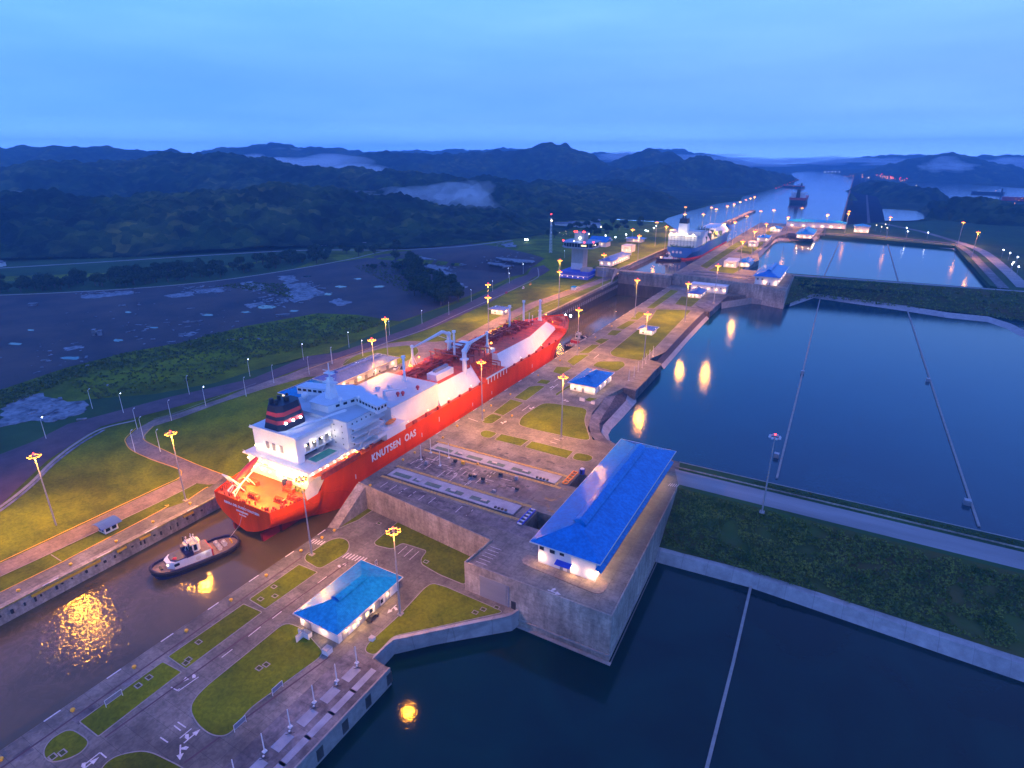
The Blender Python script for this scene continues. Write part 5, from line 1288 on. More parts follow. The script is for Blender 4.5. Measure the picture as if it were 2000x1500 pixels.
MB().add([(-54.4, 150.5, Z1 + 5.4), (-52.3, 150.5, Z1 + 4.4), (-52.3, 236, Z1 + 4.4), (-54.4, 236, Z1 + 5.4), (-54.4, 150.5, Z1 + 5.2), (-52.3, 150.5, Z1 + 4.2), (-52.3, 236, Z1 + 4.2), (-54.4, 236, Z1 + 5.2)], [(0, 1, 2, 3), (7, 6, 5, 4), (1, 5, 6, 2), (0, 4, 5, 1)]).build('side_canopy', M['roof'], B1)
mb = MB()
for k in range(9): mb.box(-54.4, -54.25, 158 + k * 8.4, 162.5 + k * 8.4, Z1, Z1 + 3.6)
mb.build('side_doors', M['shutter'], B1)
mb = MB().prism(rounded([(-80.5, 147.5), (-50, 145.5), (-50, 153), (-54, 154), (-54, 236), (-76, 236), (-76, 153), (-80.5, 153)], 4), Z1 - .1, Z1 + .14); struct('pavement', mb, M['road'])
# near small hall
hall(-134.5, -115.4, 97.1, 128.0, 0, 5.0, 3.0, 'small hall with a blue hipped roof on the near lock island', ov=1.3,
     lamps=[('E', .12, 2.6), ('E', .33, 2.6), ('E', .55, 2.6), ('E', .8, 2.6), ('S', .1, 2.4), ('S', .62, 2.4)],
     doors=[('E', .1, 2.6, 0, 2.8), ('E', .37, 2.8, 0, 3), ('E', .62, 2.8, 0, 3), ('E', .8, 2.4, 0, 3), ('S', .2, 3.2, 0, 2.6)],
     windows=[('E', .24, 1.1, .8, 2.4, 1), ('E', .45, 1.1, .8, 2.4, 1), ('E', .52, 1.2, .8, 2.4), ('E', .7, 1.1, .8, 2.4)], le=420)
# middle hall
hall(-133.2, -115.0, 302.0, 331.6, Z1, 16, 2.8, 'blue-roofed hall on the middle island in front of the low grey wharf', ov=1.3,
     lamps=[('S', .1, 2.8), ('S', .38, 2.8), ('S', .68, 2.8), ('S', .97, 2.8)] + [('E', u, 2.8) for u in (.3, .6, .9)], doors=[('S', .52, 1.4, 0, 2.6), ('E', .25, 2.4, 0, 2.8), ('E', .7, 2.4, 0, 2.8)], windows=[('S', .2, 1, .8, 2)], le=330)
hall(-135.2, -121.0, 587, 614, Z1, 15.4, 2.4, 'blue-roofed hall in front of the long white-roofed annexe', rm='roofd', ov=1.2, lamps=[('S', .1, 2.8), ('S', .4, 2.8), ('S', .7, 2.8), ('E', .1, 2.8), ('E', .6, 2.8)], doors=[('S', .55, 1.4, 0, 2.6)], windows=[('S', .25, 1, 1, 2.2)])
hall(-136.0, -122.6, 437.5, 452, Z1, 15.2, 1.2, 'small white guard hut with a bluish roof on the long lawn', rm='roofd', ov=1.6, vent=False, lamps=[('S', .15, 2.9), ('S', .5, 2.9), ('S', .9, 2.9), ('E', .4, 2.9)], doors=[('E', .6, 1.6, 0, 2.5)], windows=[('S', .3, 1.2, 1, 2)])
hall(-271.4, -255.2, 437, 451.5, 10.6, 15.2, 1.4, 'small white hut with a blue roof on the grass left of the red ship', rm='roofd', ov=2.0, vent=False, lamps=[('S', .15, 3), ('S', .5, 3), ('S', .9, 3), ('E', .5, 3)], doors=[('E', .3, 1.6, 0, 2.5)], windows=[('S', .35, 1.2, 1, 2)])
hall(-268.5, -248.8, 207, 232, 10.3, 16, 3, 'blue-roofed hall half hidden behind the funnel of the red ship', ov=1.4, lamps=[('S', .1, 3.6), ('S', .5, 3.6), ('E', .3, 3.2)], doors=[('S', .7, 2, 0, 2.8)])
hall(-268.8, -249.0, 233, 290, 10.5, 16, 2.8, 'long hall with a grey-blue roof behind the bridge of the red ship', rm='roofd', ov=1.4, lamps=[('E', .1, 3.2), ('E', .35, 3.2), ('E', .6, 3.2), ('E', .92, 3.2)],
     doors=[('E', .15, 3, 0, 3), ('E', .28, 3, 0, 3), ('E', .45, 2.6, 0, 3), ('E', .82, 2.4, 0, 3)], windows=[('E', .58, 1.2, .8, 2), ('E', .68, 1.2, .8, 2)], vent=True)
# second valve hall and its annexe
hall(-82.6, -57.2, 629, 703, Z2, 30.2, 4.4, 'second large hall with a blue hipped roof, farther along the locks', ov=2.2, lamps=[('S', .45, 2.6), ('S', .92, 2.6), ('E', .15, 3), ('E', .4, 3), ('E', .65, 3), ('E', .9, 3)],
     doors=[('S', .55, 1.3, 0, 2.6), ('S', .66, 1.3, 0, 2.6)], windows=[('S', .12, 1.6, 4.6, 6), ('S', .32, 1.6, 4.6, 6)], le=650)
hall(-140, -104, 642 - 22, 632, Z1, 18.2, 1, 'long low annexe with a white flat roof below the gate recesses', ov=.5, flat=True, rm='white', vent=False, lamps=[('S', u, 3.6) for u in (.1, .28, .5, .72, .95)], doors=[('S', .38, 1.4, 0, 2.6)], windows=[('S', .2, 1.5, 4.6, 5.6), ('S', .6, 1.5, 4.6, 5.6), ('S', .85, 1.5, 4.6, 5.6)])
# upper level buildings
hall(-256, -238.5, 655, 722, Z2, 28, 2.4, 'arcaded white hall with a blue roof right of the control tower', rm='roofd', ov=1.4, lamps=[('E', .1 + .12 * k, 3) for k in range(7)] + [('S', .2, 3), ('S', .8, 3)], doors=[('E', .17 + .12 * k, 1.6, 0, 2.6) for k in range(6)], le=330)
def box_building(x0, x1, y0, y1, z0, z1, lab, lamps=(), m='whitew'):
    t = thing('plant_box', ((x0 + x1) / 2, (y0 + y1) / 2, z0), lab, 'building')
    MB().box(x0, x1, y0, y1, z0 - .1, z1).build('wall', M[m], t); MB().box(x0 - .3, x1 + .3, y0 - .3, y1 + .3, z1, z1 + .35).build('roof', M['cream'], t)
    MB().box(x0 + (x1 - x0) * .3, x0 + (x1 - x0) * .75, y0 - .12, y0 - .02, z0 + (z1 - z0) * .62, z0 + (z1 - z0) * .75).build('louvre', M['shutter'], t)
    for u, zz in lamps: wall_lamp(t, x0 + (x1 - x0) * u, y0 - .25, z0 + zz, 240)
    return t
box_building(-268, -255, 768, 786, Z2, 30.5, 'white box-shaped plant building beyond the arcaded hall', [(.15, 3), (.55, 3), (.95, 3)])
box_building(-127, -113, 716, 745, Z2, 28.5, 'white box-shaped plant building at the gate recesses of the upper chamber', [(.3, 3), (.7, 3)])
hall(-113.5, -100, 728, 762, Z2, 27, 2.2, 'small blue-roofed hall beside the white box at the upper chamber', ov=1.2, lamps=[('S', .3, 2.8), ('S', .8, 2.8)])
box_building(-131, -119.5, 905, 922, Z2, 28, 'small white box on the lawn of the upper chamber', [(.25, 3), (.7, 3)])
hall(-131, -113, 975, 1010, Z2, 27, 2.4, 'small hall with a dark blue roof near the head of the upper chamber', ov=1.2, lamps=[('S', .1, 2.8), ('S', .85, 2.8)])
hall(-130, -112, 1110, 1140, Z2, 27.5, 2.4, 'tiny hut with a dark roof at the lake shore', ov=1.4, lamps=[('S', .15, 2.8), ('S', .5, 2.8), ('S', .85, 2.8)])
hall(-84, -58, 1042, 1120, Z2, 28, 5, 'third blue-roofed hall standing at the head of the upper basin', ov=2, lamps=[('S', .15, 2.6), ('S', .5, 2.6), ('S', .9, 2.6)] + [('E', u, 3) for u in (.2, .5, .8)], doors=[('S', .4, 1.6, 0, 2.6)], le=650)
hall(-117, -19, 1215, 1242, Z2, 31, 3.5, 'long white hall with a thin blue roof at the lake shore', ov=1.5, vent=False, lamps=[('S', u, 2.6) for u in (.1, .3, .47, .62, .77, .92)], doors=[('S', u, 1.2, 4, 5.5) for u in (.1, .22, .35, .7, .8, .9)], le=650)
hall(-8, 17.5, 1190, 1216, 20, 30, 4, 'square white hall with a blue roof at the foot of the dam', ov=1.6, vent=False, lamps=[('S', u, 2.6) for u in (.1, .5, .9)], le=650)
hall(-300, -272, 870, 890, Z2, 27, 2, 'low blue-roofed shelter beside the stern of the blue ship', rm='roofd', ov=2.5, vent=False, lamps=[('S', .5, 3), ('S', .8, 3)])
# visitor building with the sloping blue roof
t = thing('visitor_hall', (-312, 800, Z2), 'visitor hall with a steep blue roof just right of the tower cabin', 'building')
MB().box(-324, -302, 800, 818, 15, 30).build('wall', M['whitew'], t)
MB().add([(-328, 796, 29), (-300, 796, 29), (-300, 812, 35), (-328, 812, 35), (-300, 822, 29), (-328, 822, 29)], [(0, 1, 2, 3), (3, 2, 4, 5), (0, 3, 5), (1, 4, 2), (0, 5, 4, 1)]).build('roof', M['roof'], t)
for u in (-320, -314, -308): wall_lamp(t, u, 799.7, 26, 240)

# little hut on the left quay
t = thing('quay_hut', (-241, 97, .1), 'tiny white hut with a curved grey-blue roof on the left quay lawn', 'hut')
MB().box(-243.4, -238.6, 94.8, 99.8, .05, 3.0).build('wall', M['whitew'], t)
mb = MB(); n = 8
rows = [[(-244.9 + 7.6 * k / n, y, 3.1 + 1.1 * math.sin(PI * k / n)) for k in range(n + 1)] for y in (93.4, 101.2)]
mb.loft(rows[0], rows[1]); rows2 = [[(x, y, z - .18) for x, y, z in r] for r in rows]; mb.loft(rows2[1], rows2[0]); mb.loft(rows2[0], rows[0]); mb.loft(rows[1], rows2[1]); mb.build('roof', mat('hut_roof', (.03, .09, .30), .5, var=.1), t)
for x in (-242, -240): MB().box(x - .7, x + .7, 94.6, 94.75, .9, 2.3).build('window', M['glass'], t)
for y in (96, 98.4): MB().box(-238.55, -238.4, y - .8, y + .8, .9, 2.3).build('window', M['glass'], t)
t = thing('quay_hut', (-246, 565, 11), 'tiny white hut on the quay in front of the control tower', 'hut')
MB().box(-248, -244, 563, 567.5, 11, 14).build('wall', M['whitew'], t); MB().frus((-249, -243, 562, 568.5), (-247, -245, 564, 566.5), 14, 15.2).build('roof', M['roof'], t)

# control tower
t = thing('control_tower', (-274, 640, 11), 'tall concrete control tower with a wide glazed cabin and a blue base', 'tower')
MB().box(-288, -254, 621, 652, 10.8, 18.5).build('base_building', M['bluewall'], t)
MB().box(-288.1, -253.9, 620.9, 652.1, 14, 14.5).build('base_band', M['cream'], t)
for k in range(5): wall_lamp(t, -285 + k * 6.5, 620.6, 13.2, 150)
MB().box(-266, -256, 628, 640, 18.5, 22).build('roof_box', M['plain'], t)
MB().box(-281, -267, 636, 650, 18, 45).build('shaft', M['plain'], t)
sh = [(-290, 634), (-284, 628), (-262, 628), (-255, 634), (-255, 654), (-262, 660), (-284, 660), (-290, 654)]
def octo(s, z0, z1):
    cx, cy = -272.5, 644
    return MB().prism([(cx + (x - cx) * s, cy + (y - cy) * s) for x, y in sh], z0, z1)
octo(1.08, 43.6, 45).build('cabin_floor', M['steel'], t); octo(.98, 45, 49.5).build('cabin_glazing', M['glass'], t); octo(1.12, 49.5, 50.3).build('cabin_roof', mat('cabin_roof', (.2, .32, .42), .5), t)
mb = MB()
for k in range(10): mb.box(-288 + k * 3.4, -287.6 + k * 3.4, 627.9, 628.1, 45, 49.5)
mb.build('mullions', M['steel'], t)
MB().box(-266, -260, 627.7, 628.0, 46.5, 48).build('lit_window', M['bright'], t)
MB().box(-279, -267, 638, 650, 50.3, 60).build('lift_house', M['plain'], t)
MB().ball((-272, 637, 54), 1.0, 8, 5).build('floodlight', M['whitelamp'], t)
for x, y, z in ((-279, 638, 61), (-277, 640, 61), (-269, 640, 61), (-267, 638, 61), (-290, 632, 51), (-262, 627, 51), (-254, 634, 51)): MB().ball((x, y, z), .8, 6, 4).build('warning_light', M['redlamp'], t)
for x, y, z in ((-277, 633, 51), (-254, 640, 47)): MB().ball((x, y, z), .6, 6, 4).build('floodlight', M['warm'], t)
MB().box(-281, -267, 635.6, 635.9, 19, 26).build('shaft_panel', M['cream'], t)
# radio mast
t = thing('radio_mast', (-347, 717, 9), 'tall slender lattice radio mast left of the control tower', 'mast')
mb = MB()
for k in range(3):
    a = k * 2.1; mb.tube((-347 + 2.4 * math.cos(a), 717 + 2.4 * math.sin(a), 8), (-347 + .8 * math.cos(a), 717 + .8 * math.sin(a), 66), .25, .2, 4)
for j in range(14):
    z = 9 + j * 4.1; r = 2.4 - 1.6 * j / 14
    for k in range(3):
        a, b = k * 2.1, (k + 1) * 2.1; mb.tube((-347 + r * math.cos(a), 717 + r * math.sin(a), z), (-347 + r * .95 * math.cos(b), 717 + r * .95 * math.sin(b), z + 4), .14, .14, 4)
mb.build('lattice', M['steelw'], t)
for z in (48, 57): MB().ball((-346, 716, z), 1.2, 6, 4).build('dish', M['steelw'], t)
MB().ball((-346, 716, 63), 1.0, 6, 4).build('floodlight', M['warm'], t); MB().ball((-347, 717, 71), .7, 6, 4).build('warning_light', M['redlamp'], t)
# portal wall of the far left bank, near the gate
o = MB().box(-253, -230, 641, 648, 10.8, Z2 + .3).build('portal_wall', M['wall']); tag(o, 'tan concrete wall with a recessed doorway right of the blue tower base', 'wall')
MB().box(-250, -240, 640.7, 640.98, 12, 19).build('recess', M['shutter'], o)
o = MB().add([(-230, 641, Z2), (-225.6, 620, Z1 + 2), (-225.6, 646, Z2), (-230, 641, Z1), (-225.6, 620, Z1), (-225.6, 646, Z1)], [(0, 1, 2), (0, 3, 4, 1)]).build('wing_wall', M['wall']); tag(o, 'bluish wing wall where the left quay climbs to the upper gate', 'wall')
# ---------------------------------------------------------------- ships
def lerp_tab(tab, v):
    if v <= tab[0][0]: return tab[0][1]
    for a, b in zip(tab, tab[1:]):
        if v <= b[0]: return a[1] + (b[1] - a[1]) * (v - a[0]) / (b[0] - a[0])
    return tab[-1][1]
def hull_mesh(cx, ys_, zbot, sheer, hb, nl=9):
    """hb(y, t): half breadth at station y, t=0 keel .. 1 sheer"""
    mb = MB(); rows = []
    for y in ys_:
        zs = sheer(y); zb = zbot(y); r = []
        for k in range(nl + 1):
            t = k / nl; r.append((hb(y, t), zb + (zs - zb) * t))
        rows.append([(cx - h, y, z) for h, z in reversed(r)] + [(cx + h, y, z) for h, z in r])
    mb.loft(*rows)
    n = len(rows[0])
    mb.add(rows[0], [tuple(range(n))])
    return mb
CX = -197.0
def sheer(y): return 10.4 if y < 148 else (10.4 + (y - 148) * 2.2 if y < 151 else (16.7 if y < 375 else 16.7 + 3.2 * sstep(375, 405, y)))
TOPB = [(127, 16.7), (135, 19.5), (145, 21.9), (155, 22.9), (170, 23), (372, 23), (385, 21.8), (398, 19.2), (410, 15.6), (420, 11.4), (428, 6.6), (432, 3), (434, .3)]
WLB = [(127, 9), (140, 14), (155, 18), (175, 22), (190, 23), (340, 23), (360, 20.5), (380, 15.5), (398, 8.8), (412, 3), (420, .6), (434, .1)]
def zb_(y): return lerp_tab([(127, -3.6), (140, -5.6), (150, -7), (160, -9), (405, -9), (418, -6), (428, 6), (434, 16)], y)
def hb_(y, t):
    a, b = lerp_tab(WLB, y), lerp_tab(TOPB, y)
    if y < 165:
        k = math.sin(min(1, t * 1.35) * PI / 2) ** .75; base = a * min(1, t * 2.4) ** .5
        full = b * k; m = sstep(165, 130, y) if 0 else max(0, min(1, (165 - y) / 38)); lin = a + (b - a) * t
        return full * m + lin * (1 - m)
    return a + (b - a) * t ** (1.0 if y < 372 else 1.5)
ship = thing('gas_carrier', (CX, 280, -6), 'huge red gas tanker with white superstructure passing through the lock', 'ship')
ysx = [127, 129, 133, 137, 141, 145, 148, 149.5, 151, 156, 162, 170, 180] + list(range(190, 370, 15)) + [366, 372, 378, 384, 390, 396, 402, 408, 414, 419, 423, 427, 430, 432.5, 434]
hull = hull_mesh(CX, ysx, zb_, sheer, hb_, 12).build('hull', M['red'], ship, smooth=True)
me = hull.data
for p in me.polygons:
    if len(p.vertices) > 4: p.use_smooth = False
ad = hull.modifiers.new('edges', 'EDGE_SPLIT'); ad.split_angle = math.radians(40)
# writing
def lettering(txt, size, loc, rot, m, parent, sx=1, bold=.02, spacing=1.0, align='CENTER'):
    cu = bpy.data.curves.new('lettering', 'FONT'); cu.body = txt; cu.size = size; cu.extrude = .04; cu.offset = bold; cu.space_character = spacing; cu.align_x = align
    cu.materials.append(m)
    tmp = bpy.data.objects.new('tmp', cu); C.objects.link(tmp); bpy.context.view_layer.update()
    me_ = bpy.data.meshes.new_from_object(tmp.evaluated_get(bpy.context.evaluated_depsgraph_get())); bpy.data.objects.remove(tmp)
    o = bpy.data.objects.new('lettering', me_); C.objects.link(o); o.parent = parent
    o.location = Vector(loc) - (parent.location if parent.parent is None else parent.parent.location); o.rotation_euler = rot; o.scale = (sx, 1, 1)
    return o
lettering('KNUTSEN  OAS', 4.9, (CX + 23.12, 194.5, 10.4), (PI / 2, 0, PI / 2), M['white'], hull, .86, .17, 1.12)
for txt, s, z, w in (('RIBERA DEL DUERO KNUTSEN', 1.5, 6.9, 1.0), ('HAUGESUND', 1.15, 5.0, 1.0), ('IMO 9477593', .7, 3.6, 1.0)):
    lettering(txt, s, (CX - .3, 126.9, z), (PI / 2, 0, 0), M['white'], hull, w, .03, 1.05)
# rudders and skegs
for s in (-1, 1):
    MB().frus((CX + s * 8.5 - .6, CX + s * 8.5 + .6, 128, 136), (CX + s * 8.5 - .7, CX + s * 8.5 + .7, 127.6, 136), -10, -2.6).frus((CX + s * 8.5 - 1, CX + s * 8.5 + 1, 137, 160), (CX + s * 8.5 - 1.6, CX + s * 8.5 + 1.6, 136.5, 160), -10, -1.5).build('rudder', M['boot'], ship)
# draught marks and hull stains
mb = MB()
for y, z, h in ((167.5, 7, 2.2), (215, 7.4, 2.2), (230, 10, 2.6), (262, 7, 2), (283, 7, 2), (335, 8, 2.5), (390, 8, 1.4)): mb.box(CX + 23.02, CX + 23.12, y, y + .5, z, z + h)
mb.build('draught_marks', M['cream'], hull)
# decks
def deckpoly(y0, y1, z, inset=.5, step=4):
    ys_ = [y0 + (y1 - y0) * k / max(1, int((y1 - y0) / step)) for k in range(int((y1 - y0) / step) + 1)]
    R_ = [(CX + lerp_tab(TOPB, y) - inset, y) for y in ys_]; L_ = [(2 * CX - x, y) for x, y in reversed(R_)]
    return R_ + L_
dk = MB().poly(deckpoly(127.4, 150, 0), 9.4).build('mooring_deck', M['deckred'], ship)
dk2 = MB().poly(deckpoly(149, 399, 0, step=10), 15.6).build('main_deck', M['deckred'], ship)
dk3 = MB().prism(deckpoly(398, 433, 0, .5, 3), 15.6, 19.0).build('forecastle', M['deckred'], ship)
# bulwark strip on the after shoulder and white web
for s in (1,):
    MB().add([(CX + s * 21.5, 141.5, 9.6), (CX + s * 22.4, 146.5, 10.4), (CX + s * 22.9, 150.2, 15.2), (CX + s * 22.9, 150.2, 17.0), (CX + s * 22.5, 147.4, 18.0), (CX + s * 21.9, 144.2, 17.2), (CX + s * 21.1, 141.2, 13.6)], [(0, 1, 2, 3, 4, 5, 6), (6, 5, 4, 3, 2, 1, 0)]).build('shoulder_plate', M['cream'], ship)
    MB().box(*sorted((CX + s * 22.2, CX + s * 22.95)), 149, 172, 15.6, 18.2).build('bulwark', M['pipe'], ship)
# superstructure: wide lower house
WH = M['white']
low = MB().box(CX - 19.5, CX + 17, 147, 190, 9.4, 18.5).build('lower_house', WH, ship)
MB().box(CX - 21.5, CX + 19, 145.8, 190, 18.5, 18.9).build('lower_house_deck', M['steelw'], low)
MB().box(CX - 12, CX - 2, 146.95, 146.5, 11, 14.4).build('recess', M['cream'], low)
mb = MB()
for y in range(-20, 20, 2): mb.box(CX + y - .05, CX + y + .05, 145.9, 146, 18.9, 20)
mb.box(CX - 21, CX + 19, 145.88, 146, 19.95, 20.05); mb.box(CX - 21, CX + 19, 145.88, 146, 19.4, 19.46)
mb.box(CX + 18.9, CX + 19, 146, 172, 19.95, 20.05); mb.box(CX + 18.9, CX + 19, 146, 172, 19.4, 19.46)
mb.build('railing', M['steelw'], low)
mb = MB().box(CX - 16, CX - 7, 146.9, 146.7, 15.4, 15.6).box(CX + 2, CX + 9, 146.9, 146.8, 12.6, 12.9); mb.build('trim', M['dark'], low)
# engine casing with the arcade and the pool
cas = MB().box(CX - 16.5, CX + 5.5, 149.2, 176, 18.9, 30.4).box(CX + 5.5, CX + 9.8, 149.2, 153, 18.9, 30.4).box(CX + 5.5, CX + 9.8, 170, 176, 18.9, 30.4).box(CX + 5.5, CX + 9.8, 153, 170, 26.6, 30.4).build('engine_casing', WH, ship)
MB().box(CX - 18, CX + 11, 148.6, 178, 30.4, 30.9).build('casing_deck', M['steelw'], cas)
MB().box(CX - 17.3, CX + 10.8, 148.5, 148.7, 30.9, 31.8).box(CX + 10.6, CX + 10.8, 148.7, 178, 30.9, 31.8).build('casing_bulwark', M['white'], cas)
MB().box(CX + 5.6, CX + 5.75, 153, 170, 18.9, 26.6).build('arcade_back', M['glass'], cas)
mb = MB()
for k in range(5): mb.box(CX + 9.2, CX + 9.8, 153 + k * 3.6, 154.1 + k * 3.6, 22.6, 26.6)
mb.box(CX + 5.8, CX + 9.9, 153, 171, 22.2, 22.8); mb.build('arcade', WH, cas)
MB().box(CX + 10.2, CX + 16.2, 153, 166, 18.9, 19.9).build('pool_coping', M['cream'], low)
MB().box(CX + 10.7, CX + 15.7, 153.5, 165.5, 19.9, 19.95).build('pool_water', M['pool'], low)
MB().add([(CX + 6, 163, 18.9), (CX + 9, 163, 18.9), (CX + 9, 171, 26.6), (CX + 6, 171, 26.6), (CX + 6, 163, 19.3), (CX + 9, 163, 19.3), (CX + 9, 171, 27), (CX + 6, 171, 27)], [(0, 1, 2, 3), (7, 6, 5, 4), (1, 5, 6, 2), (0, 3, 7, 4), (0, 4, 5, 1)]).build('stair', M['steelw'], cas)
for k, x in enumerate((-8, -4, .6)): MB().box(CX + x - .9, CX + x + .9, 149.0, 149.18, 22.5, 25.8).build('window', M['shutter'], cas)
for k in range(3): MB().box(CX + 9.82, CX + 9.95, 171.4 + k * 1.6, 172.2 + k * 1.6, 23, 24.4).build('window', M['glass'], cas)
# small deck crane on the casing
MB().tube((CX + 10, 178, 25), (CX + 10, 178, 33.5), 1.2, .9, 8).tube((CX + 10, 178, 33), (CX + 3, 152, 32.2), .9, .25, 6).build('stores_crane', WH, ship)
MB().tube((CX + 10, 178, 27.5), (CX + 10, 178, 27.9), 3, 3, 12).build('crane_platform', M['steelw'], ship)
# funnel
def rect8(x0, x1, y0, y1, c): return [(x0 + c, y0), (x1 - c, y0), (x1, y0 + c), (x1, y1 - c), (x1 - c, y1), (x0 + c, y1), (x0, y1 - c), (x0, y0 + c)]
def funnel_part(z0, z1, m, name, grow=0):
    def ring(z):
        k = (z - 30.9) / 10.6
        return [(x, y, z) for x, y in rect8(CX - 13 + 2.4 * k - grow, CX - .2 - 1.6 * k + grow, 151 + 1.6 * k - grow, 166 - 1.0 * k + grow, 2.2)]
    a, b = ring(z0), ring(z1)
    mb = MB().add(a + b, [(i, (i + 1) % 8, 8 + (i + 1) % 8, 8 + i) for i in range(8)] + [tuple(range(8, 16))])
    return mb.build(name, m, fun if name != 'funnel' else ship)
fun = None
fun = funnel_part(30.9, 41.5, M['black'], 'funnel')
for z0, z1 in ((33.6, 35.3), (37.0, 38.7)): funnel_part(z0, z1, M['band'], 'funnel_band', .06)
for x, y, r in ((-9, 155, 1), (-6, 155, .8), (-9, 159, .8), (-5.5, 160, 1.2), (-8, 162.5, .6)): MB().tube((CX + x, y, 41.4), (CX + x, y, 43.4), r, r, 8).build('exhaust_pipe', M['dark'], fun)
# accommodation
acc = MB().box(CX - 20.2, CX + 19, 169.5 + 9, 190, 15, 32.6).box(CX - 20.2, CX + 18.8, 169.6, 178.5, 18.9, 32.6).build('accommodation', WH, ship)
MB().box(CX - 20.8, CX + 19.6, 169.2, 190.3, 32.6, 32.9).build('accommodation_roof', mat('roof_paint_grey', (.42, .50, .55), .5, var=.08, geo=False), acc)
for k in range(4):
    z = 19.2 + k * 3.3
    MB().box(CX + 18.8, CX + 22.6, 171, 190, z, z + .22).build('balcony', M['steelw'], acc)
    mb = MB()
    for j in range(9): mb.box(CX + 22.45, CX + 22.55, 171.2 + j * 2.3, 171.3 + j * 2.3, z + .22, z + 1.3)
    mb.box(CX + 22.45, CX + 22.55, 171, 190, z + 1.25, z + 1.32); mb.box(CX + 22.45, CX + 22.55, 171, 190, z + .7, z + .75)
    mb.build('railing', M['steelw'], acc)
    for j in range(6): MB().box(CX + 19.0, CX + 19.1, 172.5 + j * 2.9, 173.1 + j * 2.9, z + 1.2, z + 1.9).build('porthole', M['glass'], acc)
for k in range(4):
    for j in range(7): MB().box(CX - 12 + j * 4.6, CX - 11.5 + j * 4.6, 169.5, 169.58, 21 + k * 2.9, 21.6 + k * 2.9).build('porthole', M['glass'], acc) if not (j < 4 and k < 3) else None
for k in range(3): MB().tube((CX + 21, 174 + k * 5, 19.4 + 3.3 * (k % 2)), (CX + 21, 177.5 + k * 5, 22.6 + 3.3 * (k % 2)), .35, .35, 4).build('stair', M['steelw'], acc)
# bridge: a wide chevron with wings
bz0, bz1 = 32.9, 36.4
ch = [(CX + 25.2, 182.5), (CX + 25.2, 189), (CX + 9, 193.5), (CX + 4, 197), (CX - 4, 197), (CX - 9, 193.5), (CX - 25.2, 189), (CX - 25.2, 182.5), (CX - 9, 186.5), (CX - 5.5, 172.5), (CX + 5.5, 172.5), (CX + 9, 186.5)]
br = MB().prism(ch, bz0, bz1).build('bridge', WH, ship)
MB().prism([(CX + (x - CX) * 1.02, 187 + (y - 187) * 1.05) for x, y in ch], bz1, bz1 + .3).build('bridge_roof', mat('roof_paint_pale', (.56, .62, .68), .5, var=.06, geo=False), br)
# strips of bridge windows on the after faces, one pane each
def facade(x0, y0, x1, y1, n, z0, z1, w=.62, parent=None):
    for k in range(n):
        a, b = (k + .5 - w / 2) / n, (k + .5 + w / 2) / n; d = Vector((x1 - x0, y1 - y0)).normalized(); nn = Vector((d.y, -d.x)) * .06
        p, q = (x0 + (x1 - x0) * a, y0 + (y1 - y0) * a), (x0 + (x1 - x0) * b, y0 + (y1 - y0) * b)
        MB().add([(p[0] + nn.x, p[1] + nn.y, z0), (q[0] + nn.x, q[1] + nn.y, z0), (q[0] + nn.x * 1.6, q[1] + nn.y * 1.6, z1), (p[0] + nn.x * 1.6, p[1] + nn.y * 1.6, z1)], [(0, 1, 2, 3)]).build('bridge_window', M['glass'], parent)
facade(CX + 9, 186.5, CX + 25.2, 182.5, 7, 34.6, 35.8, .68, br); facade(CX - 25.2, 182.5, CX - 9, 186.5, 6, 34.6, 35.8, .68, br)
facade(CX + 25.2, 182.5, CX + 25.2, 189, 3, 34.6, 35.8, .6, br); facade(CX + 6.2, 175.3, CX + 9, 186.5, 3, 34.6, 35.8, .5, br)
# radar mast
mst = MB().frus((CX - 1.8, CX + 1.8, 178, 183), (CX - .9, CX + .9, 179.6, 181.4), 36.7, 46.5).build('radar_mast', WH, ship)
MB().box(CX - 3.4, CX + 3.4, 179, 182, 44, 44.4).box(CX - 2.6, CX + 2.6, 179.3, 181.7, 48.4, 48.7).build('mast_platform', M['steelw'], mst)
MB().tube((CX, 180.5, 46.5), (CX, 180.5, 53.5), .4, .14, 6).tube((CX - 3.6, 180.3, 49.6), (CX + 3.6, 180.3, 49.9), .16, .16, 4).tube((CX - 2.4, 180.3, 46), (CX + 2.4, 181, 46), .25, .25, 4).build('radar_scanner', M['steelw'], mst)
for x, y, z, r in ((8, 178, 38.2, 1), (-15, 178, 35.5, 1.7), (12, 185, 37.6, .8)): MB().tube((CX + x, y, z - 2.6), (CX + x, y, z - .5), .3, .3, 6).ball((CX + x, y, z), r, 10, 6).build('satellite_dome', WH, ship)
# lifeboat station box beside the accommodation
bx = MB().box(CX + 15, CX + 22.8, 190, 203.5, 15.6, 21.0).box(CX + 15, CX + 22.8, 184, 190, 19.5, 21.0).build('boat_deck_house', WH, ship)
mb = MB(); rows = []
for k in range(9):
    t_ = k / 8; r = 1.15 * math.sin(PI * min(1, max(.06, t_ * .92 + .04))) ** .5; y = 193.5 + 7 * t_
    rows.append([(CX + 19.5 + r * math.cos(a), y, 22.4 + r * .9 * math.sin(a)) for a in [2 * PI * j / 8 for j in range(9)]])
mb.loft(*rows); mb.build('rescue_boat', M['orange'], bx, smooth=True)
MB().tube((CX + 17.2, 194, 21), (CX + 18, 194, 24.4), .2, .2, 5).tube((CX + 17.2, 199.5, 21), (CX + 18, 199.5, 24.4), .2, .2, 5).tube((CX + 18, 194, 24.4), (CX + 20.5, 194, 24), .15, .15, 4).tube((CX + 18, 199.5, 24.4), (CX + 20.5, 199.5, 24), .15, .15, 4).build('davit', M['steelw'], bx)
MB().prism(rect8(CX + 15.2, CX + 15.4, 184, 186, .02), 15.6, 19).build('door', M['pipe'], bx)
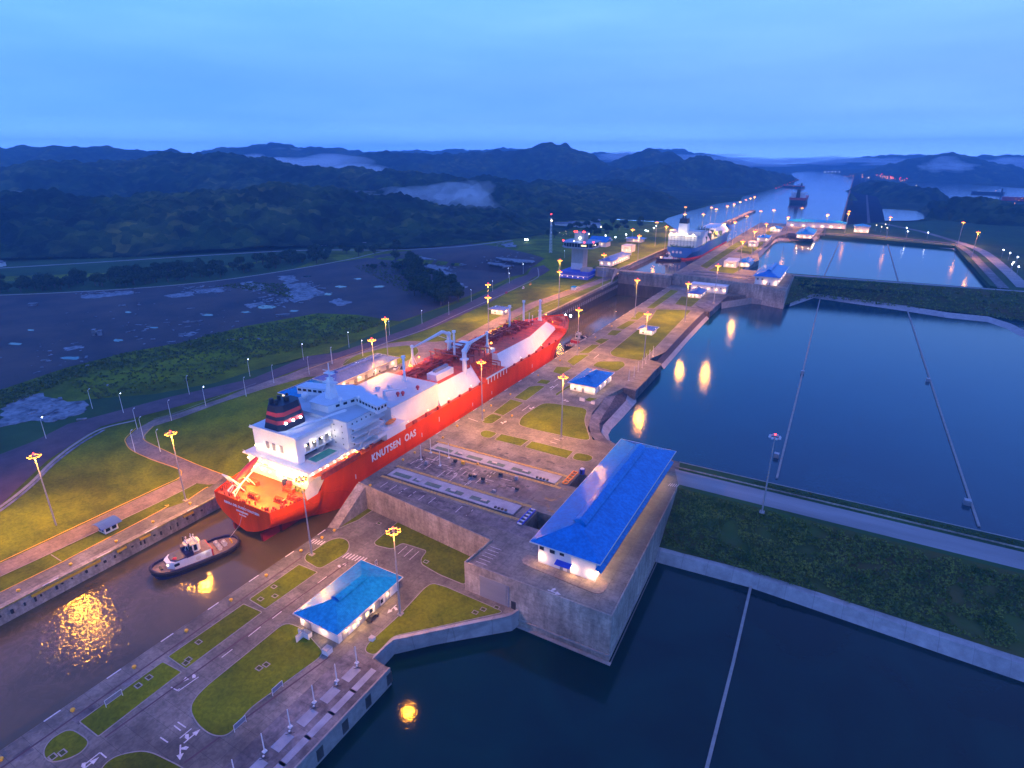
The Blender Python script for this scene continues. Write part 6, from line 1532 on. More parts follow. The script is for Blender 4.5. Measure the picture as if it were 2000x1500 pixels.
# cargo machinery block
blk = MB().box(CX - 16.5, CX + 18.3, 199, 236.5, 15.6, 28.2).build('machinery_house', WH, ship)
MB().box(CX - 16.8, CX + 18.6, 198.8, 236.8, 28.2, 28.5).build('machinery_roof', bpy.data.materials['roof_paint_grey'], blk)
for x, y in ((12, 212), (13.5, 214), (15, 224)): MB().tube((CX + x, y, 28.5), (CX + x, y, 29.5), .5, .5, 8).ball((CX + x, y, 30), 1.0, 8, 5).build('ventilator', M['band'], blk)
MB().tube((CX + 6, 209, 28.5), (CX + 6, 209, 31.5), .9, .8, 8).tube((CX + 6, 209, 31.2), (CX + 12, 219, 30.6), .5, .25, 6).build('stores_crane', WH, blk)
for x, y in ((-2, 204), (2, 206), (-4, 215), (0, 220)): MB().box(CX + x - .8, CX + x + .8, y - 1, y + 1, 28.5, 29.8).build('roof_vent', M['steelw'], blk)
MB().tube((CX + 18, 199.2, 21), (CX + 18.2, 199, 21.4), .4, .4, 4).tube((CX + 4, 198.7, 22), (CX + 17, 198.7, 20.2), .28, .28, 5).build('pipe_run', M['band'], blk)
# trunk deck: sloping white sides, red top
def tr(y):   # half widths at foot and at top
    return 19.8, 15.6
def trunk(y0, y1, seg):
    ysl = [y0 + (y1 - y0) * k / seg for k in range(seg + 1)]
    R0 = [(CX + tr(y)[0], y, 15.6) for y in ysl]; R1 = [(CX + tr(y)[1], y, 26) for y in ysl]
    L0_ = [(CX - tr(y)[0], y, 15.6) for y in ysl]; L1_ = [(CX - tr(y)[1], y, 26) for y in ysl]
    side = MB().loft(R1, R0).loft(L0_, L1_)
    side.add([R0[0], R1[0], L1_[0], L0_[0]], [(0, 1, 2, 3)]).add([R0[-1], R1[-1], L1_[-1], L0_[-1]], [(3, 2, 1, 0)])
    side.build('trunk_side', WH, ship); MB().loft(R1, L1_).build('trunk_deck', M['deckred'], ship)
trunk(236.5, 272, 1); trunk(302, 345, 1)
for s in (-1, 1):
    q = [(CX + s * 19.8, 345, 15.6), (CX + s * 9.5, 401, 17.5), (CX + s * 8.2, 386, 26), (CX + s * 15.6, 345, 26)]
    MB().add(q, [(0, 1, 2, 3) if s > 0 else (3, 2, 1, 0)]).build('trunk_side', WH, ship)
MB().add([(CX - 9.5, 401, 17.5), (CX + 9.5, 401, 17.5), (CX + 8.2, 386, 26), (CX - 8.2, 386, 26)], [(1, 0, 3, 2)]).build('trunk_front', M['deckred'], ship)
MB().add([(CX - 15.6, 345, 26), (CX + 15.6, 345, 26), (CX + 8.2, 386, 26), (CX - 8.2, 386, 26)], [(0, 1, 2, 3)]).build('trunk_deck', M['deckred'], ship)
MB().box(CX - 18, CX + 12, 272, 302, 15.6, 26).build('trunk_deck', M['deckred'], ship)
for s in (-1, 1):
    MB().add([(CX + s * 19.8, 272, 15.6), (CX + s * 19.8, 277, 15.6), (CX + s * 12.1, 277, 26), (CX + s * 15.6, 272, 26)], [(0, 1, 2, 3), (3, 2, 1, 0)]).build('gusset', WH, ship)
# manifold platform with loading pipes and white splash rail
for s in (-1, 1):
    MB().box(*sorted((CX + s * 12, CX + s * 22.6)), 279, 302, 15.7, 18.4).build('manifold_platform', M['deckred'], ship)
    MB().box(*sorted((CX + s * 22.6, CX + s * 23.1)), 278, 303, 18.0, 18.9).build('splash_rail', WH, ship)
    mb = MB()
    for k in range(7): mb.box(*sorted((CX + s * 23, CX + s * 23.35)), 279 + k * 3.6, 279.4 + k * 3.6, 15, 18)
    mb.build('rail_bracket', WH, ship)
    mb = MB()
    for k in range(5): mb.tube((CX + s * 12, 283 + k * 4, 22.5), (CX + s * 19.8, 283 + k * 4, 22.5), .35, .35, 6).tube((CX + s * 19.8, 283 + k * 4, 22.5), (CX + s * 19.8, 283 + k * 4, 18.4), .3, .3, 6)
    mb.build('loading_pipe', M['pipe'], ship)
# the tangle of pipes along the middle of the trunk deck
pr = random.Random(4)
mb = MB()
for k in range(9):
    x = CX - 9 + k * 1.05; mb.tube((x, 240, 27.3 + .5 * (k % 3)), (x, 372, 27.3 + .5 * (k % 3)), .28, .28, 5)
for k in range(62):
    y = 239 + k * 2.15; mb.box(CX - 10, CX + .2, y, y + .25, 26, 27 + pr.random() * 2.4)
tag(mb.build('cargo_pipes', M['pipe'], ship), kind='stuff')
mb = MB()
for k in range(230):
    y = pr.choice((pr.uniform(238, 272), pr.uniform(270, 312), pr.uniform(318, 345), pr.uniform(352, 374), pr.uniform(238, 372))); x = CX + pr.gauss(-3.5, 4.6)
    x = min(CX + 11, max(CX - 13, x)); z = 26 + pr.uniform(0, 2.2); s = pr.uniform(.3, 1.1)
    if pr.random() < .5: mb.box(x - s, x + s, y - s, y + s, z - .6, z + s)
    elif pr.random() < .6: mb.tube((x, y, 26), (x, y, 27.5 + pr.random() * 2.6), .25, .25, 5)
    else: mb.tube((x - 3, y, z + .8), (x + 3, y, z + .8), .22, .22, 5)
tag(mb.build('deck_fittings', M['pipe'], ship), kind='stuff')
mb = MB()
for y in (276, 281, 293, 299):
    mb.box(CX - 17, CX + 12, y, y + 1.2, 29.4, 29.9)
    for x in range(-16, 13, 4): mb.box(CX + x - .2, CX + x + .2, y + .3, y + .9, 26, 29.4)
mb.build('manifold_gantry', M['pipe'], ship)
for k in range(40):
    pass
# lockers on the trunk
lk = MB().box(CX + 6, CX + 12.6, 243.5, 259.5, 26, 29.6).build('deck_locker', WH, ship)
MB().box(CX + 7.5, CX + 9.5, 247, 259, 29.6, 31).build('cable_box', M['shutter'], lk)
MB().box(CX - 13, CX - 7.5, 293, 306, 26, 29.5).build('deck_locker', WH, ship)
MB().box(CX + 9.5, CX + 12.2, 301.5, 305.5, 26, 28.2).build('deck_locker', WH, ship)
MB().tube((CX + 4.5, 307, 26.05), (CX + 4.5, 307, 26.12), 3.2, 3.2, 16).build('winch_circle', M['bell'], ship)
# vent masts
def vent(x, y, top, base=26, name='vent_mast'):
    MB().tube((x, y, base), (x, y, top), .75, .62, 10).tube((x, y, top - .2), (x, y, top + 1.1), 1.15, 1.15, 10).tube((x, y, base), (x, y, base + 2.2), 1.3, .75, 6).build(name, WH, ship)
for x, y, tp, b in ((-196.5, 231.5, 41.2, 28.2), (-198.5, 281, 42.5, 26), (-202.5, 355, 42, 26), (-200.5, 372, 42.3, 26)): vent(x, y, tp, b)
MB().frus((-196.6, -193.2, 385.6, 389), (-195.7, -194.2, 386.4, 388), 19, 30).frus((-195.8, -194.1, 386.4, 388.1), (-195.3, -194.5, 386.9, 387.7), 30, 41).box(-196.3, -193.5, 386.2, 388.4, 33, 33.3).ball((-194.9, 387.3, 40.6), 1.2, 8, 5).build('foremast', WH, ship)
MB().tube((-196.8, 373, 26), (-197.6, 375.6, 34), .18, .18, 4).tube((-194, 373.5, 26), (-194, 373.5, 33), .3, .3, 5).build('ladder', WH, ship)
# cranes amidships
def deck_crane(x, y, h, jib_end, kx, ky, kh, knee):
    c = MB().tube((x, y, 17), (x, y, h), 1.55, 1.25, 12).tube((x, y, h - 5), (x, y, h - 4.6), 2.6, 2.6, 12).ball((x, y, h), 1.6, 10, 6).build('crane_post', WH, ship)
    mb = MB(); a = Vector((x, y, h - .2)); k_ = Vector(knee); e = Vector(jib_end)
    mb.tube(a, k_, 1.25, 1.1, 4).tube(k_, e, 1.1, .35, 4); mb.tube((a + Vector((0, 0, -3.4))), k_ + (e - k_) * .22, .22, .22, 4); mb.build('crane_jib', WH, ship)
    mb = MB().tube((kx, ky, 26), (kx, ky, kh), .8, .6, 8).ball((kx, ky, kh + .4), 1.1, 8, 5)
    for s, q in ((-2.6, -1.2), (2.6, -1.2), (-1.6, 2), (1.6, 2)): mb.tube((kx + s, ky + q, 26), (kx, ky, 26 + (kh - 26) * .62), .16, .16, 4)
    mb.build('jib_rest', WH, ship)
deck_crane(-181.6, 266.5, 37.5, (-187.3, 300, 38.6), -187.4, 300.5, 38.6, (-182.6, 272, 40.2))
deck_crane(-209.5, 291, 37.5, (-211.5, 258, 37.2), -211.6, 257.5, 37.6, (-209.6, 285, 40.4))
# mooring gear aft and forward
wr = random.Random(8)
def winch(x, y, z, s, m='pipe', par=None):
    w = thing_part = MB().tube((x - 1.6 * s, y, z + 1 * s), (x + 1.6 * s, y, z + 1 * s), .55 * s, .55 * s, 8)
    for d in (-1.6, -.5, .6, 1.6): w.tube((x + d * s - .1, y, z + 1 * s), (x + d * s + .1, y, z + 1 * s), 1.0 * s, 1.0 * s, 10)
    w.box(x - 2.2 * s, x + 2.2 * s, y - .9 * s, y + .9 * s, z, z + .35 * s).box(x + 1.8 * s, x + 2.7 * s, y - .7 * s, y + .7 * s, z, z + 1.6 * s)
    return w.build('mooring_winch', M[m], ship)
for x, y in ((-206, 140), (-196.5, 132.5), (-184.5, 135.5), (-181.5, 139.5), (-208, 134.5), (-188, 143)): winch(x, y, 9.4, 1.2)
mb = MB()
for k in range(60):
    y = wr.uniform(128.6, 145); hw = lerp_tab(TOPB, y) - 1.4; s_ = wr.choice((-1, 1, 0)); x = CX + (s_ * (hw - wr.uniform(0, 1.2)) if s_ else wr.uniform(-hw, hw)); y = y if s_ else wr.uniform(127.9, 129.6)
    q = wr.uniform(.18, .42); MB().tube((x, y, 9.4), (x, y, 9.4 + wr.uniform(.8, 1.8)), q, q, 6).build('deck_bollard', M['pipe'], ship)
for x, m_ in ((-190, 'band'), (-192.6, 'tugblue')): MB().tube((x, 145.4, 9.4), (x, 145.4, 12.2), 1.1, 1.1, 10).build('drum', M[m_], ship)
M['olive'] = mat('olive_cover', (.16, .16, .05), .8, geo=False)
for x in (-187, -184.5, -182.2): MB().box(x - .8, x + .8, 144.4, 146, 9.4, 10.9).build('deck_box', M['olive'], ship)
for x, y in ((-190, 405), (-204, 405), (-197, 409), (-192, 415), (-202, 415), (-197, 421)): winch(x, y, 19, 1.1)
mb = MB()
for k in range(60):
    y = wr.uniform(400, 429); hw = lerp_tab(TOPB, y) - 1.6; x = CX + wr.choice((-1, 1)) * hw * wr.uniform(.75, 1)
    if k < 36: MB().tube((x, y, 19), (x, y, 19 + wr.uniform(.6, 1.5)), .3, .3, 5).build('deck_bollard', M['pipe'], ship)
MB().tube((CX, 429, 19), (CX, 429, 25), .2, .12, 5).build('jack_staff', M['pipe'], ship)
mb = MB()
for k in range(22):
    y = 160 + k * 10.2; x = CX + 21.6 + wr.uniform(-.4, .2); mb.box(x - .7, x + .7, y, y + wr.uniform(.6, 2.4), 15.6, 17 + wr.random() * .9)
tag(mb.build('deck_rail_fittings', M['pipe'], ship), kind='stuff')
# free-fall lifeboat on its white launching frame at the stern
mb = MB()
for s in (-1.7, 1.7):
    x = -205.5 + s
    mb.tube((x, 146, 20), (x, 128.6, 11.4), .32, .32, 5).tube((x, 132.5, 13.4), (x, 127.8, 19.6), .24, .24, 5).tube((x, 134.2, 9.4), (x, 127.8, 19.6), .2, .2, 5).tube((x, 129, 9.4), (x, 134, 14.3), .2, .2, 5).tube((x, 139.5, 9.4), (x, 136, 15.2), .2, .2, 5).tube((x, 129.2, 9.4), (x, 129.2, 11.6), .26, .26, 5)
mb.tube((-207.2, 127.8, 19.6), (-203.8, 127.8, 19.6), .24, .24, 5).tube((-207.2, 140, 17), (-203.8, 140, 17), .2, .2, 5)
mb.build('lifeboat_ramp', WH, ship)
mb = MB(); rows = []
ax0, ax1 = Vector((-205.5, 143.5, 20.4)), Vector((-205.5, 130.5, 14.0)); dn = (ax1 - ax0).normalized(); un_ = Vector((1, 0, 0)).cross(dn).normalized()
for k in range(11):
    t_ = k / 10; r = 1.5 * max(.05, math.sin(PI * min(1, t_ * .86 + .1))) ** .6
    c_ = ax0.lerp(ax1, t_); rows.append([tuple(c_ + Vector((1, 0, 0)) * r * math.cos(a) + un_ * r * math.sin(a)) for a in [2 * PI * j / 10 for j in range(11)]])
mb.loft(*rows); mb.build('lifeboat', M['band'], ship, smooth=True)
# lamps of the ship
def slamp(x, y, z, e, col=(1, .86, .66), m='warm', r=.36, dx=0, dy=-1.0):
    MB().ball((x, y, z), r, 6, 4).build('deck_lamp', M[m], ship)
    if e: plight('deck_light_%s_%d' % (m, e), e, col, .3, ship, (x + dx - ship.location.x, y + dy - ship.location.y, z - ship.location.z))
YEL = (1, .62, .10)
for k in range(8): slamp(CX - 17 + k * 4.7, 145.2, 17.6, 150 if k % 2 else 0)
for k in range(7): slamp(CX - 15 + k * 4.9, 146.0, 13.2, 330 if k % 2 else 0, YEL if k < 5 else (1, .8, .5))
for k in range(6): slamp(CX - 15.5 + k * 4.6, 148.7, 22.4 + (k % 2) * .2, 260 if k % 2 else 0)
for k in range(7): slamp(CX + 17.6, 149.5 + k * 4.1, 16.9, 150 if k % 2 == 0 else 0, dx=1, dy=0)
for k in range(4): slamp(CX + 10.3, 154 + k * 4.4, 26.2, 240 if k % 2 else 0, dx=1, dy=0)
for k in range(3): slamp(CX + .2, 153.5 + k * 4, 34.3, 0, m='whitelamp', r=.55)
for x, y in ((-207, 138), (-200, 134), (-190, 131), (-184, 138)): plight('stern_light', 11000, (1, .52, .06), .4, ship, (x - ship.location.x, y - ship.location.y, 15.4 + 6))
for y, s in ((166, 1), (172, 1), (150, -1), (160, -1), (180, -1)): slamp(CX + s * 20.5, y, 17.8, 900, YEL, 'sodium', .4, dx=s * .8, dy=0)
for y in (242, 262, 310): slamp(CX - 20.5, y, 24, 5200, YEL, 'sodium', .7, dx=-1.5, dy=0)
for y in (206, 222, 240, 262, 320, 350): slamp(CX + 22.6, y, 19.5, 380, (1, .66, .35), 'warm', .2, dx=1.5, dy=0)
slamp(-186, 303, 32, 1300, YEL, 'sodium', .6); slamp(-188, 302, 28, 900, YEL, 'sodium', .5)
slamp(CX - 13.5, 262, 30.5, 1600, (1, .4, .12), 'sodium', .4); slamp(CX - 4, 410, 24.5, 4500, (1, .42, .15), 'sodium', .3); slamp(CX + 7, 399, 22.6, 2200, (1, .5, .2), 'sodium', .3)
slamp(CX + 8, 430, 20.5, 0, m='whitelamp', r=.9); slamp(CX + 2, 433.5, 20, 0, m='whitelamp', r=.5)
slamp(CX + 17.5, 176, 27, 120, m='whitelamp', r=.3, dx=.8, dy=0)

# ---------------------------------------------------------------- tugs
def make_tug(lab):
    t = thing('tugboat', (0, 0, 0), lab, 'tugboat')
    # local: bow to -y, length 31, origin at the waterline
    B = [(-15.5, .6), (-15, 2.4), (-14, 3.8), (-12, 5.1), (-8, 6), (0, 6.3), (9, 6.1), (12.5, 5.2), (14.3, 3.9), (15.3, 2.2), (15.6, .5)]
    def ring(sc, z, fs=lambda y: 0): return [(lerp_tab(B, y) * sc, y * (1 if abs(y) < 10 else sc ** .3), z + fs(y)) for y, _ in B] + [(-lerp_tab(B, y) * sc, y * (1 if abs(y) < 10 else sc ** .3), z + fs(y)) for y, _ in reversed(B)]
    f = lambda y: 1.2 * max(0, (-y - 3) / 12) ** 1.3
    a, b, c = ring(.86, -1.5), ring(.97, .9, f), ring(1.0, 2.6, f); d = ring(.93, 2.6, f); e = ring(.92, 1.55, f)
    n = len(a); cl_ = lambda P: P + [P[0]]
    MB().loft(cl_(a), cl_(b), cl_(c), cl_(d), cl_(e)).build('hull', M['tugblue'], t, smooth=False, local=True)
    MB().poly([(p[0], p[1]) for p in e], lambda x, y: 1.6 + f(y)).build('deck', M['tugdeck'], t, local=True)
    g = ring(1.045, 2.0, f)
    MB().path(cl_(g), .55, 6).build('rubber_fender', M['rubber'], t, local=True)
    g2 = ring(1.03, 1.0, f)
    MB().path([p for p in g2], .35, 5).build('rubber_fender', M['rubber'], t, local=True)
    # deckhouse
    h = MB().prism([(-3.6, -8.6), (-1.6, -10.6), (1.6, -10.6), (3.6, -8.6), (3.9, -2), (3.9, 4.5), (-3.9, 4.5), (-3.9, -2)], 1.6, 4.9).build('deckhouse', M['white'], t, local=True)
    MB().prism([(-3.3, -8), (-1.4, -9.2), (1.4, -9.2), (3.3, -8), (3.6, -3.4), (-3.6, -3.4)], 4.9, 5.25).build('house_roof', M['tugblue'], t, local=True)
    MB().box(-3.95, 3.95, -3.4, 4.5, 4.9, 5.05).build('upper_deck', M['tugdeck'], t, local=True)
    for s in (-1, 1):
        MB().box(min(s * 1.5, s * 3.9), max(s * 1.5, s * 3.9), -4.2, -1.6, 4.9, 6.8).build('funnel_casing', M['tugblue'], t, local=True)
        MB().tube((s * 2.9, -2.6, 6.6), (s * 3.3, -2.6, 10.2), .32, .28, 8).build('exhaust_pipe', M['dark'], t, local=True)
        for y in (-7.8,): MB().box(min(s * 3.7, s * 3.82), max(s * 3.7, s * 3.82), y - .9, y + .9, 3.2, 4.3).build('window', M['glass'], t, local=True)
        for y in (-.5, 3): MB().tube((s * 3.92, y, 3.2), (s * 4.02, y, 3.2), .9, .9, 12).build('porthole', M['cream'], t, local=True)
        MB().ball((s * 1.8, -10.4, 3.9), .3, 6, 4).build('deck_lamp', M['warm'], t, local=True)
    MB().box(-1.5, 1.5, -10.75, -10.62, 3.3, 4.2).build('window', M['glass'], t, local=True)
    MB().ball((1.6, -7.7, 5.4), .8, 8, 5, .6).build('fire_monitor', M['band'], t, local=True)
    MB().box(-4.1, 4.1, 4.5, 5.0, 1.6, 4.6).build('red_frame', M['band'], t, local=True)
    wh = MB().prism([(-2.1, -2.6), (-1, -3.3), (1, -3.3), (2.1, -2.6), (2.3, .6), (1.4, 1.6), (-1.4, 1.6), (-2.3, .6)], 4.9, 8.6).build('wheelhouse', M['white'], t, local=True)
    MB().prism([(-2.35, -2.8), (-1.1, -3.6), (1.1, -3.6), (2.35, -2.8), (2.55, .8), (1.5, 1.9), (-1.5, 1.9), (-2.55, .8)], 8.6, 8.85).build('wheelhouse_roof', M['steel'], t, local=True)
    for x, y, w_, ax in ((0, -3.36, 1.5, 0), (2.2, -1.9, 1.0, 1), (2.3, -.3, 1.1, 1), (-2.2, -1.9, 1.0, 1), (-2.3, -.3, 1.1, 1), (0, 1.66, 2, 0), (1.6, -2.98, .8, 2), (-1.6, -2.98, .8, 3)):
        if ax == 0: q = MB().box(x - w_ / 2, x + w_ / 2, y - .04, y + .04, 6.6, 8.2)
        elif ax == 1: q = MB().box(x - .05, x + .05, y - w_ / 2, y + w_ / 2, 5.8, 8.2)
        else: q = MB().cbox(x, y - .05, w_, .08, 6.6, 8.2, .57 if ax == 2 else -.57)
        q.build('window', M['glass'], wh, local=True)
    mb = MB().tube((0, -.6, 8.8), (0, -.6, 12.2), .22, .12, 6).tube((-1.4, -.6, 10.4), (1.4, -.6, 10.6), .12, .12, 4).box(-1.6, 1.6, -2.6, -2.4, 8.85, 9.6).box(-1.8, 1.8, .3, .5, 8.85, 9.7)
    for x, y in ((-1.6, -2), (1.6, -2), (-1.6, .6), (1.6, .6), (.6, -1.4)): mb.tube((x, y, 8.8), (x, y, 10.3), .1, .1, 4).ball((x, y, 10.4), .28, 6, 4)
    mb.build('mast', M['white'], wh, local=True)
    mb = MB()
    for x, y in ((-1.6, 8), (1.4, 8), (0, 10.4)):
        mb.tube((x - 1, y, 2.5), (x + 1, y, 2.5), .5, .5, 8)
        for d in (-1, 1): mb.tube((x + d - .08, y, 2.5), (x + d + .08, y, 2.5), .95, .95, 10)
        mb.box(x - 1.4, x + 1.4, y - .6, y + .6, 1.6, 1.9)
    mb.build('towing_winch', M['cream'], t, local=True)
    MB().tube((-.9, 13, 1.6), (-.9, 13, 2.8), .3, .3, 6).tube((.9, 13, 1.6), (.9, 13, 2.8), .3, .3, 6).tube((-1.2, 13, 2.6), (1.2, 13, 2.6), .2, .2, 6).build('towing_bitt', M['bell'], t, local=True)
    MB().tube((-1.2, -12.4, 2.6), (1.2, -12.4, 2.6), .5, .5, 8).box(-1.5, 1.5, -12.9, -11.9, 1.9, 2.3).build('bow_winch', M['dark'], t, local=True)
    plight('tug_light', 45, (1, .85, .6), .3, t, (0, -11.6, 5)); plight('tug_light', 45, (1, .85, .6), .3, t, (4.6, 2, 5)); plight('tug_light', 45, (1, .85, .6), .3, t, (0, 7, 6))
    return t
tug = make_tug('navy tugboat with a white wheelhouse trailing the stern of the red ship')
tug.location = (-200.7, 107.3, -6); tug.rotation_euler.z = math.radians(-16)
for txt, s_, x, y, z, rz in (('CERRO ANCON', .75, 5.3, -8.8, 2.25, PI / 2 - .12),):
    pass
tug2 = copy_tree(tug); tug2.location = (-186.5, 441, -6); tug2.rotation_euler.z = math.radians(175); tug2['label'] = 'dark tugboat half hidden under the bow of the red ship'
tug3 = copy_tree(tug); tug3.location = (-203, 762, 17); tug3.rotation_euler.z = math.radians(-60); tug3['label'] = 'small lit tugboat across the stern of the blue ship'
# tow line
o = MB().path([(-197.5, 119.8, -2.6), (-196, 124, 1.5), (-195, 127.2, 9.6)], .05, 4).build('tow_rope', M['cream']); tag(o, 'thin tow rope from the tugboat to the stern of the red ship', 'rope')

# ---------------------------------------------------------------- the blue ship in the upper chamber
BX = -193.5
bs = thing('gas_carrier', (BX, 900, 17), 'blue hulled tanker with a tall white stern in the upper lock chamber', 'ship')
TB = [(776, 15), (784, 18.5), (795, 20), (1010, 20), (1035, 17), (1052, 11), (1064, 4), (1068, .3)]
WB = [(776, 8), (790, 14), (810, 19.5), (980, 20), (1010, 14), (1035, 7), (1050, 1.5), (1068, .2)]
def bz(y): return 32 + 3 * sstep(1000, 1050, y)
def bh(y, t):
    a, b = lerp_tab(WB, y), lerp_tab(TB, y); return a + (b - a) * (min(1, t * 1.8) if y < 810 else t ** 1.3 if y > 1000 else t)
ys2 = [776, 778, 783, 790, 800, 815] + list(range(840, 1000, 20)) + [1000, 1015, 1030, 1040, 1050, 1057, 1063, 1068]
h2 = hull_mesh(BX, ys2, lambda y: 19.0, bz, bh, 8).build('hull', M['bluehull'], bs)
hull_mesh(BX, ys2, lambda y: 14.0, lambda y: 19.5, lambda y, t: lerp_tab(WB, y) * .997, 3).build('boot_topping', M['band'], bs)
MB().poly([(BX + lerp_tab(TB, y) - .5, y) for y in range(777, 1066, 12)] + [(BX - lerp_tab(TB, y) + .5, y) for y in range(1065, 776, -12)], 31).build('deck', M['greendeck'], bs)
a2 = MB().box(BX - 19.5, BX + 17, 790, 826, 31, 46).box(BX - 21.5, BX + 19, 800, 822, 42, 50).build('accommodation', M['cream'], bs)
for k in range(5):
    for j in range(8): MB().box(BX - 16 + j * 4.2, BX - 15.2 + j * 4.2, 789.86, 789.95, 33 + k * 2.7, 34 + k * 2.7).build('window', M['glass'], a2)
MB().box(BX - 19.7, BX + 17.2, 789.7, 789.85, 38.2, 38.5).box(BX - 19.7, BX + 17.2, 789.7, 789.85, 43.6, 43.9).build('deck_line', M['shutter'], a2)
f2 = MB().frus((BX - 9, BX + 3, 793, 806), (BX - 8, BX + 2, 794, 805), 46, 62).build('funnel', M['white'], bs)
MB().frus((BX - 8.3, BX + 2.3, 793.7, 805.3), (BX - 7.8, BX + 1.8, 794.3, 804.8), 60, 66).build('funnel_top', M['black'], f2)
for k in range(2): MB().tube((BX - 5 + k * 3, 799, 66), (BX - 5 + k * 3, 799, 69), 1, 1, 8).build('exhaust_pipe', M['dark'], f2)
for x in (-16, -9, 4, 12): MB().ball((BX + x, 789, 47), 1.15, 6, 4).build('deck_lamp', M['warm'], bs); plight('blue_ship_light', 2600, (1, .8, .5), .5, bs, (x, 787 - 900, 30))
mb = MB(); gr = random.Random(2)
for k in range(150):
    y = gr.uniform(828, 960); x = BX + gr.gauss(-1, 7); z = 33 + 9 * math.exp(-((y - 890) / 60) ** 2) * gr.random(); s = gr.uniform(.8, 2.6)
    mb.box(x - s, x + s, y - s, y + s, 31, z + s) if gr.random() < .55 else mb.tube((x, y, 31), (x, y, z + 6), .5, .4, 5)
tag(mb.build('deck_fittings', M['greendeck'], bs), kind='stuff')
MB().frus((BX - 18, BX + 16, 830, 905), (BX - 13, BX + 10, 832, 903), 31, 41).build('trunk', M['cream'], bs); MB().frus((BX - 17, BX + 16, 925, 1012), (BX - 11, BX + 10, 928, 1000), 31, 42).build('cargo_cover', WH, bs)
for x, y, z in ((14, 832, 38), (15, 920, 36), (10, 1000, 40)): MB().ball((BX + x, y, z), 1.3, 6, 4).build('deck_lamp', M['sodium'], bs); plight('blue_ship_yellow', 9000, YEL, .5, bs, (x + 2, y - 900, z - 17 + 2))
mb = MB()
for k in range(22): x = BX - 14 + k * 1.35; mb.box(x, x + .8, 779 + gr.random() * 3, 782 + gr.random() * 3, 31, 32.5 + gr.random() * 2)
mb.build('mooring_gear', M['greendeck'], bs)
mb = MB()
for k in (-8, -3.2, 1.6): mb.tube((BX + k, 775.9, 26), (BX + k, 775.8, 26), 1.6, 1.6, 10)
mb.build('stern_marks', M['cream'], h2)

# far ships
def far_ship(p, L_, Bm, H_, rz, lab, mh, mt, name='cargo_ship', bow_on=True):
    t = thing(name, p, lab, 'ship', rz=rz)
    tb = [(-L_ / 2, Bm * .4), (-L_ * .42, Bm * .5), (L_ * .36, Bm * .5), (L_ * .45, Bm * .33), (L_ / 2, .3)]
    rows = []
    for y in [-L_ / 2, -L_ * .42, -L_ * .2, L_ * .1, L_ * .36, L_ * .42, L_ * .46, L_ / 2]:
        w = lerp_tab(tb, y); rows.append([(-w, y, H_), (-w * .9, y, -1), (w * .9, y, -1), (w, y, H_)])
    mb = MB().loft(*rows); mb.add(rows[0], [(0, 1, 2, 3)]); mb.build('hull', mh, t, local=True)
    rows = []
    for y in [-L_ / 2, -L_ * .42, -L_ * .2, L_ * .1, L_ * .36, L_ * .42, L_ * .46, L_ / 2]:
        w = lerp_tab(tb, y); rows.append([(-w * 1.01, y - .1, H_ * 1.02), (-w * .99, y - .1, H_ * .62), (w * .99, y - .1, H_ * .62), (w * 1.01, y - .1, H_ * 1.02)])
    mb = MB().loft(*rows); mb.add(rows[0], [(0, 1, 2, 3)]); mb.poly([(lerp_tab(tb, y) * .98, y) for y in (-L_ / 2, -L_ * .42, L_ * .36, L_ * .45, L_ * .49)] + [(-lerp_tab(tb, y) * .98, y) for y in (L_ * .49, L_ * .45, L_ * .36, -L_ * .42, -L_ / 2)], H_ * 1.0); mb.build('upper_hull', mt, t, local=True)
    MB().box(-Bm * .42, Bm * .42, -L_ * .4, -L_ * .3, H_, H_ * 1.9).box(-Bm * .48, Bm * .48, -L_ * .36, -L_ * .31, H_ * 1.75, H_ * 2.0).build('accommodation', M['white'], t, local=True)
    MB().frus((-Bm * .12, Bm * .12, -L_ * .45, -L_ * .4), (-Bm * .09, Bm * .09, -L_ * .445, -L_ * .405), H_, H_ * 2.5).build('funnel', M['dark'], t, local=True)
    mb = MB()
    for k in range(5): mb.box(-Bm * .3, Bm * .3, -L_ * .24 + k * L_ * .12, -L_ * .17 + k * L_ * .12, H_, H_ * 1.18)
    mb.build('hatch', M['cream'], t, local=True)
    return t
far_ship(tuple(U(1560, 394, 17)), 170, 44, 15, 0.03, 'red hulled ship sailing away on the lake beyond the locks', M['dark'], M['band'])
far_ship(tuple(U(1928, 379, 17)), 95, 26, 8, 1.2, 'long dark ship with a lit stern on the right hand lake', M['dark'], M['dark'])
far_ship(tuple(U(1548, 366, 17)), 110, 26, 8, .9, 'small dark ship beside the left shore of the lake', M['dark'], M['band'])
far_ship(tuple(U(1992, 392, 17)), 90, 24, 10, 1.3, 'brightly lit dredger at the right edge of the photo', M['band'], M['band'])
for a, b in ((1984, 389), (1990, 392), (1996, 388), (1982, 397), (1945, 373), (1550, 364)): small(sor, a, b, 20, 14, 'tiny lamp on a distant ship or beside it on the water', 'lamps of the distant ships', .7)

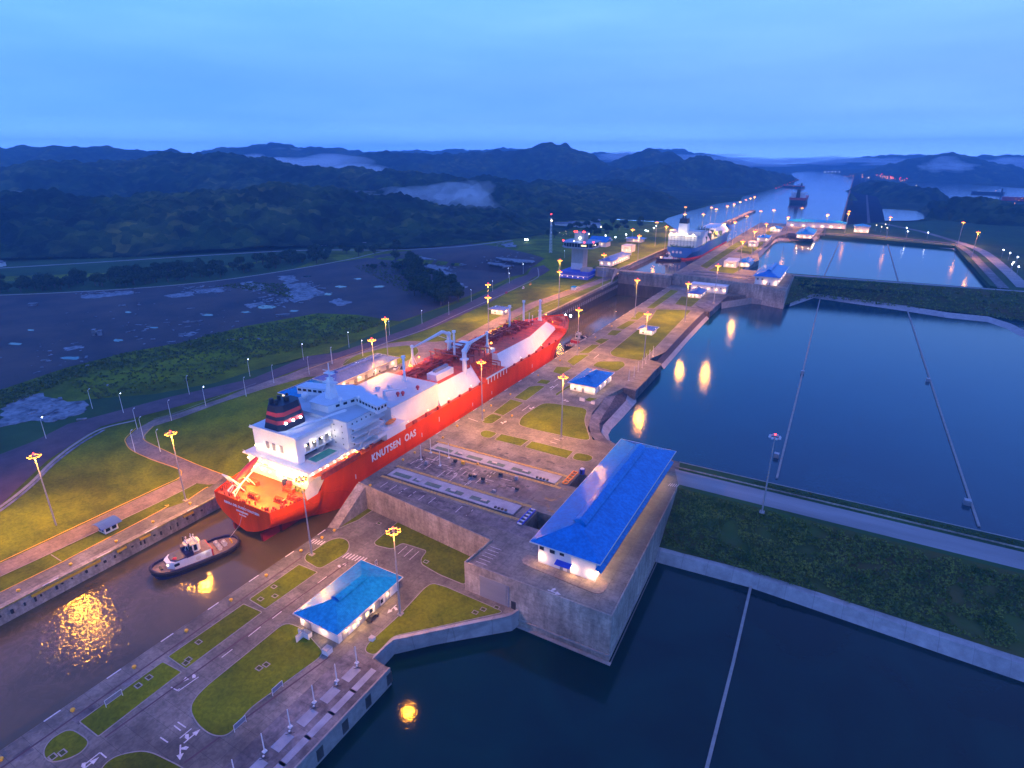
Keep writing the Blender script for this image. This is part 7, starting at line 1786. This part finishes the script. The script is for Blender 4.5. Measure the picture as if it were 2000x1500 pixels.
# ---------------------------------------------------------------- small things on the quays
def make_bollard():
    t = thing('bollard', (0, 0, 0), '', 'bollard', 'yellow mooring bollards on the quays')
    MB().tube((0, 0, 0), (0, 0, .55), .34, .28, 10).build('post', M['bell'], t, local=True)
    MB().tube((0, 0, .5), (0, 0, .85), .62, .5, 10).build('cap', M['bell'], t, local=True)
    return t
bo = make_bollard(); first = True
BR = [(2, 1483, 0), (142, 1387, 0), (262, 1303, 0), (364, 1232, 0), (451, 1172, 0), (520, 1124, 0), (588, 1076, 0), (629, 1050, 0), (653, 1036, 0)]
BL = [(36, 1154, 0), (138, 1103, 0), (227, 1058, 0), (299, 1020, 0), (371, 984, 0)]
BM = [(723, 948, 11), (787, 898, 11), (810, 884, 11), (865, 855, 11), (893, 832, 11), (945, 802, 11), (959, 792, 11), (997, 770, 11), (1051, 733, 11), (1094, 704, 11), (1131, 680, 11), (1163, 659, 11), (1195, 637, 11), (933, 906, 11), (1000, 772 + 40, 11)]
for grp, txt in ((BR, 'yellow bollard on the near right quay, %s from the bottom left'), (BL, 'yellow bollard on the near left quay, %s from the left'), (BM, 'yellow bollard on the quay of the middle chamber, %s from the near end')):
    for i, (a, b, z) in enumerate(grp):
        o = bo if first else copy_tree(bo); first = False
        p = U(a, b, z + .4); p.z = z + (.12 if grp is BL else 0); o.location = p; o['label'] = txt % nth(i)
# orange buffers along the left wall
for i, (a, b) in enumerate(((62, 200), (233, 252), (279, 300), (366, 386))):
    y0_ = U(a, 1165 - (a - 62) * .5, -1).y; y1_ = U(b, 1165 - (b - 62) * .5, -1).y
    o = MB().box(LX, LX + .55, y0_, y1_, -1.6, -.7).build('rubbing_strip', M['bell']); tag(o, 'yellow rubbing strip on the near left wall, %s from the left' % nth(i), 'strip', 'yellow rubbing strips')
mb = MB()
for k in range(30): y = 30 + k * 3.3 + wr.uniform(-1, 1); mb.box(LX, LX + .4, y, y + wr.uniform(.3, .9), -2.6 - wr.uniform(0, 1.4), -2.2)
mb.build('ladder_fenders', M['dark'], bpy.data.objects['lock_wall'])
# row of white posts along the intake wharf of the near island
wf = MB().box(-112, -97.0, -120, 98.7, 0.0, .28).build('wharf_slab', M['pave_d']); tag(wf, 'purple grey wharf slab with tall white posts beside the near basin', 'wharf')
mb = MB()
for k in range(9):
    y = 92 - k * 8.2; mb.box(-106.6, -103.6, y - 3, y + 2, .3, .36); mb.box(-101.5, -99.5, y - 5, y + 4, .3, .34)
mb.build('hatch_panels', M['gate'], wf)
mb = MB()
for y in range(-110, 98, 9): mb.box(-96.95, -96.7, y, y + 2.2, -5.2, -1.2)
mb.build('weather_stain', M['wet'], wf)
MB().box(-97.2, -96.75, -120, 98.8, -8, .34).build('wharf_edge', M['kerb'], wf)
def make_post(h, arm=True):
    t = thing('gauge_post', (0, 0, 0), '', 'post')
    MB().tube((0, 0, 0), (0, 0, h), .16, .13, 7).build('pole', M['steelw'], t, local=True)
    q = MB().box(-.5, .5, -.5, .5, 0, .3)
    if arm: q.ball((1.1, -1.2, .5), .3, 6, 4)
    q.build('base', M['steelw'], t, local=True)
    if arm: MB().box(1.2, 1.9, -1.6, -1.0, .36, .42).path([(1.0, -2.4, .5), (2.6, -.8, .5)], .08, 4).build('handle', M['dark'], t, local=True)
    return t
po = make_post(6.3)
for i, (a, b) in enumerate(((697, 1295), (658, 1330), (614, 1372), (567, 1420), (517, 1468), (461, 1520))):
    o = po if i == 0 else copy_tree(po); o.location = U(a, b, .28); o['label'] = 'tall white gauge post on the near wharf, %s from the far end' % nth(i); o['group'] = 'white gauge posts on the near wharf'
po2 = make_post(7.3, False)
for i, (x, y) in enumerate(((-155.0, 190.2), (-155.2, 197.8), (-144.2, 189.8), (-145, 197.8))):
    o = po2 if i == 0 else copy_tree(po2); o.location = (x, y, Z1); o['label'] = 'white post between the two gates, ' + ('nearer the ship, left one', 'nearer the ship, farther one', 'farther from the ship, front one', 'farther from the ship, back one')[i]; o['group'] = 'white posts between the gates'
for i, (a, b) in enumerate(((1230, 745), (1240, 738), (1248, 728), (1256, 720), (1263, 712), (1270, 704), (1277, 697))):
    o = copy_tree(po2); o.location = U(a - 2, b - 1, Z1); o['label'] = 'white post on the middle wharf, %s from the near end' % nth(i); o['group'] = 'white posts on the middle wharf'
for nm, q, z, lab in (('w', [(-111, 383), (-105.6, 322.2), (-97.4, 320.2), (-98.2, 376)], Z1, 'grey ribbed wharf deck beside the middle hall'), ('w', [(-118.3, 556), (-102, 537), (-101.4, 588), (-110, 592)], Z1, 'grey ribbed wharf deck below the bent basin wall')):
    o = MB().prism(q, 5.5, z + .3).build('wharf_slab', M['pave_d']); tag(o, lab, 'wharf')
    mb = MB(); (xa, ya), (xb, yb) = q[1], q[0]
    for k in range(9):
        y = ya + 3 + (yb - ya - 8) * k / 8; mb.box(q[1][0] + 1.0, q[2][0] - 1.0, y, y + 1.2, z + .3, z + .36)
    mb.build('ribs', M['dark'], o)
# notice frames and benches on the lawns
def frame_board(px, py, a, lab, w=3.6, z=0.13):
    p = U(px, py, z); t = thing('notice_frame', p, lab, 'notice frame', 'framed boards on the lawns', rz=a)
    MB().box(-w / 2, -w / 2 + .12, -.06, .06, 0, 2.4).box(w / 2 - .12, w / 2, -.06, .06, 0, 2.4).box(-w / 2, w / 2, -.05, .05, 2.28, 2.4).box(-w / 2, w / 2, -.05, .05, .7, .8).build('frame', M['steelw'], t, local=True)
    MB().box(-w / 2 + .14, w / 2 - .14, -.03, .03, .82, 2.26).build('board', M['shutter'], t, local=True)
frame_board(543, 1350, PI / 2, 'framed board on the big near lawn, the one nearer the small hall')
frame_board(470, 1420, PI / 2, 'framed board on the big near lawn, the one nearer the road bend')
frame_board(224, 1370, PI / 2, 'framed board on the narrow lawn beside the near quay', 4.5)
frame_board(735, 1105, PI / 2, 'thin frame beside the far corner of the small hall', 1.2)
# plant cabinets around the small hall
for a, b, z, sx, sy, h, lab in ((594, 1245, 0, 4.5, .3, 2.4, 'white screen wall beside the small hall'), (588, 1248, 0, .3, 3.5, 2.4, 'short side screen in front of the small hall'), (640, 1275, 0, 2.2, 2.2, 1.8, 'grey cabinet at the front corner of the small hall'), (600, 1243, 0, 2.6, 1.8, 1.6, 'air conditioning unit behind the white screen wall'), (727, 1250, 0, 1.6, 1.4, 1.1, 'small grey cabinet by the curved kerb'), (1137, 783, 11, 3, .8, 1.8, 'white cabinet in front of the middle hall'), (1158, 789, 11, 2, 1, 1.6, 'second small cabinet at the corner of the middle hall')):
    p = U(a, b, z); t = thing('cabinet', p, lab, 'cabinet'); MB().box(-sx / 2, sx / 2, -sy / 2, sy / 2, 0, h).build('case', M['whitew'], t, local=True); MB().box(-sx / 2 - .05, sx / 2 + .05, -sy / 2 - .05, sy / 2 + .05, h, h + .08).build('lid', M['steel'], t, local=True)
# blue rubbish drum and small posts
p = U(1137, 925, 11); t = thing('portable_toilet', p, 'blue portable cabin with a white dome beside the big hall', 'cabin')
MB().box(-.9, .9, -.9, .9, 0, 2.3).build('body', M['bluewall'], t, local=True); MB().ball((0, 0, 2.3), 1.0, 8, 5, .45).build('roof', M['white'], t, local=True); MB().box(-.5, .5, -.95, -.9, .2, 2.1).build('door', M['tugblue'], t, local=True)
# vehicles
def make_car(body, lab, p, rz, van=False):
    t = thing('parked_car', p, lab, 'car', rz=rz)
    L_, W_ = (5.2, 2.0) if van else (4.5, 1.8); hz = 1.3 if van else .85
    MB().frus((-W_ / 2, W_ / 2, -L_ / 2, L_ / 2), (-W_ / 2 + .06, W_ / 2 - .06, -L_ / 2 + .1, L_ / 2 - .1), .35, hz).build('body', body, t, local=True)
    MB().frus((-W_ / 2 + .1, W_ / 2 - .1, -L_ * .3, L_ * .42 if van else L_ * .3), (-W_ / 2 + .3, W_ / 2 - .3, -L_ * .2, L_ * .38 if van else L_ * .18), hz, hz + .65).build('cabin', M['glass'], t, local=True)
    MB().box(-W_ / 2 + .3, W_ / 2 - .3, -L_ * .2, L_ * .38 if van else L_ * .18, hz + .65, hz + .7).build('roof', body, t, local=True)
    for x in (-W_ / 2, W_ / 2):
        for y in (-L_ * .32, L_ * .32): MB().tube((x - .1, y, .35), (x + .1, y, .35), .35, .35, 10).build('wheel', M['rubber'], t, local=True)
    return t
make_car(M['dark'], 'dark pickup parked beside the small blue-roofed hall', U(728, 1208, .02), .0)
make_car(M['white'], 'white van parked behind the red ship near its first vent mast', G(773, 722) + Vector((0, 0, .2)), .4, True)
make_car(M['dark'], 'dark car beside the white van behind the red ship', G(786, 720) + Vector((0, 0, .2)), .4)
make_car(M['band'], 'dark red car on the dark road left of the lit grass', G(989, 573) + Vector((0, 0, .2)), .3)
make_car(M['white'], 'white car on the dark road beside an orange tent', G(1022, 564) + Vector((0, 0, .2)), .3, True)
make_car(M['bell'], 'yellow van on the dark road near its bend', G(1036, 557) + Vector((0, 0, .2)), .3, True)
make_car(M['white'], 'white car on the quay road below the control tower', G(1129, 563) + Vector((0, 0, .2)), .0)
cr_ = random.Random(6)
pc = None
for k in range(14):
    a, b = 1098 + cr_.random() * 110, 457 + cr_.random() * 12; p = U(a, b, 13)
    if pc is None: pc = make_car(M['dark'], '', p, 1.0); o = pc
    else: o = copy_tree(pc)
    o.location = (p.x, p.y, gh(p.x, p.y) + .2); o.rotation_euler.z = cr_.uniform(0, 3); o['label'] = 'tiny dark car parked in the area behind the control tower'; o['group'] = 'cars behind the control tower'
# low pale sheds and roads behind the tower
for a, b, sx, sy, h, lab in ((1108, 452, 46, 14, 6, 'long pinkish roofed shed behind the control tower, left one'), (1150, 455, 40, 14, 6, 'long pale shed behind the control tower, right one'), (1120, 447, 18, 10, 6, 'small pale shed above the control tower roof'), (1030, 446, 12, 8, 5, 'tiny white shed left of the radio mast'), (632, 474, 9, 7, 4, 'tiny white shelter at the foot of the forest'), (712, 476, 5, 4, 4, 'tiny white kiosk at the foot of the forest'), (0, 514, 8, 8, 5, 'tiny white hut at the left edge of the photo')):
    p = U(a, b, 11); z = gh(p.x, p.y); t = thing('shed', (p.x, p.y, z), lab, 'shed'); MB().cbox(0, 0, sx, sy, 0, h, .5).build('wall', M['whitew'], t, local=True)
    MB().add([tuple(Matrix.Rotation(.5, 3, 'Z') @ Vector(v)) for v in ((-sx / 2 - 1, -sy / 2 - 1, h), (sx / 2 + 1, -sy / 2 - 1, h), (sx / 2 + 1, sy / 2 + 1, h), (-sx / 2 - 1, sy / 2 + 1, h), (-sx / 2, 0, h + 2.5), (sx / 2, 0, h + 2.5))], [(0, 1, 5, 4), (2, 3, 4, 5), (1, 2, 5), (3, 0, 4)]).build('roof', M['slab'], t, local=True)
for pts, w in ((((1075, 442), (1110, 436), (1138, 433)), 9), (((1142, 433), (1168, 431), (1170, 429), (1160, 424), (1138, 418), (1148, 414), (1192, 406)), 7), (((1010, 468), (1030, 461), (1046, 452)), 12)):
    Q = [U(a, b, 17.5) for a, b in pts]; mb = MB().wallline([(q.x, q.y) for q in Q], w, 10, 17.6 if w != 12 else 12); struct('road', mb, M['kerb'])
for a, b, g_ in ((1026, 468, 1), (1030, 468, 1)): small(sw, a, b, 9, 9.5, 'very bright white floodlight beside the far service road', 'bright pair left of the radio mast', 1.8)

# ---------------------------------------------------------------- mist and air
def mist(name, pts, dist_z, thick, dens, w):
    """low bank of fog, a flattened closed body"""
    for i, (px, py, d, rx, ry, rz) in enumerate(pts):
        p = UD(px, py, d); mb = MB().ball((0, 0, 0), 1, 28, 16)
        mb.v = [tuple(Vector(v) * (.62 + .75 * (noise.noise(Vector(v) * 1.7 + Vector((i * 3.1, 0, 0))) + .35))) for v in mb.v]; o = mb.build('mist', M['mist'], smooth=True)
        o.location = p; o.scale = (rx * 1.1, ry * 1.1, rz * 1.35); o.rotation_euler.z = YAW
        tag(o, kind='stuff', label='low bank of morning mist lying in a valley', cat='mist')
m = bpy.data.materials.new('mist'); m.use_nodes = True; t_ = m.node_tree; t_.nodes.clear()
oo = N(t_, 'ShaderNodeOutputMaterial'); pv = N(t_, 'ShaderNodeVolumePrincipled'); pv.inputs['Color'].default_value = (.97, .98, 1, 1); pv.inputs['Density'].default_value = .0046
t_.links.new(pv.outputs[0], oo.inputs['Volume']); M['mist'] = m
mist('m', [(790, 386, 1650, 150, 150, 20), (850, 390, 1560, 120, 150, 26), (905, 397, 1420, 80, 120, 34), (880, 388, 1700, 190, 160, 24), (930, 415, 1300, 60, 90, 30), (1050, 385, 1750, 120, 120, 18), (980, 380, 1900, 240, 140, 20), (600, 331, 2900, 260, 240, 40), (655, 338, 2500, 150, 150, 26), (530, 326, 3100, 220, 200, 34), (680, 342, 2400, 200, 160, 24), (1850, 322, 4150, 120, 70, 26), (1825, 326, 4100, 90, 60, 18), (1875, 326, 4100, 80, 60, 20), (515, 294, 4650, 200, 150, 22), (1340, 310, 6500, 700, 200, 30), (1600, 313, 6600, 600, 200, 28), (1480, 318, 5600, 420, 160, 30), (1230, 306, 5200, 300, 160, 26), (1750, 318, 5600, 260, 120, 24), (1980, 318, 5000, 260, 120, 24), (470, 312, 3700, 160, 120, 22), (20, 388, 1750, 70, 60, 12), (1000, 425, 1350, 120, 60, 9)], 0, 0, 0, 0)
hm = bpy.data.materials.new('haze'); hm.use_nodes = True; t_ = hm.node_tree; t_.nodes.clear()
oo = N(t_, 'ShaderNodeOutputMaterial'); pv = N(t_, 'ShaderNodeVolumePrincipled'); pv.inputs['Color'].default_value = (.24, .58, 1, 1); pv.inputs['Density'].default_value = 1.4e-4; pv.inputs['Anisotropy'].default_value = .0
t_.links.new(pv.outputs[0], oo.inputs['Volume'])
hz = MB().box(-9500, 9500, -400, 9600, -14, 345).build('haze', hm); tag(hz, kind='stuff')
print('objects', len(bpy.data.objects))
